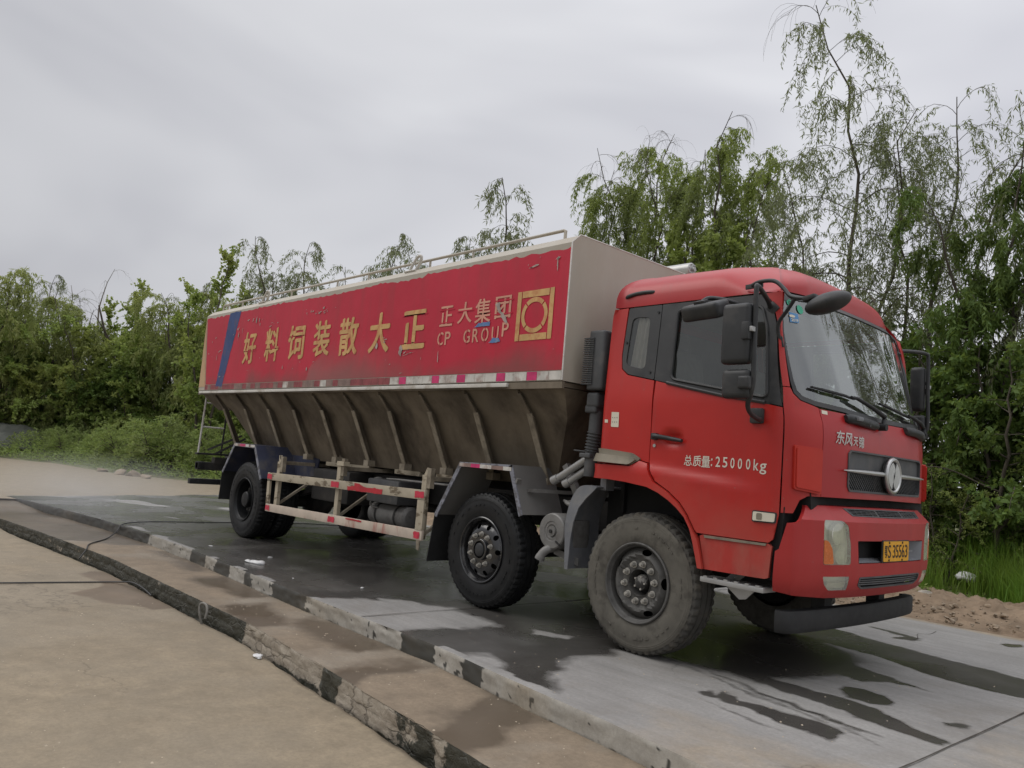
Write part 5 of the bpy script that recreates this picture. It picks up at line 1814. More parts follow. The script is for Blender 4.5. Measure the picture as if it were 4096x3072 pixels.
WET_AND_SHADE = [[(-13.4, -4), (-7, -3), (-2.9, -2.6), (-2.66, -2.3), (-2.48, -2.0), (-1.94, -1.32), (-1.5, -1.38), (-1.12, -1.47), (-1.18, -1.8), (-1.25, -2.2), (-1.30, -2.5), (-.62, -2.6), (-.55, -2.33), (-.42, -2.15), (-.15, -2.28), (.05, -2.46), (.40, -2.50),
        (.38, -2.36), (.25, -2.28), (.18, -2.17), (-.02, -1.85), (-.12, -1.54), (-.05, -1.32), (-.24, -1.16), (.1, -.98), (.5, -.92), (.9, -.88), (1.05, -.2), (.95, .6), (.3, 1.2), (.1, 1.9), (-.6, 2.4), (-4, 2.9), (-12, 3.3), (-15.0, 1.5), (-14.2, -.1), (-12.9, -1.9)],  # the reach under the cab is its shade, coloured as wet concrete
       [(.1, -.85), (.38, -.70), (.65, -.66), (.92, -.66), (1.35, -.70), (1.73, -.82), (2.13, -1.0), (2.13, -1.13), (1.81, -1.12), (1.33, -.99), (.91, -.87), (.53, -.86), (.2, -.98)],
       [(.40, -.965), (.83, -1.03), (1.23, -1.12), (1.6, -1.24), (1.93, -1.29), (1.75, -1.315), (1.4, -1.22), (.9, -1.08)],
       [(.95, -1.10), (1.4, -1.27), (1.85, -1.37), (1.4, -1.285)], [(.3, -1.03), (.9, -1.13), (1.5, -1.31), (.9, -1.155)], [(1.1, -1.16), (1.6, -1.33), (2.0, -1.42), (1.6, -1.35)], [(1.0, -1.62), (1.3, -1.66), (1.55, -1.75), (1.3, -1.69)],
       [(.81, -1.46), (.85, -1.36), (.93, -1.40), (.91, -1.30), (1.0, -1.29), (1.08, -1.36), (1.33, -1.36), (1.62, -1.36), (1.76, -1.44), (1.79, -1.54), (1.74, -1.60), (1.47, -1.585), (1.19, -1.50), (1.04, -1.50), (.96, -1.44), (.91, -1.50)],
       [(-.2, .1), (.0, .45), (.62, .42), (.86, .26), (.99, .36), (1.19, .28), (1.45, .22), (1.66, .17), (1.37, .10), (1.23, -.10), (1.03, -.06), (.71, .02), (.21, -.03)],
       [(-.6, 1.3), (-.3, 1.9), (.31, 1.78), (.89, 1.60), (1.32, 1.47), (1.65, 1.40), (1.95, 1.30), (2.6, 1.1), (2.6, .55), (2.06, .68), (1.78, .58), (1.52, .64), (1.2, .77), (.82, .91), (.37, 1.0)],
       [(1.27, -.50), (1.28, -.36), (1.38, -.29), (1.52, -.32), (1.60, -.44), (1.60, -.56), (1.52, -.65), (1.39, -.66)],
       [(1.96, -.58), (2.0, -.50), (2.1, -.49), (2.09, -.58), (2.02, -.65)],
       [(.25, 2.32), (.62, 2.29), (.77, 2.24), (.82, 2.03), (.69, 1.95), (.66, 2.16), (.43, 2.2)],
       [(1.33, 2.92), (1.43, 3.12), (1.55, 2.95), (1.41, 2.8)],
       [(-.72, -2.20), (-.70, -2.10), (-.56, -2.14), (-.58, -2.22)]]
DRY = [[(-2.5, -1.75), (-2.2, -1.5), (-1.95, -1.52), (-2.1, -1.78)], [(-9.6, -1.2), (-9.2, -1.15), (-9.2, -1.22), (-9.6, -1.26)], [(-12.6, -.8), (-11.2, -.5), (-11.4, -.9), (-12.5, -1.5)], [(-8.2, -2.25), (-7.9, -2.25), (-7.4, -2.12), (-8.0, -2.1)],
       [(-.95, -1.25), (-.62, -1.1), (-.5, -1.25), (-.8, -1.4)], [(-11.5, .6), (-10.3, .9), (-10.4, .5), (-11.3, .3)]]

# slab: finer near the camera
xs = np.unique(np.r_[np.arange(-40, -16, .5), np.arange(-16, -7, .08), np.arange(-7, -3.4, .045), np.arange(-3.4, 3.2, .026), np.arange(3.2, 12, .4)])
tv = np.unique(np.r_[np.linspace(0, .62, 140), np.linspace(.62, 1, 50)])
yk = np.interp(xs, KX, KY)
edge_n = np.array([noise.fractal(Vector((x * 5.1, 7.7, 0)), 1, 2, 4) for x in xs]) * .005
yfar = np.where(xs < -14, 3.6 + 0 * xs, 3.45) + np.array([noise.fractal(Vector((x * 1.3, 1.7, 0)), 1, 2, 4) for x in xs]) * .03
X = np.repeat(xs[:, None], len(tv), 1)
Y = (yk + edge_n)[:, None] + (yfar - yk - edge_n)[:, None] * tv[None, :]
wx = X + fbm(X, Y, 2.3, 5, 3.1) * .09 + fbm(X, Y, 9, 4, 5.1) * .03
wy = Y + fbm(X, Y, 2.3, 5, 9.4) * .07 + fbm(X, Y, 9, 4, 7.7) * .02
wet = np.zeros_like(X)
for i, p in enumerate(WET_AND_SHADE):
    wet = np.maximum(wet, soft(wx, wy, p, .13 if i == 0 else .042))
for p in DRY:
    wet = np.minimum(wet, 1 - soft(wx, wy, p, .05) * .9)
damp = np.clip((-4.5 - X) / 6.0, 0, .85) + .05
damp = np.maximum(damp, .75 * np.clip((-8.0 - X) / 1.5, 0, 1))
damp = np.maximum(damp, .45 * np.clip((-1.35 - Y) / .3, 0, 1) * np.clip((-X) / .5, 0, 1))  # leaves the wet darkest under the truck, deepening the shade there by colour
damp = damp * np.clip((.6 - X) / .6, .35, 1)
rimd = np.clip(1 - (Y - (yk + edge_n)[:, None] - .05 - .10 * np.clip(fbm(X, Y * .3, 2.6, 4, 91), 0, 1)) / .04, 0, 1)
rimx = np.zeros_like(X)
for a_, b_ in ((-7.2, -5.75), (-5.2, -5.0), (-4.5, -4.2), (-3.9, -3.5), (-2.7, -1.27), (-.80, -.45), (-.17, 2.0)):
    rimx = np.maximum(rimx, np.clip(np.minimum(X - a_, b_ - X) / .04, 0, 1))
wet = np.minimum(wet, 1 - .95 * rimd * rimx)
dirt = np.clip((-12.8 - X - .35 * (Y + 2.6)) / 1.4, 0, 1)
dirt = np.maximum(dirt, .55 * np.clip((X - .2) / 1.2, 0, 1) * np.clip((-1.55 - Y) / .5, 0, 1))
dirt = np.maximum(dirt, .8 * np.clip((Y - 3.2) / .2, 0, 1))
dirt = np.maximum(dirt, .42 * np.clip((X - 1.8) / .5, 0, 1))
Z = np.zeros_like(X)
jd = np.full_like(X, 1e9)
for xj in (2.150, -1.79, -5.7, -9.6, 6.1):
    jd = np.minimum(jd, np.abs(X - xj - .025 * (Y + 1)))
Z -= .007 * np.clip(1 - jd / .020, 0, 1)
V = np.stack([X, Y, Z], -1).reshape(-1, 3)
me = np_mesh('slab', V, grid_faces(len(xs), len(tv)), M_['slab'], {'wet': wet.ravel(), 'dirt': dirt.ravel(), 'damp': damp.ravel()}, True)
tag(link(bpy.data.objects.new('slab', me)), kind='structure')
# sawn joints as narrow dark grooves laid in the slab
b = new_bm()
for xj in (2.150, -1.79, -5.7, -9.6):
    pr = None
    for y in np.arange(-2.7, 3.45, .05):
        yy_ = max(y, float(np.interp(xj, KX, KY)) + .01)
        w = .005 + .003 * noise.noise(Vector((y * 9, xj, 0)))
        xx = xj + .025 * (yy_ + 1) + .006 * noise.noise(Vector((y * 2, xj * 3, 4)))
        c = (b.verts.new((xx - w, yy_, .0035)), b.verts.new((xx + w, yy_, .0035)))
        if pr: b.faces.new((pr[0], pr[1], c[1], c[0]))
        pr = c
for crk in ([(.72, 1.95), (.80, 2.15), (.70, 2.45), (.76, 2.6), (.73, 2.85)],):
    sp = smooth_path([(x, y, 0) for x, y in crk], 6)
    for p, q in zip(sp[:-1], sp[1:]):
        b.faces.new([b.verts.new((p.x - .003, p.y, .0035)), b.verts.new((p.x + .003, p.y, .0035)), b.verts.new((q.x + .003, q.y, .0035)), b.verts.new((q.x - .003, q.y, .0035))])
M_['joint'] = mat('dark_joint_grit', (0.055, 0.048, 0.04), 0.9, var=0.3, vs=20)
tag(finish('slab_joint_line', b, M_['joint'], None, None, recalc=False), kind='structure')

# kerb face of the slab, chipped, with dark wet stretches
xs = np.arange(-13.5, 6, .025)
zs = np.linspace(0, 1, 9)
yk = np.interp(xs, KX, KY) + np.array([noise.fractal(Vector((x * 5.1, 7.7, 0)), 1, 2, 4) for x in xs]) * .005
X = np.repeat(xs[:, None], 9, 1)
ZZ = -.131 * zs[None, :] + 0 * X
rough = fbm(X, ZZ * 3, 7.0, 5, 1.2)
chip = np.clip(fbm(X, ZZ * 2, 2.6, 4, 5.5) - .28, 0, 1)
Y = yk[:, None] + 0 * X - .006 + rough * .007 * (zs[None, :] > 0) + chip * .035 * np.exp(-((zs[None, :] - .25) / .4) ** 2) * (zs[None, :] > 0)
Y[:, 0] = yk
Zk = ZZ.copy()
bands = [(-14, -7.25, .9), (-5.72, -5.25, .85), (-4.95, -4.55, .8), (-4.15, -3.95, .7), (-3.45, -2.74, .95), (-1.24, -.82, .95), (-.43, -.19, .95)]
kw = np.zeros_like(X)
for a, c, v in bands:
    kw = np.maximum(kw, v * np.clip((np.minimum(X - a, c - X) + .045 * fbm(X, ZZ * 2.2, 7, 5, 6.6)) / .016 + .5, 0, 1))
kw = np.maximum(kw, np.clip((zs[None, :] - .80) / .15, 0, 1) * .46 + 0 * X)
kw += fbm(X, ZZ, 6, 3, 2.2) * .10
crk_ = np.minimum(np.abs(X + 1.685 + .012 * np.sin(ZZ * 60)), np.abs(X + .30 + .01 * np.sin(ZZ * 70)))
kw = np.maximum(kw, .9 * np.clip(1 - crk_ / .014, 0, 1))
pit = fbm(X, ZZ * 1.5, 16, 3, 77)
kw = np.maximum(kw, .8 * np.clip((pit - .52) / .06, 0, 1))
kd = np.clip(.25 + fbm(X, ZZ, 1.2, 3, 8.8) * .5, 0, 1)
me = np_mesh('kerb', np.stack([X, Y, Zk], -1).reshape(-1, 3), grid_faces(len(xs), 9), M_['kerb'], {'wet': kw.ravel(), 'dirt': kd.ravel()}, True)
tag(link(bpy.data.objects.new('kerb', me)), kind='structure')

# lower strip between kerb and brick edge
xs = np.unique(np.r_[np.arange(-14, -6, .1), np.arange(-6, 4, .03), np.arange(4, 12, .3)])
tv = np.linspace(0, 1, 34)
y0, y1 = np.interp(xs, BX, BY) + .0 * xs, np.interp(xs, KX, KY) + .02
bn = np.array([noise.fractal(Vector((x * 5.1, 2.7, 0)), 1, 2, 4) for x in xs]) * .006
X = np.repeat(xs[:, None], 34, 1)
Y = (y0 + bn)[:, None] + (y1 - y0 - bn)[:, None] * tv[None, :]
wx, wy = X + fbm(X, Y, 1.9, 4, 13) * .2, Y + fbm(X, Y, 1.9, 4, 14) * .08
wet = np.zeros_like(X)
for p in ([(-1.1, -3.3), (-1.05, -2.4), (-.8, -2.3), (-.70, -2.95), (-.62, -3.3)], [(.25, -3.4), (-.15, -2.3), (.45, -2.4), (.8, -3.5)], [(-2.5, -2.7), (-1.4, -2.75), (-1.3, -2.3), (-2.6, -2.3)], [(-3.2, -2.95), (-2.6, -3.1), (-2.1, -3.1), (-2.3, -2.7), (-3.1, -2.5)],
          [(-14, -5), (-7.6, -3.3), (-7.0, -2.2), (-14, -2)], [(1.2, -3.6), (1.6, -2.5), (5, -2.5), (5, -4)], [(-4.6, -2.75), (-3.4, -2.6), (-3.4, -2.3), (-4.8, -2.2)], [(-6.6, -2.45), (-5, -2.5), (-5, -2.2), (-6.6, -2.2)]):
    wet = np.maximum(wet, soft(wx, wy, p, .16) * .85)
dirt = np.clip(.62 + fbm(X, Y, .9, 4, 4.4) * .6, 0, 1)
dirt = np.where(X < -7, dirt * np.clip((X + 9.5) / 2.5, .15, 1), dirt)
dirt = np.maximum(dirt, np.clip((-12 - X) / 1.0, 0, 1))
wet = wet * np.clip((X + 13.0) / 1.0, 0, 1)
Z = -.130 + .004 * fbm(X, Y, 2.5, 3, 6) + .13 * np.clip((-11.2 - X) / 1.6, 0, 1)
me = np_mesh('lower_strip', np.stack([X, Y, Z], -1).reshape(-1, 3), grid_faces(len(xs), 34), M_['strip'], {'wet': wet.ravel(), 'dirt': dirt.ravel()}, True)
tag(link(bpy.data.objects.new('path', me)), kind='structure')


def brick_mat():
    m, t, n, l, b = node_mat('mortared_brick_edge')
    v = mapped(n, l, (1, 1, 1))
    at = n.new('ShaderNodeAttribute'); at.attribute_name = 'wet'
    jo = n.new('ShaderNodeAttribute'); jo.attribute_name = 'joint'
    c = mixc(n, l, noise_node(n, l, v, 5, 6), (0.26, 0.222, 0.172), (0.40, 0.35, 0.28))
    c = mixc(n, l, mathn(n, l, 'MULTIPLY', ramp(n, l, noise_node(n, l, v, 2.4, 5), .5, .7), .5), c, (0.20, 0.15, 0.10))
    c = mixc(n, l, mathn(n, l, 'MULTIPLY', ramp(n, l, mathn(n, l, 'MULTIPLY', jo.outputs['Fac'], noise_node(n, l, v, 3.1, 4)), .22, .5), .7), c, (0.10, 0.088, 0.064))
    vm = mapped(n, l, (5.2, 2, 11))
    ad_ = n.new('ShaderNodeVectorMath'); ad_.operation = 'ADD'
    nn_ = n.new('ShaderNodeTexNoise'); nn_.inputs['Scale'].default_value = 1.3; nn_.inputs['Detail'].default_value = 5; l(vm, nn_.inputs['Vector'])
    l(vm, ad_.inputs[0]); l(nn_.outputs['Color'], ad_.inputs[1])
    ve = n.new('ShaderNodeTexVoronoi'); ve.feature = 'DISTANCE_TO_EDGE'; ve.inputs['Scale'].default_value = 1.0; l(ad_.outputs[0], ve.inputs['Vector'])
    vc = n.new('ShaderNodeTexVoronoi'); vc.inputs['Scale'].default_value = 1.0; l(ad_.outputs[0], vc.inputs['Vector'])
    c = mixc(n, l, .28, c, mixc(n, l, vc.outputs['Color'], (0.16, 0.13, 0.095), (0.46, 0.41, 0.33)))
    crv = ramp(n, l, ve.outputs['Distance'], .02, .075, (1, 1, 1, 1), (0, 0, 0, 1))
    crv = mathn(n, l, 'MULTIPLY', crv, ramp(n, l, noise_node(n, l, v, 3.3, 4), .44, .60))
    c = mixc(n, l, mathn(n, l, 'MULTIPLY', crv, .55), c, (0.075, 0.063, 0.046))
    wn = mathn(n, l, 'ADD', at.outputs['Fac'], mathn(n, l, 'MULTIPLY_ADD', noise_node(n, l, v, 9, 9, .75), 1.1, -.55))
    wm = ramp(n, l, wn, .46, .54)
    c = mixc(n, l, wm, c, mixc(n, l, noise_node(n, l, v, 14, 5), (0.020, 0.021, 0.014), (0.055, 0.052, 0.035)))
    l(c, b.inputs['Base Color'])
    l(mixc(n, l, wm, (.85,) * 3, (.5,) * 3), b.inputs['Roughness'])
    bump(n, l, mathn(n, l, 'MULTIPLY_ADD', crv, -.6, noise_node(n, l, v, 26, 8, .75)), .8, .016, b)
    return m


xs = np.arange(-13.4, 6, .014)
nz_ = 15
zs = np.linspace(0, 1, nz_)
X = np.repeat(xs[:, None], nz_, 1)
T = zs[None, :] + 0 * X
row = np.clip((T * 2.3).astype(int), 0, 2)
wv = fbm(X, T, 3, 3, 21) * .05
bxp = np.mod(X + wv + row * .13, .235) / .235
jnt = np.maximum(np.clip(1 - np.minimum(bxp, 1 - bxp) / .06, 0, 1), np.clip(1 - np.minimum(np.mod(T * 2.3 + wv, 1), 1 - np.mod(T * 2.3 + wv, 1)) / .13, 0, 1))
cell = fbm(np.floor((X + wv + row * .13) / .235) * 3.3, row * 7.0, 1.0, 1, 3)
rough = fbm(X, T * .4, 9, 5, 12)
miss = np.clip(fbm(X, T * .3, 2.2, 4, 33) - .15, 0, 1)
top = (zs[None, :] < .001)
Y = (np.interp(xs, BX, BY) + np.array([noise.fractal(Vector((x * 5.1, 2.7, 0)), 1, 2, 4) for x in xs]) * .006)[:, None] - .004 - .006 * cell + rough * .009 + jnt * .006 + miss * .025
Y = np.where(top, Y + 0.0, Y)
ZB = -.128 - T * (.20 + .03 * np.clip(X, 0, 3)) + .13 * np.clip((-11.2 - X) / 1.6, 0, 1) * (1 - T) + .26 * np.clip((-10 - X) / 2.5, 0, 1) * T
bw = np.zeros_like(X)
for a, c, v in ((-14, -2.5, .80), (-1.06, -.80, .95), (-.10, .35, .62), (.45, .95, .75), (1.2, 1.5, .8)):
    bw = np.maximum(bw, v * np.clip(np.minimum(X - a, c - X) / .12 + .5, 0, 1))
bw = np.maximum(bw, .62 * np.clip((T - .62) / .3, 0, 1)) + fbm(X, T * .6, 1.6, 5, 44) * .42
me = np_mesh('brick_edge', np.stack([X, Y, ZB], -1).reshape(-1, 3), grid_faces(len(xs), nz_), brick_mat(), {'wet': bw.ravel(), 'joint': jnt.ravel()}, True)
tag(link(bpy.data.objects.new('brick_edge', me)), kind='structure')

# near ground: dusty concrete apron below the brick edge
xs = np.unique(np.r_[np.arange(-60, -14, 1.0), np.arange(-14, -8, .12), np.arange(-8, 4, .03), np.arange(4, 14, .5)])
tv = np.r_[np.linspace(0, .35, 10), np.linspace(.35, 1, 20)[1:]]
tt = np.r_[0, np.cumsum(np.linspace(.012, .55, 44) ** 1.3)]
y0 = np.interp(xs, BX, BY)
en = np.array([noise.fractal(Vector((x * 5.1, 12.7, 0)), 1, 2, 5) for x in xs]) * .012
X = np.repeat(xs[:, None], len(tt), 1)
Y = (y0 + en - .035)[:, None] - tt[None, :]
rise = np.clip((-9.2 - X) / 3.4, 0, 1)
Z = -.285 + .285 * rise * rise * (3 - 2 * rise) + .008 * fbm(X, Y, .7, 4, 2) + .0015 * fbm(X, Y, 7, 3, 5)
Z[:, 0] -= .05
wx, wy = X + fbm(X, Y, 1.9, 4, 23) * .12, Y + fbm(X, Y, 1.9, 4, 24) * .06
wet = soft(wx, wy, [(-6.2, -3.2), (-6.01, -3.0), (-3.87, -2.9), (-3.85, -3.21), (-4.2, -3.38), (-4.51, -3.62), (-4.83, -3.7), (-5.12, -3.37), (-5.38, -3.3), (-5.98, -3.33)], .05) * .9
wet = np.maximum(wet, np.clip(1 - tt[None, :] / .06, 0, 1) * np.clip(.62 + .5 * fbm(X, Y, 2.2, 3, 9), 0, 1) * (X > -8))
dirt = np.clip(.45 + fbm(X, Y, .5, 4, 40) * .5, 0, 1)
me = np_mesh('near_ground', np.stack([X, Y, Z], -1).reshape(-1, 3), grid_faces(len(xs), len(tt)), M_['near'], {'wet': wet.ravel(), 'dirt': dirt.ravel()}, True)
tag(link(bpy.data.objects.new('ground', me)), kind='structure')

# dirt road beyond the slab on the left
VB = lambda x: np.interp(x, [-90, -60, -35, -28.7, -26.5, -22, -19.7, -16, -12, -6, 0, 20], [-26, -14, -3.0, -.3, 1.0, 1.6, 3.1, 3.9, 4.2, 4.8, 5.2, 5.6])
xs = np.arange(-90, -12.2, .35)
ys = np.arange(-40, 8, .35)
X, Y = np.meshgrid(xs, ys, indexing='ij')
fade = np.clip((X + 13.6 + .35 * (Y + 2.6) + fbm(X, Y, .6, 3, 17) * .7) / 1.2, 0, 1)
Z = .012 - .03 * fade + .012 * fbm(X, Y, .35, 3, 71)
one = np.ones_like(X)
me = np_mesh('dirt_road', np.stack([X, Y, Z], -1).reshape(-1, 3), grid_faces(len(xs), len(ys)), M_['near'], {'wet': 0 * one.ravel(), 'dirt': (one * .75).ravel()}, True)
tag(link(bpy.data.objects.new('dirt_road', me)), kind='structure')

# field: rough earth under all the planting, rising gently from its edge
M_['earth'] = mat('weedy_earth', (0.115, 0.125, 0.052), 0.95, var=0.35, vs=1.2, dirt=(0.13, 0.105, 0.07), dirt_amt=0.6, ds=2.0, bmp=0.4, bs_=8)
xs = np.unique(np.r_[np.arange(-90, -30, 1.2), np.arange(-30, 12, .3), np.arange(12, 60, 2)])
ys = np.unique(np.r_[np.arange(-40, 0, 1), np.arange(0, 14, .25), np.arange(14, 80, 3)])
X, Y = np.meshgrid(xs, ys, indexing='ij')
e = np.clip((Y - VB(X)) / 2.5, 0, 1)
Z = -.55 + .63 * np.clip((Y - VB(X) + .8) / .8, 0, 1) + .30 * e * e * (3 - 2 * e) + .05 * fbm(X, Y, .5, 4, 3)
me = np_mesh('field', np.stack([X, Y, Z], -1).reshape(-1, 3), grid_faces(len(xs), len(ys)), M_['earth'], smooth=True)
tag(link(bpy.data.objects.new('field', me)), kind='structure')
b = new_bm()
v = [b.verts.new(p) for p in ((-1500, -1500, -.6), (1500, -1500, -.6), (1500, 1500, -.6), (-1500, 1500, -.6))]
b.faces.new(v)
tag(finish('terrain', b, M_['earth'], None, None), kind='structure')

# bank of bulldozed dirt along the far edge of the slab
M_['soil'] = mat('dry_tan_soil', (0.205, 0.150, 0.100), 0.95, var=0.3, vs=3, dirt=(0.13, 0.09, 0.058), dirt_amt=0.7, ds=5, bmp=0.5, bs_=22)
xs = np.unique(np.r_[np.arange(-16, -2.5, .15), np.arange(-2.5, 4.2, .035), np.arange(4.2, 10, .3)])
ys = np.arange(3.36, 6.0, .035)
X, Y = np.meshgrid(xs, ys, indexing='ij')
t = np.clip((Y - 3.40) / 1.0, 0, 1)
lump = fbm(X, Y, 1.6, 5, 61)
Z = -.03 + .13 * t * t * (3 - 2 * t) + t * (.10 * lump + .10 * np.abs(fbm(X, Y, 4.5, 5, 62)) + .045 * np.abs(fbm(X, Y, 12, 4, 63))) - .26 * np.clip((Y - 5.0) / .9, 0, 1)
Z += .02 * np.clip(1 - t * 8, 0, 1)
me = np_mesh('dirt_bank', np.stack([X, Y, Z], -1).reshape(-1, 3), grid_faces(len(xs), len(ys)), M_['soil'], smooth=True)
tag(link(bpy.data.objects.new('dirt_bank', me)), kind='structure')


def bank_z(x, y):
    t = min(1, max(0, (y - 3.40)))
    return -.03 + .13 * t * t * (3 - 2 * t) + .05


# lumps of broken concrete and clods on the bank
M_['rock'] = mat('broken_concrete_lump', (0.25, 0.20, 0.145), 0.9, var=0.25, vs=6, dirt=(0.26, 0.19, 0.125), dirt_amt=0.8, ds=6, bmp=0.3, bs_=30)
M_['slabstone'] = mat('pale_broken_slab', (0.34, 0.31, 0.26), 0.85, var=0.2, vs=8)


def rock(c, s, seed, flat=.6, mt='rock', label='', group='broken lumps on the dirt bank', name='rock', cat='rock', rot=None):
    b = new_bm()
    r = random.Random(seed)
    bmesh.ops.create_icosphere(b, subdivisions=3, radius=1)
    cuts = [(Vector((r.gauss(0, 1), r.gauss(0, 1), r.gauss(0, 1))).normalized(), r.uniform(.45, .8)) for _ in range(9)]
    for v in b.verts:
        for nn, d in cuts:
            k = v.co.dot(nn) - d
            if k > 0: v.co -= nn * k
        v.co += v.normal * .05 * noise.noise(v.co * 4 + Vector((seed, 0, 0)))
    bmesh.ops.transform(b, matrix=Matrix.Rotation(r.uniform(0, 6), 4, 'Z') @ Matrix.Rotation(r.uniform(-.5, .5), 4, 'X') @ Matrix.Diagonal((s, s * r.uniform(.7, 1), s * flat, 1)), verts=b.verts)
    o = finish(name, b, M_[mt], None, 30, loc=c)
    return tag(o, label, cat, group)


for i, (x, y, s, fl, mt, lb) in enumerate([
    (-.30, 4.55, .13, .8, 'rock', 'largest tan clod on the dirt bank nearest the red bumper'),
    (-.10, 4.62, .12, .7, 'rock', 'angular lump beside the big clod on the dirt bank'),
    (.02, 4.45, .14, .35, 'slabstone', 'flat broken slab tilted on the dirt bank right of the bumper'),
    (.16, 4.75, .09, .4, 'slabstone', 'pale flat shard at the top of the dirt bank'),
    (-.52, 4.75, .12, .7, 'rock', 'clod half hidden behind the red bumper corner'),
    (1.32, 4.6, .13, .6, 'slabstone', 'pale broken lump at the right end of the dirt bank'),
    (1.45, 4.2, .09, .7, 'rock', 'round clod low on the dirt bank at the right edge'),
    (.75, 4.35, .06, .7, 'rock', 'small clod in the middle of the dirt bank slope'),
    (.50, 4.1, .045, .7, 'rock', 'little clod low on the dirt bank near the slab'),
    (1.0, 4.05, .05, .6, 'rock', 'small stone at the foot of the dirt bank'),
    (-.75, 4.4, .10, .7, 'rock', 'clod under the right end of the bumper'),
    (-1.2, 4.5, .12, .7, 'rock', 'clod seen in the gap above the black bar'),
    (-.05, 4.15, .05, .6, 'rock', 'small clod at the foot of the slope beside the black bar')]):
    rock((x, y, bank_z(x, y) + s * fl * .35), s, 50 + i, fl, mt, lb)

rgc = np.random.default_rng(17)
b = new_bm()
for _ in range(420):
    x, y = rgc.uniform(-2.2, 2.4), 3.42 + abs(rgc.normal()) * .55
    s_ = .008 + .030 * rgc.random() ** 2.5
    c0 = len(b.verts)
    rr0 = bmesh.ops.create_icosphere(b, subdivisions=1, radius=1, matrix=Matrix.Translation((x, y, bank_z(x, y) + .01)) @ Matrix.Rotation(rgc.uniform(0, 6), 4, 'Z') @ Matrix.Rotation(rgc.uniform(-.6, .6), 4, 'X') @ Matrix.Diagonal((s_, s_ * rgc.uniform(.5, 1), s_ * rgc.uniform(.4, .9), 1)))
    for v in rr0['verts']:
        v.co += Vector(rgc.normal(0, s_ * .22, 3))
tag(finish('rubble', b, M_['rock'], None, 20), 'crumbled clods strewn over the dirt bank', 'rubble', kind='stuff')
# small pale stones and a soil heap where the road meets the weeds on the left
for i, (x, y, s, mt, lb) in enumerate([(-22.6, 1.35, .22, 'rock', 'pale flat stone at the edge of the dirt road by the weeds'), (-21.6, 1.55, .24, 'rock', 'brown clod at the road edge below the weeds'),
                                       (-20.9, 1.75, .30, 'rock', 'biggest brown clod at the road edge near the rear beam'), (-20.2, 1.85, .22, 'rock', 'pale stone at the road edge nearest the truck tail')]):
    rock((x, y, .05), s, 90 + i, .5, mt, lb, 'stones along the road edge')
# heap under a grey tarpaulin at the far left
M_['tarp'] = mat('grey_green_tarpaulin', (0.085, 0.09, 0.075), 0.7, var=0.3, vs=2, dirt=(0.15, 0.15, 0.13), dirt_amt=0.5, ds=3)
M_['plastic_white'] = mat('white_plastic_sheet', (0.56, 0.56, 0.55), 0.5, var=0.08, vs=10)
gx, gy = np.meshgrid(np.linspace(-1, 1, 70), np.linspace(-1, 1, 60), indexing='ij')
rr_ = np.hypot(gx, gy * 1.0)
hz = 1.15 * np.clip(1 - rr_ ** 2.2, 0, 1) ** .6
fold = fbm(gx * 2.6, gy * 1.0, 1.5, 4, 81)
Vt = np.stack([-31.2 + gx * 1.6, .2 + gy * 1.9, .35 + .70 * hz + .16 * fold * (hz > .05)], -1).reshape(-1, 3)
me = np_mesh('tarp_heap', Vt, grid_faces(70, 60), M_['tarp'], smooth=True)
hp = tag(link(bpy.data.objects.new('tarp_heap', me)), 'grey tarpaulin thrown over a long heap below the trees', 'tarp')
b = new_bm()
prism(b, [(-1.65, .95), (-1.25, 1.0), (-1.1, 1.42), (-1.5, 1.38)], -30.4, -30.37, 'x')
tag(finish('plastic_sheet', b, M_['plastic_white'], None, 30), 'white plastic sheet at the left end of the tarpaulin heap', 'plastic sheet')

# ---- litter, hoses, pipe stub
b = new_bm()
for (x, y, rx, ry, h) in ((-4.63, -1.945, .085, .05, .022), (-4.55, -1.92, .05, .045, .03), (-4.72, -1.99, .06, .03, .015)):
    bmesh.ops.create_icosphere(b, subdivisions=3, radius=1, matrix=Matrix.Translation((x, y, .010)) @ Matrix.Diagonal((rx, ry, h, 1)))
for v in b.verts:
    v.co += Vector((noise.noise(v.co * 14), noise.noise(v.co * 15 + Vector((5, 0, 0))), noise.noise(v.co * 20) * .4)) * .022
tag(finish('paper_scrap', b, M_['plastic_white'], None, 25), 'white crumpled paper scrap lying on the wet slab beside the side guard', 'litter')
for i, (x, y, z, s, nm, lb) in enumerate([(-1.99, -3.10, -.272, .045, 'plastic_scrap', 'white plastic scrap caught at the foot of the brick edge'), (-6.0, -1.9, .006, .018, 'litter_scrap', 'tiny white scrap on the wet slab by the rear wheel'), (-5.0, -1.6, .006, .02, 'litter_scrap', 'small pale strip on the wet slab below the guard'), (-2.95, -1.62, .006, .022, 'litter_scrap', 'pale chip on the wet slab behind the second wheel'), (-3.6, -2.02, .006, .013, 'litter_scrap', 'tiny white speck on the wet slab near the kerb')]):
    b = new_bm()
    bmesh.ops.create_icosphere(b, subdivisions=2, radius=1, matrix=Matrix.Translation((x, y, z)) @ Matrix.Rotation(i * .7, 4, 'Z') @ Matrix.Diagonal((s * 1.6, s * .6, s * .3, 1)))
    for v in b.verts:
        v.co += Vector((noise.noise(v.co * 30), noise.noise(v.co * 31 + Vector((5, 0, 0))), noise.noise(v.co * 40) * .3)) * s * .5
    tag(finish(nm, b, M_['plastic_white'], None, 25), lb, 'litter')
b = new_bm()
bmesh.ops.create_icosphere(b, subdivisions=4, radius=1, matrix=Matrix.Translation((.10, 5.75, .34)) @ Matrix.Diagonal((.125, .10, .065, 1)))
for v in b.verts:
    v.co += v.normal * (.03 * noise.noise(v.co * 12) + .015 * noise.noise(v.co * 30))
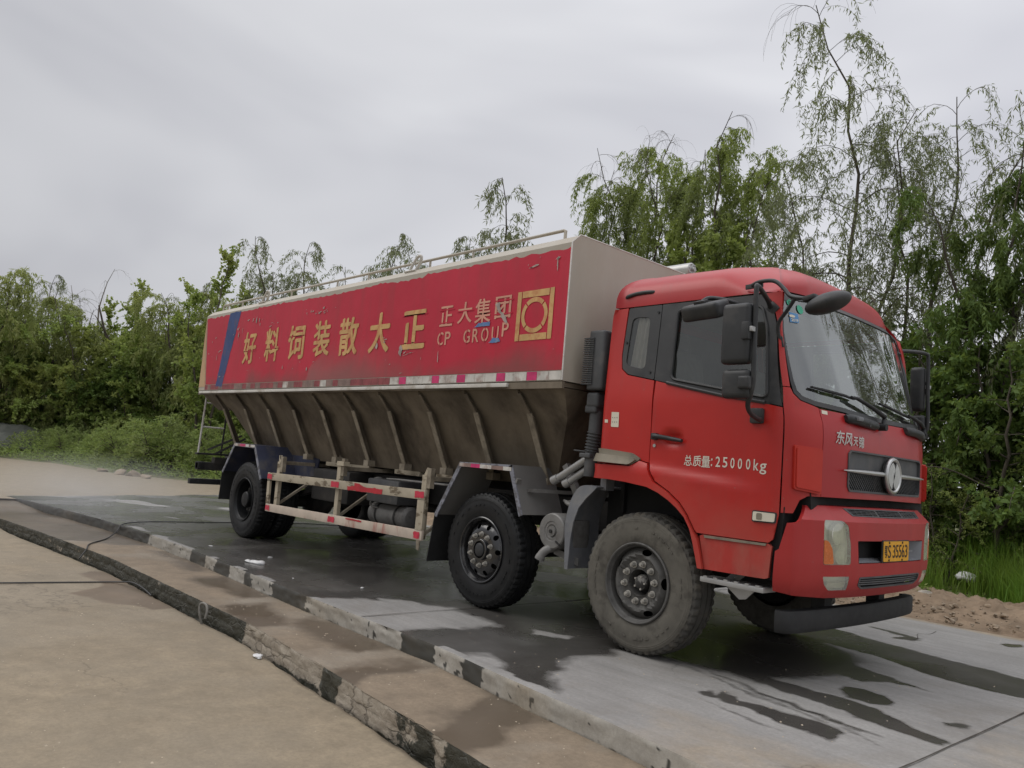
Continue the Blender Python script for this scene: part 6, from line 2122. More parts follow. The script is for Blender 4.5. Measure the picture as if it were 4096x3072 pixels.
tag(finish('plastic_bag', b, M_['plastic_white'], None, 40), 'white plastic bag lying in the grass right of the bumper', 'bag')
M_['hose'] = mat('dark_rubber_hose', (0.03, 0.03, 0.03), 0.55, var=0.2)
M_['hose_grey'] = mat('grey_muddy_hose', (0.17, 0.16, 0.14), 0.6, var=0.2)
b = new_bm()
hz_ = lambda x, y: (.012 if y > np.interp(x, KX, KY) else (-.118 if y > np.interp(x, BX, BY) else -.27))
tube(b, smooth_path([(-5.6, -5.2, -.27), (-5.55, -4.4, -.272), (-5.47, -3.9, -.272), (-5.36, -3.35, -.27), (-5.27, -3.16, -.262), (-5.0, -3.10, -.225), (-4.75, -3.07, -.24), (-4.5, -3.065, -.27)], 6), .0075, 8)
tag(finish('hose', b, M_['hose'], None, 50), 'dark hose lying across the dusty ground up to the brick edge', 'hose')
b = new_bm()
tube(b, smooth_path([(-6.55, -3.22, -.20), (-6.75, -3.10, -.118), (-7.2, -2.95, -.118), (-7.7, -2.62, -.118), (-8.1, -2.38, -.07), (-8.3, -2.24, .012), (-8.6, -1.8, .014), (-8.62, -1.2, .014), (-8.60, -.6, .014), (-8.65, .3, .014), (-8.3, 1.2, .014), (-7.2, 1.6, .014)], 7), .008, 8)
tag(finish('hose', b, M_['hose'], None, 50), 'black washing hose running over the kerb behind the rear wheels', 'hose')
b = new_bm()
tube(b, smooth_path([(-3.20, -3.06, -.29), (-3.21, -3.085, -.20), (-3.23, -3.085, -.13), (-3.20, -3.07, -.105), (-3.15, -3.06, -.115), (-3.12, -3.06, -.16), (-3.12, -3.07, -.22)], 6), .011, 10)
tag(finish('iron_ring', b, M_['hose_grey'], None, 50), 'grey iron ring standing out of the mossy brick edge', 'ring')
# grit, leaves and crumbs on the apron, strip and slab
rg = np.random.default_rng(99)
vs, fs = [], []


def crumb(x, y, z, s):
    a = rg.random() * 6.28
    k = len(vs)
    h = s * (.25 + .5 * rg.random())
    for j in range(4):
        vs.append((x + s * math.cos(a + j * 1.57) * (.6 + .6 * rg.random()), y + s * math.sin(a + j * 1.57) * (.6 + .6 * rg.random()), z))
    vs.append((x, y, z + h))
    for j in range(4):
        fs.append((k + j, k + (j + 1) % 4, k + 4))


for _ in range(1700):
    x, y = rg.uniform(-7, 2.2), 0
    y = np.interp(x, BX, BY) - .05 - abs(rg.normal()) * 1.1 - (.0 if rg.random() < .8 else 0)
    crumb(x, y, -.288 + .0, .0035 + .008 * rg.random() ** 3)
for _ in range(500):
    x = rg.uniform(-7, 2.2)
    y = rg.uniform(np.interp(x, BX, BY) + .03, np.interp(x, KX, KY) - .02)
    crumb(x, y, -.131, .003 + .008 * rg.random() ** 3)
for _ in range(420):
    x = rg.uniform(-1.5, 3.0)
    y = rg.uniform(np.interp(x, KX, KY) + .03, 3.4)
    crumb(x, y, .0, .003 + .007 * rg.random() ** 3)
M_['grit'] = mat('tan_grit', (0.33, 0.28, 0.21), 0.9, var=0.4, vs=9)
me = np_mesh('gravel', np.array(vs), np.array(fs), M_['grit'])
tag(link(bpy.data.objects.new('gravel', me)), 'loose grit scattered over the concrete', 'gravel', kind='stuff')

# ================================================================== vegetation
M_['bark'] = mat('grey_brown_bark', (0.085, 0.072, 0.055), 0.9, var=0.3, vs=6, dirt=(0.05, 0.042, 0.034), dirt_amt=0.6, ds=9, stretch=(1, 1, .3))
M_['bark_pale'] = mat('pale_dead_bark', (0.17, 0.15, 0.125), 0.9, var=0.3, vs=6)
M_['lf_willow'] = leaf_mat('willow_leaf', (0.165, 0.188, 0.105), (0.25, 0.275, 0.165), None, .46)
M_['lf_bright'] = leaf_mat('young_green_leaf', (0.200, 0.262, 0.055), (0.32, 0.38, 0.115), (0.170, 0.205, 0.085), .50)
M_['lf_dark'] = leaf_mat('deep_green_leaf', (0.075, 0.135, 0.030), (0.150, 0.225, 0.055), (0.110, 0.155, 0.048), .42)
M_['lf_mid'] = leaf_mat('mid_green_leaf', (0.180, 0.255, 0.062), (0.310, 0.385, 0.118), (0.29, 0.325, 0.095), .50)
M_['lf_olive'] = leaf_mat('olive_leaf', (0.245, 0.285, 0.098), (0.380, 0.405, 0.160), (0.200, 0.245, 0.088), .50)
M_['grass'] = leaf_mat('fresh_grass', (0.095, 0.230, 0.022), (0.21, 0.345, 0.055), (0.17, 0.23, 0.045), .48)
M_['weed'] = leaf_mat('roadside_weed', (0.190, 0.280, 0.080), (0.350, 0.420, 0.150), (0.26, 0.31, 0.125), .50)


class Tree:
    def __init__(self, seed):
        self.r = np.random.default_rng(seed)
        self.tv, self.tf = [], []
        self.lp, self.ld, self.ll, self.lw = [], [], [], []

    def tube(self, pts, r0, r1, n):
        pts = np.asarray(pts)
        m = len(pts)
        rs = np.linspace(r0, r1, m)
        base = sum(len(v) for v in self.tv)
        t = np.gradient(pts, axis=0)
        t /= np.linalg.norm(t, axis=1)[:, None] + 1e-9
        ref = np.array([.31, .87, .38])
        a = np.cross(t, ref)
        a /= np.linalg.norm(a, axis=1)[:, None] + 1e-9
        b_ = np.cross(t, a)
        an = np.linspace(0, 2 * np.pi, n + 1)[:-1]
        ring = pts[:, None, :] + rs[:, None, None] * (a[:, None, :] * np.cos(an)[None, :, None] + b_[:, None, :] * np.sin(an)[None, :, None])
        self.tv.append(ring.reshape(-1, 3))
        i, k = np.meshgrid(np.arange(m - 1), np.arange(n), indexing='ij')
        p = base + i * n + k
        q = base + i * n + (k + 1) % n
        self.tf.append(np.stack([p, q, q + n, p + n], -1).reshape(-1, 4))

    def path(self, p, d, length, seg, wob, grav):
        """random walk path starting at p heading d; grav pulls the heading down as it goes"""
        r = self.r
        pts = [np.array(p, float)]
        d = np.array(d, float)
        d /= np.linalg.norm(d)
        st = length / seg
        for i in range(seg):
            d = d + r.normal(0, wob, 3) + np.array([0, 0, -grav * (i + 1) / seg])
            d /= np.linalg.norm(d)
            pts.append(pts[-1] + d * st)
        return np.array(pts)

    def leaves(self, pts, gap, l, w, droop, spread, start=.1):
        r = self.r
        seg = np.linalg.norm(np.diff(pts, axis=0), axis=1)
        s = np.r_[0, np.cumsum(seg)]
        n = int((s[-1] * (1 - start)) / gap)
        if n < 1:
            return
        u = s[-1] * start + (np.arange(n) + r.random(n)) * gap
        u = np.minimum(u, s[-1])
        P = np.stack([np.interp(u, s, pts[:, k]) for k in range(3)], 1)
        D = r.normal(0, 1, (n, 3)) * spread
        D[:, 2] -= droop
        D /= np.linalg.norm(D, axis=1)[:, None] + 1e-9
        self.lp.append(P + r.normal(0, l * .12, (n, 3)))
        self.ld.append(D)
        self.ll.append(l * r.uniform(.65, 1.25, n))
        self.lw.append(w * r.uniform(.7, 1.25, n))

    def meshes(self, name, bark, leafm):
        tv = np.concatenate(self.tv)
        tf = np.concatenate(self.tf)
        tm = np_mesh(name + '_trunk', tv, tf, bark, smooth=True)
        cm = None
        if self.lp:
            P, D = np.concatenate(self.lp), np.concatenate(self.ld)
            l, w = np.concatenate(self.ll)[:, None], np.concatenate(self.lw)[:, None]
            n = len(P)
            rv = self.r.normal(0, 1, (n, 3))
            sd = np.cross(D, rv)
            sd /= np.linalg.norm(sd, axis=1)[:, None] + 1e-9
            up = np.cross(sd, D)
            V = np.stack([P, P + D * l * .42 + sd * w * .5 + up * l * .06, P + D * l - up * l * .05, P + D * l * .42 - sd * w * .5 + up * l * .06], 1).reshape(-1, 3)
            F = np.arange(n * 4).reshape(n, 4)
            tint = np.clip(np.repeat(self.r.normal(.5, .25, n), 4), 0, 1)
            cm = np_mesh(name + '_crown', V, F, leafm, {'tint': tint})
        return tm, cm


def grow(seed, H, stems, kind, spread=1.0, dens=1.0, t0=.25, leaf=(.12, .02), bare=.12, nbr=22, top_bare=0.0, r0=.09, ntw=7, droop=1.0, lean=.10, wood=True):
    """several leaders, arching boughs and hanging twigs set with single leaves"""
    T = Tree(seed)
    r = T.r
    for st in stems:
        (bx, by), (tx, ty), h, rk = st
        m = 14
        tt = np.linspace(0, 1, m)
        wob = np.cumsum(r.normal(0, .018 * h, (m, 2)), 0) * tt[:, None]
        pts = np.stack([bx + (tx - bx) * tt ** 1.25 + wob[:, 0], by + (ty - by) * tt ** 1.25 + wob[:, 1], tt * h], 1)
        T.tube(pts, r0 * rk, .008 * rk, 7)
        for k in range(int(nbr * (.6 + .4 * h / H))):
            u = t0 + (1 - t0) * (k + r.random()) / (nbr * (.6 + .4 * h / H))
            u = min(u, .985)
            p = np.array([np.interp(u, tt, pts[:, j]) for j in range(3)])
            az = r.random() * 2 * np.pi
            if kind == 'willow':
                el = r.uniform(.35, 1.15)
                ln = spread * (1.15 - .75 * u) * r.uniform(.55, 1.2)
                g, wb = .55, .11
            elif kind == 'upright':
                el = r.uniform(.6, 1.2)
                ln = spread * (1.05 - .80 * u) * r.uniform(.6, 1.1)
                g, wb = -.05, .08
            else:
                el = r.uniform(-.1, .9)
                ln = spread * (1.1 - .65 * u ** 1.5) * r.uniform(.5, 1.15)
                g, wb = .18, .14
            d = (np.cos(az) * np.cos(el), np.sin(az) * np.cos(el), np.sin(el))
            bp_ = T.path(p, d, ln, 8, wb, g)
            T.tube(bp_, max(.006, .028 * ln / spread * rk * (1.2 - u)), .003, 5)
            nolf = r.random() < bare or (u > 1 - top_bare)
            for q in range(ntw):
                v = .18 + .82 * (q + r.random()) / ntw
                pp = np.array([np.interp(v * 8, np.arange(9), bp_[:, j]) for j in range(3)])
                dd = bp_[min(8, int(v * 8) + 1)] - bp_[min(7, int(v * 8))]
                dd = dd / (np.linalg.norm(dd) + 1e-9) + r.normal(0, .5, 3)
                if kind == 'willow':
                    tw = T.path(pp, dd, r.uniform(.35, 1.0) * min(1.2, spread * .55) * droop, 7, .10, .85 * droop)
                    if wood: T.tube(tw, .0030, .0012, 3)
                    if not nolf and r.random() > bare:
                        T.leaves(tw, .030 / dens, leaf[0], leaf[1], 1.0, .55, .08)
                else:
                    tw = T.path(pp, dd, r.uniform(.25, .7) * min(1.2, spread * .5), 5, .18, .12)
                    if wood: T.tube(tw, .005, .0015, 3)
                    if not nolf and r.random() > bare:
                        T.leaves(tw, .034 / dens, leaf[0], leaf[1], .35, .9, .05)
            if not nolf and kind != 'willow':
                T.leaves(bp_, .06 / dens, leaf[0], leaf[1], .3, .9, .3)
    return T


def plant(name, meshes, loc, label, cat, group, rot=0.0, sc=(1, 1, 1)):
    root = tag(empty(name, loc, None, (0, 0, rot)), label, cat, group)
    root.scale = sc if not isinstance(sc, (int, float)) else (sc, sc, sc)
    tm, cm = meshes
    link(bpy.data.objects.new('trunk', tm), root)
    if cm is not None:
        link(bpy.data.objects.new('crown', cm), root)
    return root


GW = 'willows growing behind the truck'
gz = lambda x, y: .12 + .28 * sstep((y - float(VB(x))) / 2.5)
# right: the tall sparse willow, its neighbours and the dense dark mass at the picture's edge
W1 = grow(11, 10.4, [((0, 0), (-.55, -.2), 10.4, 1.0), ((.30, .2), (.75, .5), 8.6, .9), ((-.25, .1), (-1.45, .2), 7.9, .8)], 'willow', 2.3, 1.05, .22, (.12, .021), .05, 46, .02, .065, 9).meshes('tall_willow', M_['bark'], M_['lf_willow'])
plant('willow', W1, (-2.85, 8.2, .3), 'tallest sparse willow with bare leaders rising over the red cab roof', 'tree', GW, 0, (1.06, 1.06, .95))
W2 = grow(12, 8.6, [((0, 0), (.55, .3), 8.5, 1.0), ((.2, 0), (1.5, -.1), 7.8, .9), ((-.2, .2), (-.2, .7), 7.4, .8)], 'willow', 2.2, .85, .20, (.12, .021), .08, 38, 0, .07, 6).meshes('leaning_willow', M_['bark'], M_['lf_willow'])
plant('willow', W2, (-1.75, 8.6, .3), 'thin-leaved willow with several leaning trunks right of the tallest one', 'tree', GW)
W3 = grow(13, 8.8, [((0, 0), (.5, 0), 8.8, 1.0), ((.3, .2), (1.6, .2), 8.0, .9), ((.2, -.2), (2.5, -.2), 7.2, .8)], 'willow', 2.2, .90, .2, (.12, .021), .08, 38, 0, .07, 7).meshes('weeping_willow', M_['bark'], M_['lf_willow'])
plant('willow', W3, (-.75, 8.7, .3), 'fuller weeping willow arching over the top right corner', 'tree', GW)
D1 = grow(14, 6.6, [((0, 0), (.1, 0), 6.6, 1.0), ((.4, .1), (1.1, 0), 6.2, .9), ((-.3, 0), (-.55, .1), 5.6, .9), ((.8, -.2), (1.9, -.3), 5.2, .8)], 'willow', 1.5, 2.6, .06, (.13, .030), .03, 30, 0, .08, 9, .9, wood=False).meshes('dense_willow', M_['bark'], M_['lf_dark'])
plant('willow', D1, (-.15, 7.6, .3), 'dense dark green tree hanging to the ground at the right edge', 'tree', GW)
D2 = grow(15, 3.8, [((0, 0), (.1, 0), 3.8, 1.0), ((.4, .1), (1.0, 0), 3.3, .9), ((-.4, 0), (-1.0, .1), 3.5, .9), ((-.1, -.2), (.1, -.7), 3.0, .9)], 'broad', 1.35, 1.9, .04, (.10, .060), .04, 24, 0, .05, 7, wood=False).meshes('thicket', M_['bark'], M_['lf_dark'])
D3 = grow(16, 3.2, [((0, 0), (.2, 0), 3.2, 1.0), ((.5, .1), (1.1, 0), 2.6, .9), ((-.4, 0), (-1.0, .1), 2.8, .9)], 'broad', 1.2, 1.5, .03, (.085, .045), .05, 24, 0, .045, 7, wood=True).meshes('leafy_shrub', M_['bark'], M_['lf_mid'])
GS = 'shrubs under the willows'
for (nm, ms, x, y, rz, s, lb) in [
    ('shrub', D2, -1.15, 7.3, .3, 1.05, 'dark thicket just right of the far door mirror'), ('shrub', D2, .05, 6.9, 2.0, .92, 'dark thicket behind the grass at the right edge'),
    ('shrub', D2, 1.5, 7.1, 4.0, 1.0, 'dark thicket beyond the tall grass on the far right'), ('shrub', D2, -2.3, 7.5, 1.1, 1.1, 'dark thicket hidden behind the windscreen'),
    ('shrub', D3, -1.00, 6.35, .9, .62, 'light-leaved low shrub beside the grille corner'), ('shrub', D3, -.45, 6.2, 2.9, .50, 'small shrub at the edge of the grass near the number plate'),
    ('shrub', D3, .9, 6.9, 5.2, .75, 'mid-green shrub behind the tall grass'), ('shrub', D2, -3.6, 7.6, 3.3, 1.1, 'dark thicket behind the cab'), ('shrub', D2, -4.8, 7.8, 5.1, 1.0, 'dark thicket behind the gap of cab and box'),
    ('shrub', D3, -2.1, 6.2, 4.1, .8, 'shrub seen under the cab beyond the slab'), ('shrub', D3, -3.5, 6.3, 2.2, .8, 'shrub seen under the chassis by the second wheel'), ('shrub', D3, -5.2, 6.5, .2, .8, 'shrub seen under the side guard'),
    ('shrub', D2, -6.4, 7.6, .7, 1.0, 'dark thicket behind the middle of the box'), ('shrub', D2, -8.3, 8.0, 2.4, 1.1, 'dark thicket behind the rear wheels'), ('shrub', D2, -10.2, 8.2, 4.4, 1.1, 'dark thicket behind the tail of the box')]:
    plant(nm, ms, (x, y, gz(x, y) - .05), lb, 'shrub', GS, rz, s)
# reflections in the windscreen need the row to carry on past the frame
for (x, y, rz, s) in ((3.6, 9.2, 1.7, .80),):
    plant('willow', W1, (x, y, .3), 'willow past the right edge mirrored in the windscreen', 'tree', GW, rz, s)

# middle: full bright-green willows behind the front of the box
B1 = grow(21, 10.6, [((0, 0), (.3, 0), 11.0, .9), ((.4, .1), (1.4, .1), 9.9, .9), ((-.4, 0), (-1.2, .2), 10.2, .9), ((-.6, 0), (-2.3, .3), 9.8, .8), ((.2, .3), (.5, 1.0), 10.0, .8)], 'willow', 2.1, 1.5, .3, (.14, .030), .10, 42, .06, .10, 9).meshes('bright_willow', M_['bark'], M_['lf_bright'])
plant('willow', B1, (-10.0, 10.6, .3), 'bright green willow with bare twigs on top behind the front of the box', 'tree', GW)
B2 = grow(22, 9.0, [((0, 0), (.3, 0), 9.7, 1.0), ((.4, .1), (1.5, .1), 8.8, .9), ((-.4, 0), (-1.3, .2), 9.5, .9), ((-.1, .4), (.2, 1.2), 9.2, .9)], 'willow', 1.9, 1.8, .15, (.14, .030), .05, 34, .0, .10, 9).meshes('full_willow', M_['bark'], M_['lf_bright'])
plant('willow', B2, (-7.3, 10.4, .3), 'rounded bright green willow between the box and the red cab roof', 'tree', GW)
P1 = grow(23, 7.0, [((0, 0), (.1, 0), 7.0, 1.0), ((.4, .1), (1.1, .1), 6.2, .9), ((-.4, 0), (-1.0, .2), 6.5, .9)], 'broad', 1.5, 1.6, .1, (.12, .080), .05, 24, 0, .08, 7, wood=False).meshes('broadleaf', M_['bark'], M_['lf_bright'])
plant('broadleaf_tree', P1, (-5.9, 9.8, .3), 'low leafy tree just left of the tall sparse willow', 'tree', GW, .5, 1.0)
plant('broadleaf_tree', P1, (-7.9, 9.7, .3), 'low leafy tree directly above the corner of the box', 'tree', GW, 2.2, 1.05)

# behind the box, tops only
S1 = grow(31, 7.6, [((0, 0), (.2, 0), 7.6, 1.0), ((.3, .1), (1.0, .1), 6.4, .8), ((-.3, 0), (-.9, .2), 6.6, .8)], 'willow', 1.6, 1.0, .3, (.15, .027), .12, 24, .0, .08, 7).meshes('thin_willow', M_['bark'], M_['lf_willow'])
GB = 'trees behind the box'
for (x, y, h, rz, lb) in [(-13.5, 8.3, 8.9, .4, 'thin sprig-topped tree rising highest above the box railing'), (-14.8, 7.5, 7.6, 2.0, 'thin willow top right of the second railing hook'), (-16.2, 7.0, 7.9, 3.3, 'thin willow top at the second railing hook'),
                          (-19.0, 6.2, 7.7, 4.2, 'dense willow top left of the middle of the railing'), (-20.8, 5.5, 7.7, 5.5, 'loose willow top above the rear of the railing'), (-17.8, 8.5, 7.2, 1.2, 'thin willow top low over the railing'), (-11.6, 8.6, 7.0, 2.9, 'thin willow top at the front end of the railing')]:
    plant('willow', S1, (x, y, .3), lb, 'tree', GB, rz, h / 7.6)

# left: mixed belt from the ground up
PO = grow(41, 8.0, [((0, 0), (.15, .1), 8.0, 1.0), ((.1, .1), (.9, .3), 6.2, .7), ((-.1, 0), (-.8, .2), 6.6, .7)], 'upright', 1.7, 1.15, .15, (.125, .11), .10, 30, 0, .10, 8, wood=False).meshes('poplar', M_['bark'], M_['lf_mid'])
BL = grow(42, 6.0, [((0, 0), (.2, .1), 6.0, 1.0), ((.5, .1), (1.5, .3), 5.2, .9), ((-.5, .1), (-1.4, .3), 5.4, .9), ((0, -.4), (.1, -1.2), 4.6, .9)], 'broad', 2.1, 1.7, .05, (.135, .075), .05, 30, 0, .09, 9, wood=False).meshes('belt_tree', M_['bark'], M_['lf_mid'])
OL = grow(43, 6.2, [((0, 0), (.2, .1), 6.2, 1.0), ((.5, .1), (1.6, .3), 5.4, .9), ((-.5, .1), (-1.5, .3), 5.6, .9)], 'willow', 2.1, 1.5, .05, (.18, .036), .06, 32, .05, .09, 10, wood=False).meshes('belt_willow', M_['bark'], M_['lf_olive'])
DK = grow(44, 4.4, [((0, 0), (.2, .1), 4.4, 1.0), ((.6, .1), (1.6, .3), 3.9, .9), ((-.6, .1), (-1.6, .3), 4.0, .9), ((0, -.5), (.1, -1.3), 3.4, .9)], 'broad', 1.9, 1.5, .03, (.13, .07), .04, 28, 0, .08, 9, wood=False).meshes('belt_bush', M_['bark'], M_['lf_dark'])
DEAD = grow(45, 8.2, [((0, 0), (-1.2, .5), 7.4, 1.1), ((.1, .1), (.5, 1.0), 8.2, 1.0), ((-.1, 0), (-.3, -.9), 6.6, .8)], 'willow', 2.4, 1.0, .45, (.2, .05), 1.1, 10, 0, .11, 4, .9).meshes('dead_tree', M_['bark_pale'], M_['lf_olive'])
GL = 'belt of trees beyond the dirt road'
for (nm, ms, x, y, h0, h, rz, lb) in [
    ('poplar', PO, -22.2, 4.1, 8.0, 7.3, .3, 'poplar with broad dark leaves standing just left of the box'),
    ('willow', OL, -25.0, 5.2, 6.2, 6.8, 1.3, 'olive willow left of the poplar'),
    ('poplar', PO, -29.0, 3.5, 8.0, 6.7, 2.2, 'narrow poplar topping the middle of the tree belt'),
    ('poplar', PO, -30.5, 2.2, 8.0, 5.9, 4.1, 'small poplar tip left of the narrow poplar'),
    ('willow', S1, -25.5, 6.6, 7.6, 7.4, .9, 'feathery willow top between the poplar and the box'),
    ('willow', S1, -27.8, 4.6, 7.6, 7.2, 2.4, 'feathery willow top right of the narrow poplar'),
    ('willow', S1, -31.5, .8, 7.6, 7.0, 4.4, 'feathery willow top behind the dead branches'),
    ('willow', S1, -32.5, -1.6, 7.6, 7.7, 5.2, 'feathery willow top near the left edge'),
    ('willow', OL, -29.5, .2, 6.2, 6.2, .7, 'olive willow at the foot of the dead branches'),
    ('willow', OL, -31.0, -2.6, 6.2, 7.2, 3.7, 'tall olive willow cut by the left edge'),
    ('broadleaf_tree', BL, -27.0, 3.9, 6.0, 5.7, .2, 'green leafy tree right of the leaning dark trunk'),
    ('broadleaf_tree', BL, -28.6, 2.0, 6.0, 5.4, 1.9, 'green leafy tree behind the leaning dark trunk'),
    ('broadleaf_tree', BL, -30.2, -1.0, 6.0, 5.2, 3.1, 'green leafy tree above the tarpaulin heap'),
    ('broadleaf_tree', BL, -24.6, 6.4, 6.0, 5.8, 4.4, 'green leafy tree close to the left end of the box'),
    ('broadleaf_tree', BL, -22.6, 6.6, 6.0, 5.6, 5.1, 'green leafy tree hidden by the rear of the box'),
    ('willow', OL, -26.2, 4.6, 6.2, 5.9, 5.6, 'drooping olive willow beside the box'),
    ('broadleaf_tree', BL, -33.0, -4.5, 6.0, 6.0, 2.6, 'leafy tree past the left edge of the belt')]:
    if x < -23: x, y, h = x - 2.2, y + 1.3, h * 1.06
    plant(nm, ms, (x, y, gz(x, y) - .1), lb, 'tree', GL, rz, h / h0)
plant('dead_tree', DEAD, (-33.5, 2.6, .3), 'bare grey tree with twisted leafless branches above the belt', 'tree', GL, .2, .98)
T = Tree(46)
T.tube(T.path((0, 0, 0), (-.1, -.35, 1), 5.6, 12, .05, -.02), .10, .03, 8)
T.tube(T.path((-.3, -.8, 2.6), (.1, -.8, .9), 2.6, 8, .1, -.05), .05, .015, 6)
plant('dead_tree', T.meshes('leaning_trunk', M_['bark'], M_['lf_dark']), (-30.2, 4.6, 1.0), 'dark leaning dead trunk half hidden in the belt', 'tree', GL)
i = 0
for (x, y, s, lb) in [(-25.4, 3.6, .80, 'dark bush right of the leaning trunk'), (-23.6, 4.5, .85, 'dark bush beside the rear ladder'), (-21.9, 5.2, .9, 'dark bush behind the rear ladder'), (-27.2, 2.2, .85, 'dark bush at the foot of the leaning trunk'), (-28.4, 1.0, .85, 'dark bush between the tarpaulin heap and the trunk'),
                      (-29.4, -.4, .85, 'dark bush right behind the tarpaulin heap'), (-30.6, -2.0, .95, 'dark bush above the left end of the tarpaulin heap'), (-31.5, -3.8, 1.0, 'dark bush at the left edge'), (-20.2, 5.9, .9, 'dark bush behind the hopper tail'), (-18.2, 6.2, .9, 'dark bush seen behind the rear wheel'),
                      (-16.0, 6.6, .9, 'dark bush behind the rear mudguard'), (-13.8, 7.0, .9, 'dark bush behind the long side guard')]:
    i += 1
    if x < -19: x, y = x - 2.6, y + 1.9
    plant('bush', DK, (x, y, gz(x, y) - .1), lb, 'bush', 'dark bushes under the tree belt', i * 1.37, s)

WB = grow(47, 1.5, [((0, 0), (.1, 0), 1.5, 1.0), ((.3, .1), (.9, .1), 1.2, .9), ((-.3, 0), (-.9, .1), 1.25, .9), ((0, -.3), (.1, -.8), 1.1, .9), ((0, .3), (.1, .8), 1.2, .9)], 'broad', .95, 1.6, .02, (.085, .032), .03, 26, 0, .02, 8, wood=False).meshes('weed_bush', M_['bark'], M_['weed'])
for (x, y, rz, sc_, lb) in [(-22.2, 2.9, .4, 1.1, 'rounded pale green bush behind the truck tail'), (-23.9, 2.4, 2.0, .95, 'pale green bush left of the one behind the truck tail'), (-20.6, 4.1, 3.3, 1.0, 'pale green bush half hidden by the rear ladder'),
                            (-25.9, 2.3, 4.2, .75, 'low pale green bush in the middle of the verge'), (-27.8, 1.5, 5.3, .7, 'small pale green bush nearest the tarpaulin heap')]:
    plant('bush', WB, (x, y, gz(x, y) - .05), lb, 'bush', 'pale green bushes on the verge', rz, sc_)

# ---- grass and weeds
def blades(n, xr, yr, hmin, hmax, w, seed, keep, zf, bend=.5):
    r = np.random.default_rng(seed)
    x = r.uniform(*xr, n)
    y = r.uniform(*yr, n)
    k = keep(x, y) > r.random(n)
    x, y = x[k], y[k]
    n = len(x)
    h = r.uniform(hmin, hmax, n) * (.6 + .8 * r.random(n))
    az = r.random(n) * 2 * np.pi
    b_ = h * bend * r.random(n)
    z = zf(x, y)
    ca, sa = np.cos(az), np.sin(az)
    ww = w * r.uniform(.6, 1.3, n)
    pa = az + r.normal(0, .6, n) + np.pi / 2
    px, py = np.cos(pa) * ww, np.sin(pa) * ww
    P = lambda t, s: np.stack([x + ca * b_ * t * t + px * s * (1 - t * .75), y + sa * b_ * t * t + py * s * (1 - t * .75), z + h * (t - .25 * t * t * (b_ / h))], 1)
    V = np.stack([P(0, -1), P(0, 1), P(.55, 1), P(.55, -1), P(1, .6), P(1, -.6)], 1).reshape(-1, 3)
    i0 = np.arange(n) * 6
    F = np.concatenate([np.stack([i0, i0 + 1, i0 + 2, i0 + 3], 1), np.stack([i0 + 3, i0 + 2, i0 + 4, i0 + 5], 1)])
    t = np.clip(np.repeat(r.normal(.5, .25, n), 6), 0, 1)
    return V, F, t


gzv = lambda x, y: .10 + .28 * (lambda q: q * q * (3 - 2 * q))(np.clip((y - VB(x)) / 2.5, 0, 1))
edgeR = lambda x: 4.75 + .35 * np.sin(x * 1.9 + .7) + .2 * np.sin(x * 4.3)
V, F, t = blades(70000, (-3.0, 4.5), (4.6, 7.6), .22, .66, .0062, 5, lambda x, y: np.clip((y - edgeR(x)) / .5, 0, 1) * (.55 + .45 * np.sin(x * 3 + y * 2)), lambda x, y: gzv(x, y) - .02, .7)
V2, F2, t2 = blades(9000, (-16, -3.0), (4.6, 7.6), .16, .5, .009, 6, lambda x, y: np.clip((y - edgeR(x)) / .5, 0, 1), lambda x, y: gzv(x, y) - .02, .7)
me = np_mesh('grass', np.r_[V, V2], np.r_[F, F2 + len(V)], M_['grass'], {'tint': np.r_[t, t2]})
tag(link(bpy.data.objects.new('grass', me)), 'fresh green grass on the verge beyond the dirt bank', 'grass', kind='stuff')


def weeds(n, region, hf, l, w, seed, zf):
    r = np.random.default_rng(seed)
    (x0, x1), (y0, y1) = region
    x, y = r.uniform(x0, x1, n), r.uniform(y0, y1, n)
    hm = hf(x, y)
    k = hm > .02
    x, y, hm = x[k], y[k], hm[k]
    n = len(x)
    z = zf(x, y) + hm * np.sqrt(r.random(n))
    P = np.stack([x, y, z], 1)
    D = r.normal(0, 1, (n, 3))
    D[:, 2] = np.abs(D[:, 2]) * .6 - .1
    D /= np.linalg.norm(D, axis=1)[:, None]
    ll, ww = (l * r.uniform(.6, 1.3, n))[:, None], (w * r.uniform(.6, 1.3, n))[:, None]
    sd = np.cross(D, r.normal(0, 1, (n, 3)))
    sd /= np.linalg.norm(sd, axis=1)[:, None]
    V = np.stack([P, P + D * ll * .45 + sd * ww / 2, P + D * ll, P + D * ll * .45 - sd * ww / 2], 1).reshape(-1, 3)
    return V, np.arange(n * 4).reshape(n, 4), np.clip(np.repeat(r.normal(.5, .25, n), 4), 0, 1)


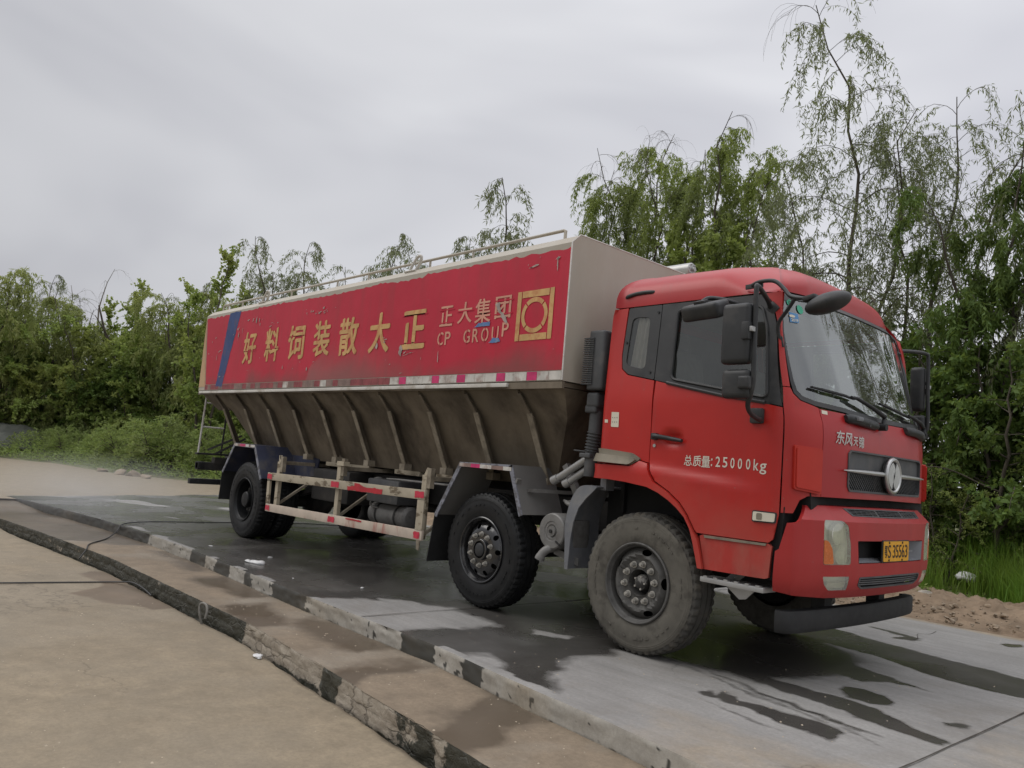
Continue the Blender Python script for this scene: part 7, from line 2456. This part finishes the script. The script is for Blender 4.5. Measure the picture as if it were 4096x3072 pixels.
def mound(x, y):
    d = y - VB(x)
    q = .5 + .5 * np.sin(x * 1.1 + 1.0) * np.cos(y * .9 + x * .4)
    return np.clip(d / .9, 0, 1) * np.clip((5.0 - d) / 1.2, 0, 1) * (.40 + 1.05 * q * (.75 + .25 * np.sin(x * 3.7) * np.sin(y * 3.1 + x)))


V, F, t = weeds(170000, ((-36, -15), (-5, 10)), mound, .135, .036, 8, lambda x, y: gzv(x, y) - .05)
V2, F2, t2 = weeds(9000, ((-3.0, 3.5), (4.5, 6.6)), lambda x, y: np.clip((y - edgeR(x) + .45) / .3, 0, 1) * (.05 + .22 * np.clip(np.sin(x * 2.7 + 1) * np.sin(y * 3.1), 0, 1)), .07, .035, 9, lambda x, y: gzv(x, y) - .03)
me = np_mesh('weeds', np.r_[V, V2], np.r_[F, F2 + len(V)], M_['weed'], {'tint': np.r_[t, t2]})
tag(link(bpy.data.objects.new('weeds', me)), 'leafy roadside weeds in mounds below the trees', 'weeds', kind='stuff')

# ---- thin spray drifting low over the wet slab behind the rear wheels
m = bpy.data.materials.new('washing_spray')
m.use_nodes = True
n, l = m.node_tree.nodes, m.node_tree.links.new
n.remove(n['Principled BSDF'])
pv = n.new('ShaderNodeVolumePrincipled')
pv.inputs['Color'].default_value = (.95, .95, .95, 1)
v = mapped(n, l, (1 / 4.2, 1 / 2.2, 1 / .8))
gr_ = n.new('ShaderNodeTexGradient')
gr_.gradient_type = 'SPHERICAL'
l(v, gr_.inputs['Vector'])
v2 = mapped(n, l)
dn = mathn(n, l, 'MULTIPLY', gr_.outputs['Fac'], ramp(n, l, noise_node(n, l, v2, .8, 4), .3, .75))
l(mathn(n, l, 'MULTIPLY', dn, .30), pv.inputs['Density'])
l(pv.outputs[0], n['Material Output'].inputs['Volume'])
b = new_bm()
bmesh.ops.create_icosphere(b, subdivisions=3, radius=1, matrix=Matrix.Diagonal((4.2, 2.2, .8, 1)))
for v in b.verts:
    v.co.z = max(v.co.z, -.15)
tag(finish('mist', b, m, None, 60, loc=(-11.4, -1.9, .17)), 'thin washing spray drifting over the wet slab behind the truck', 'mist', kind='stuff')
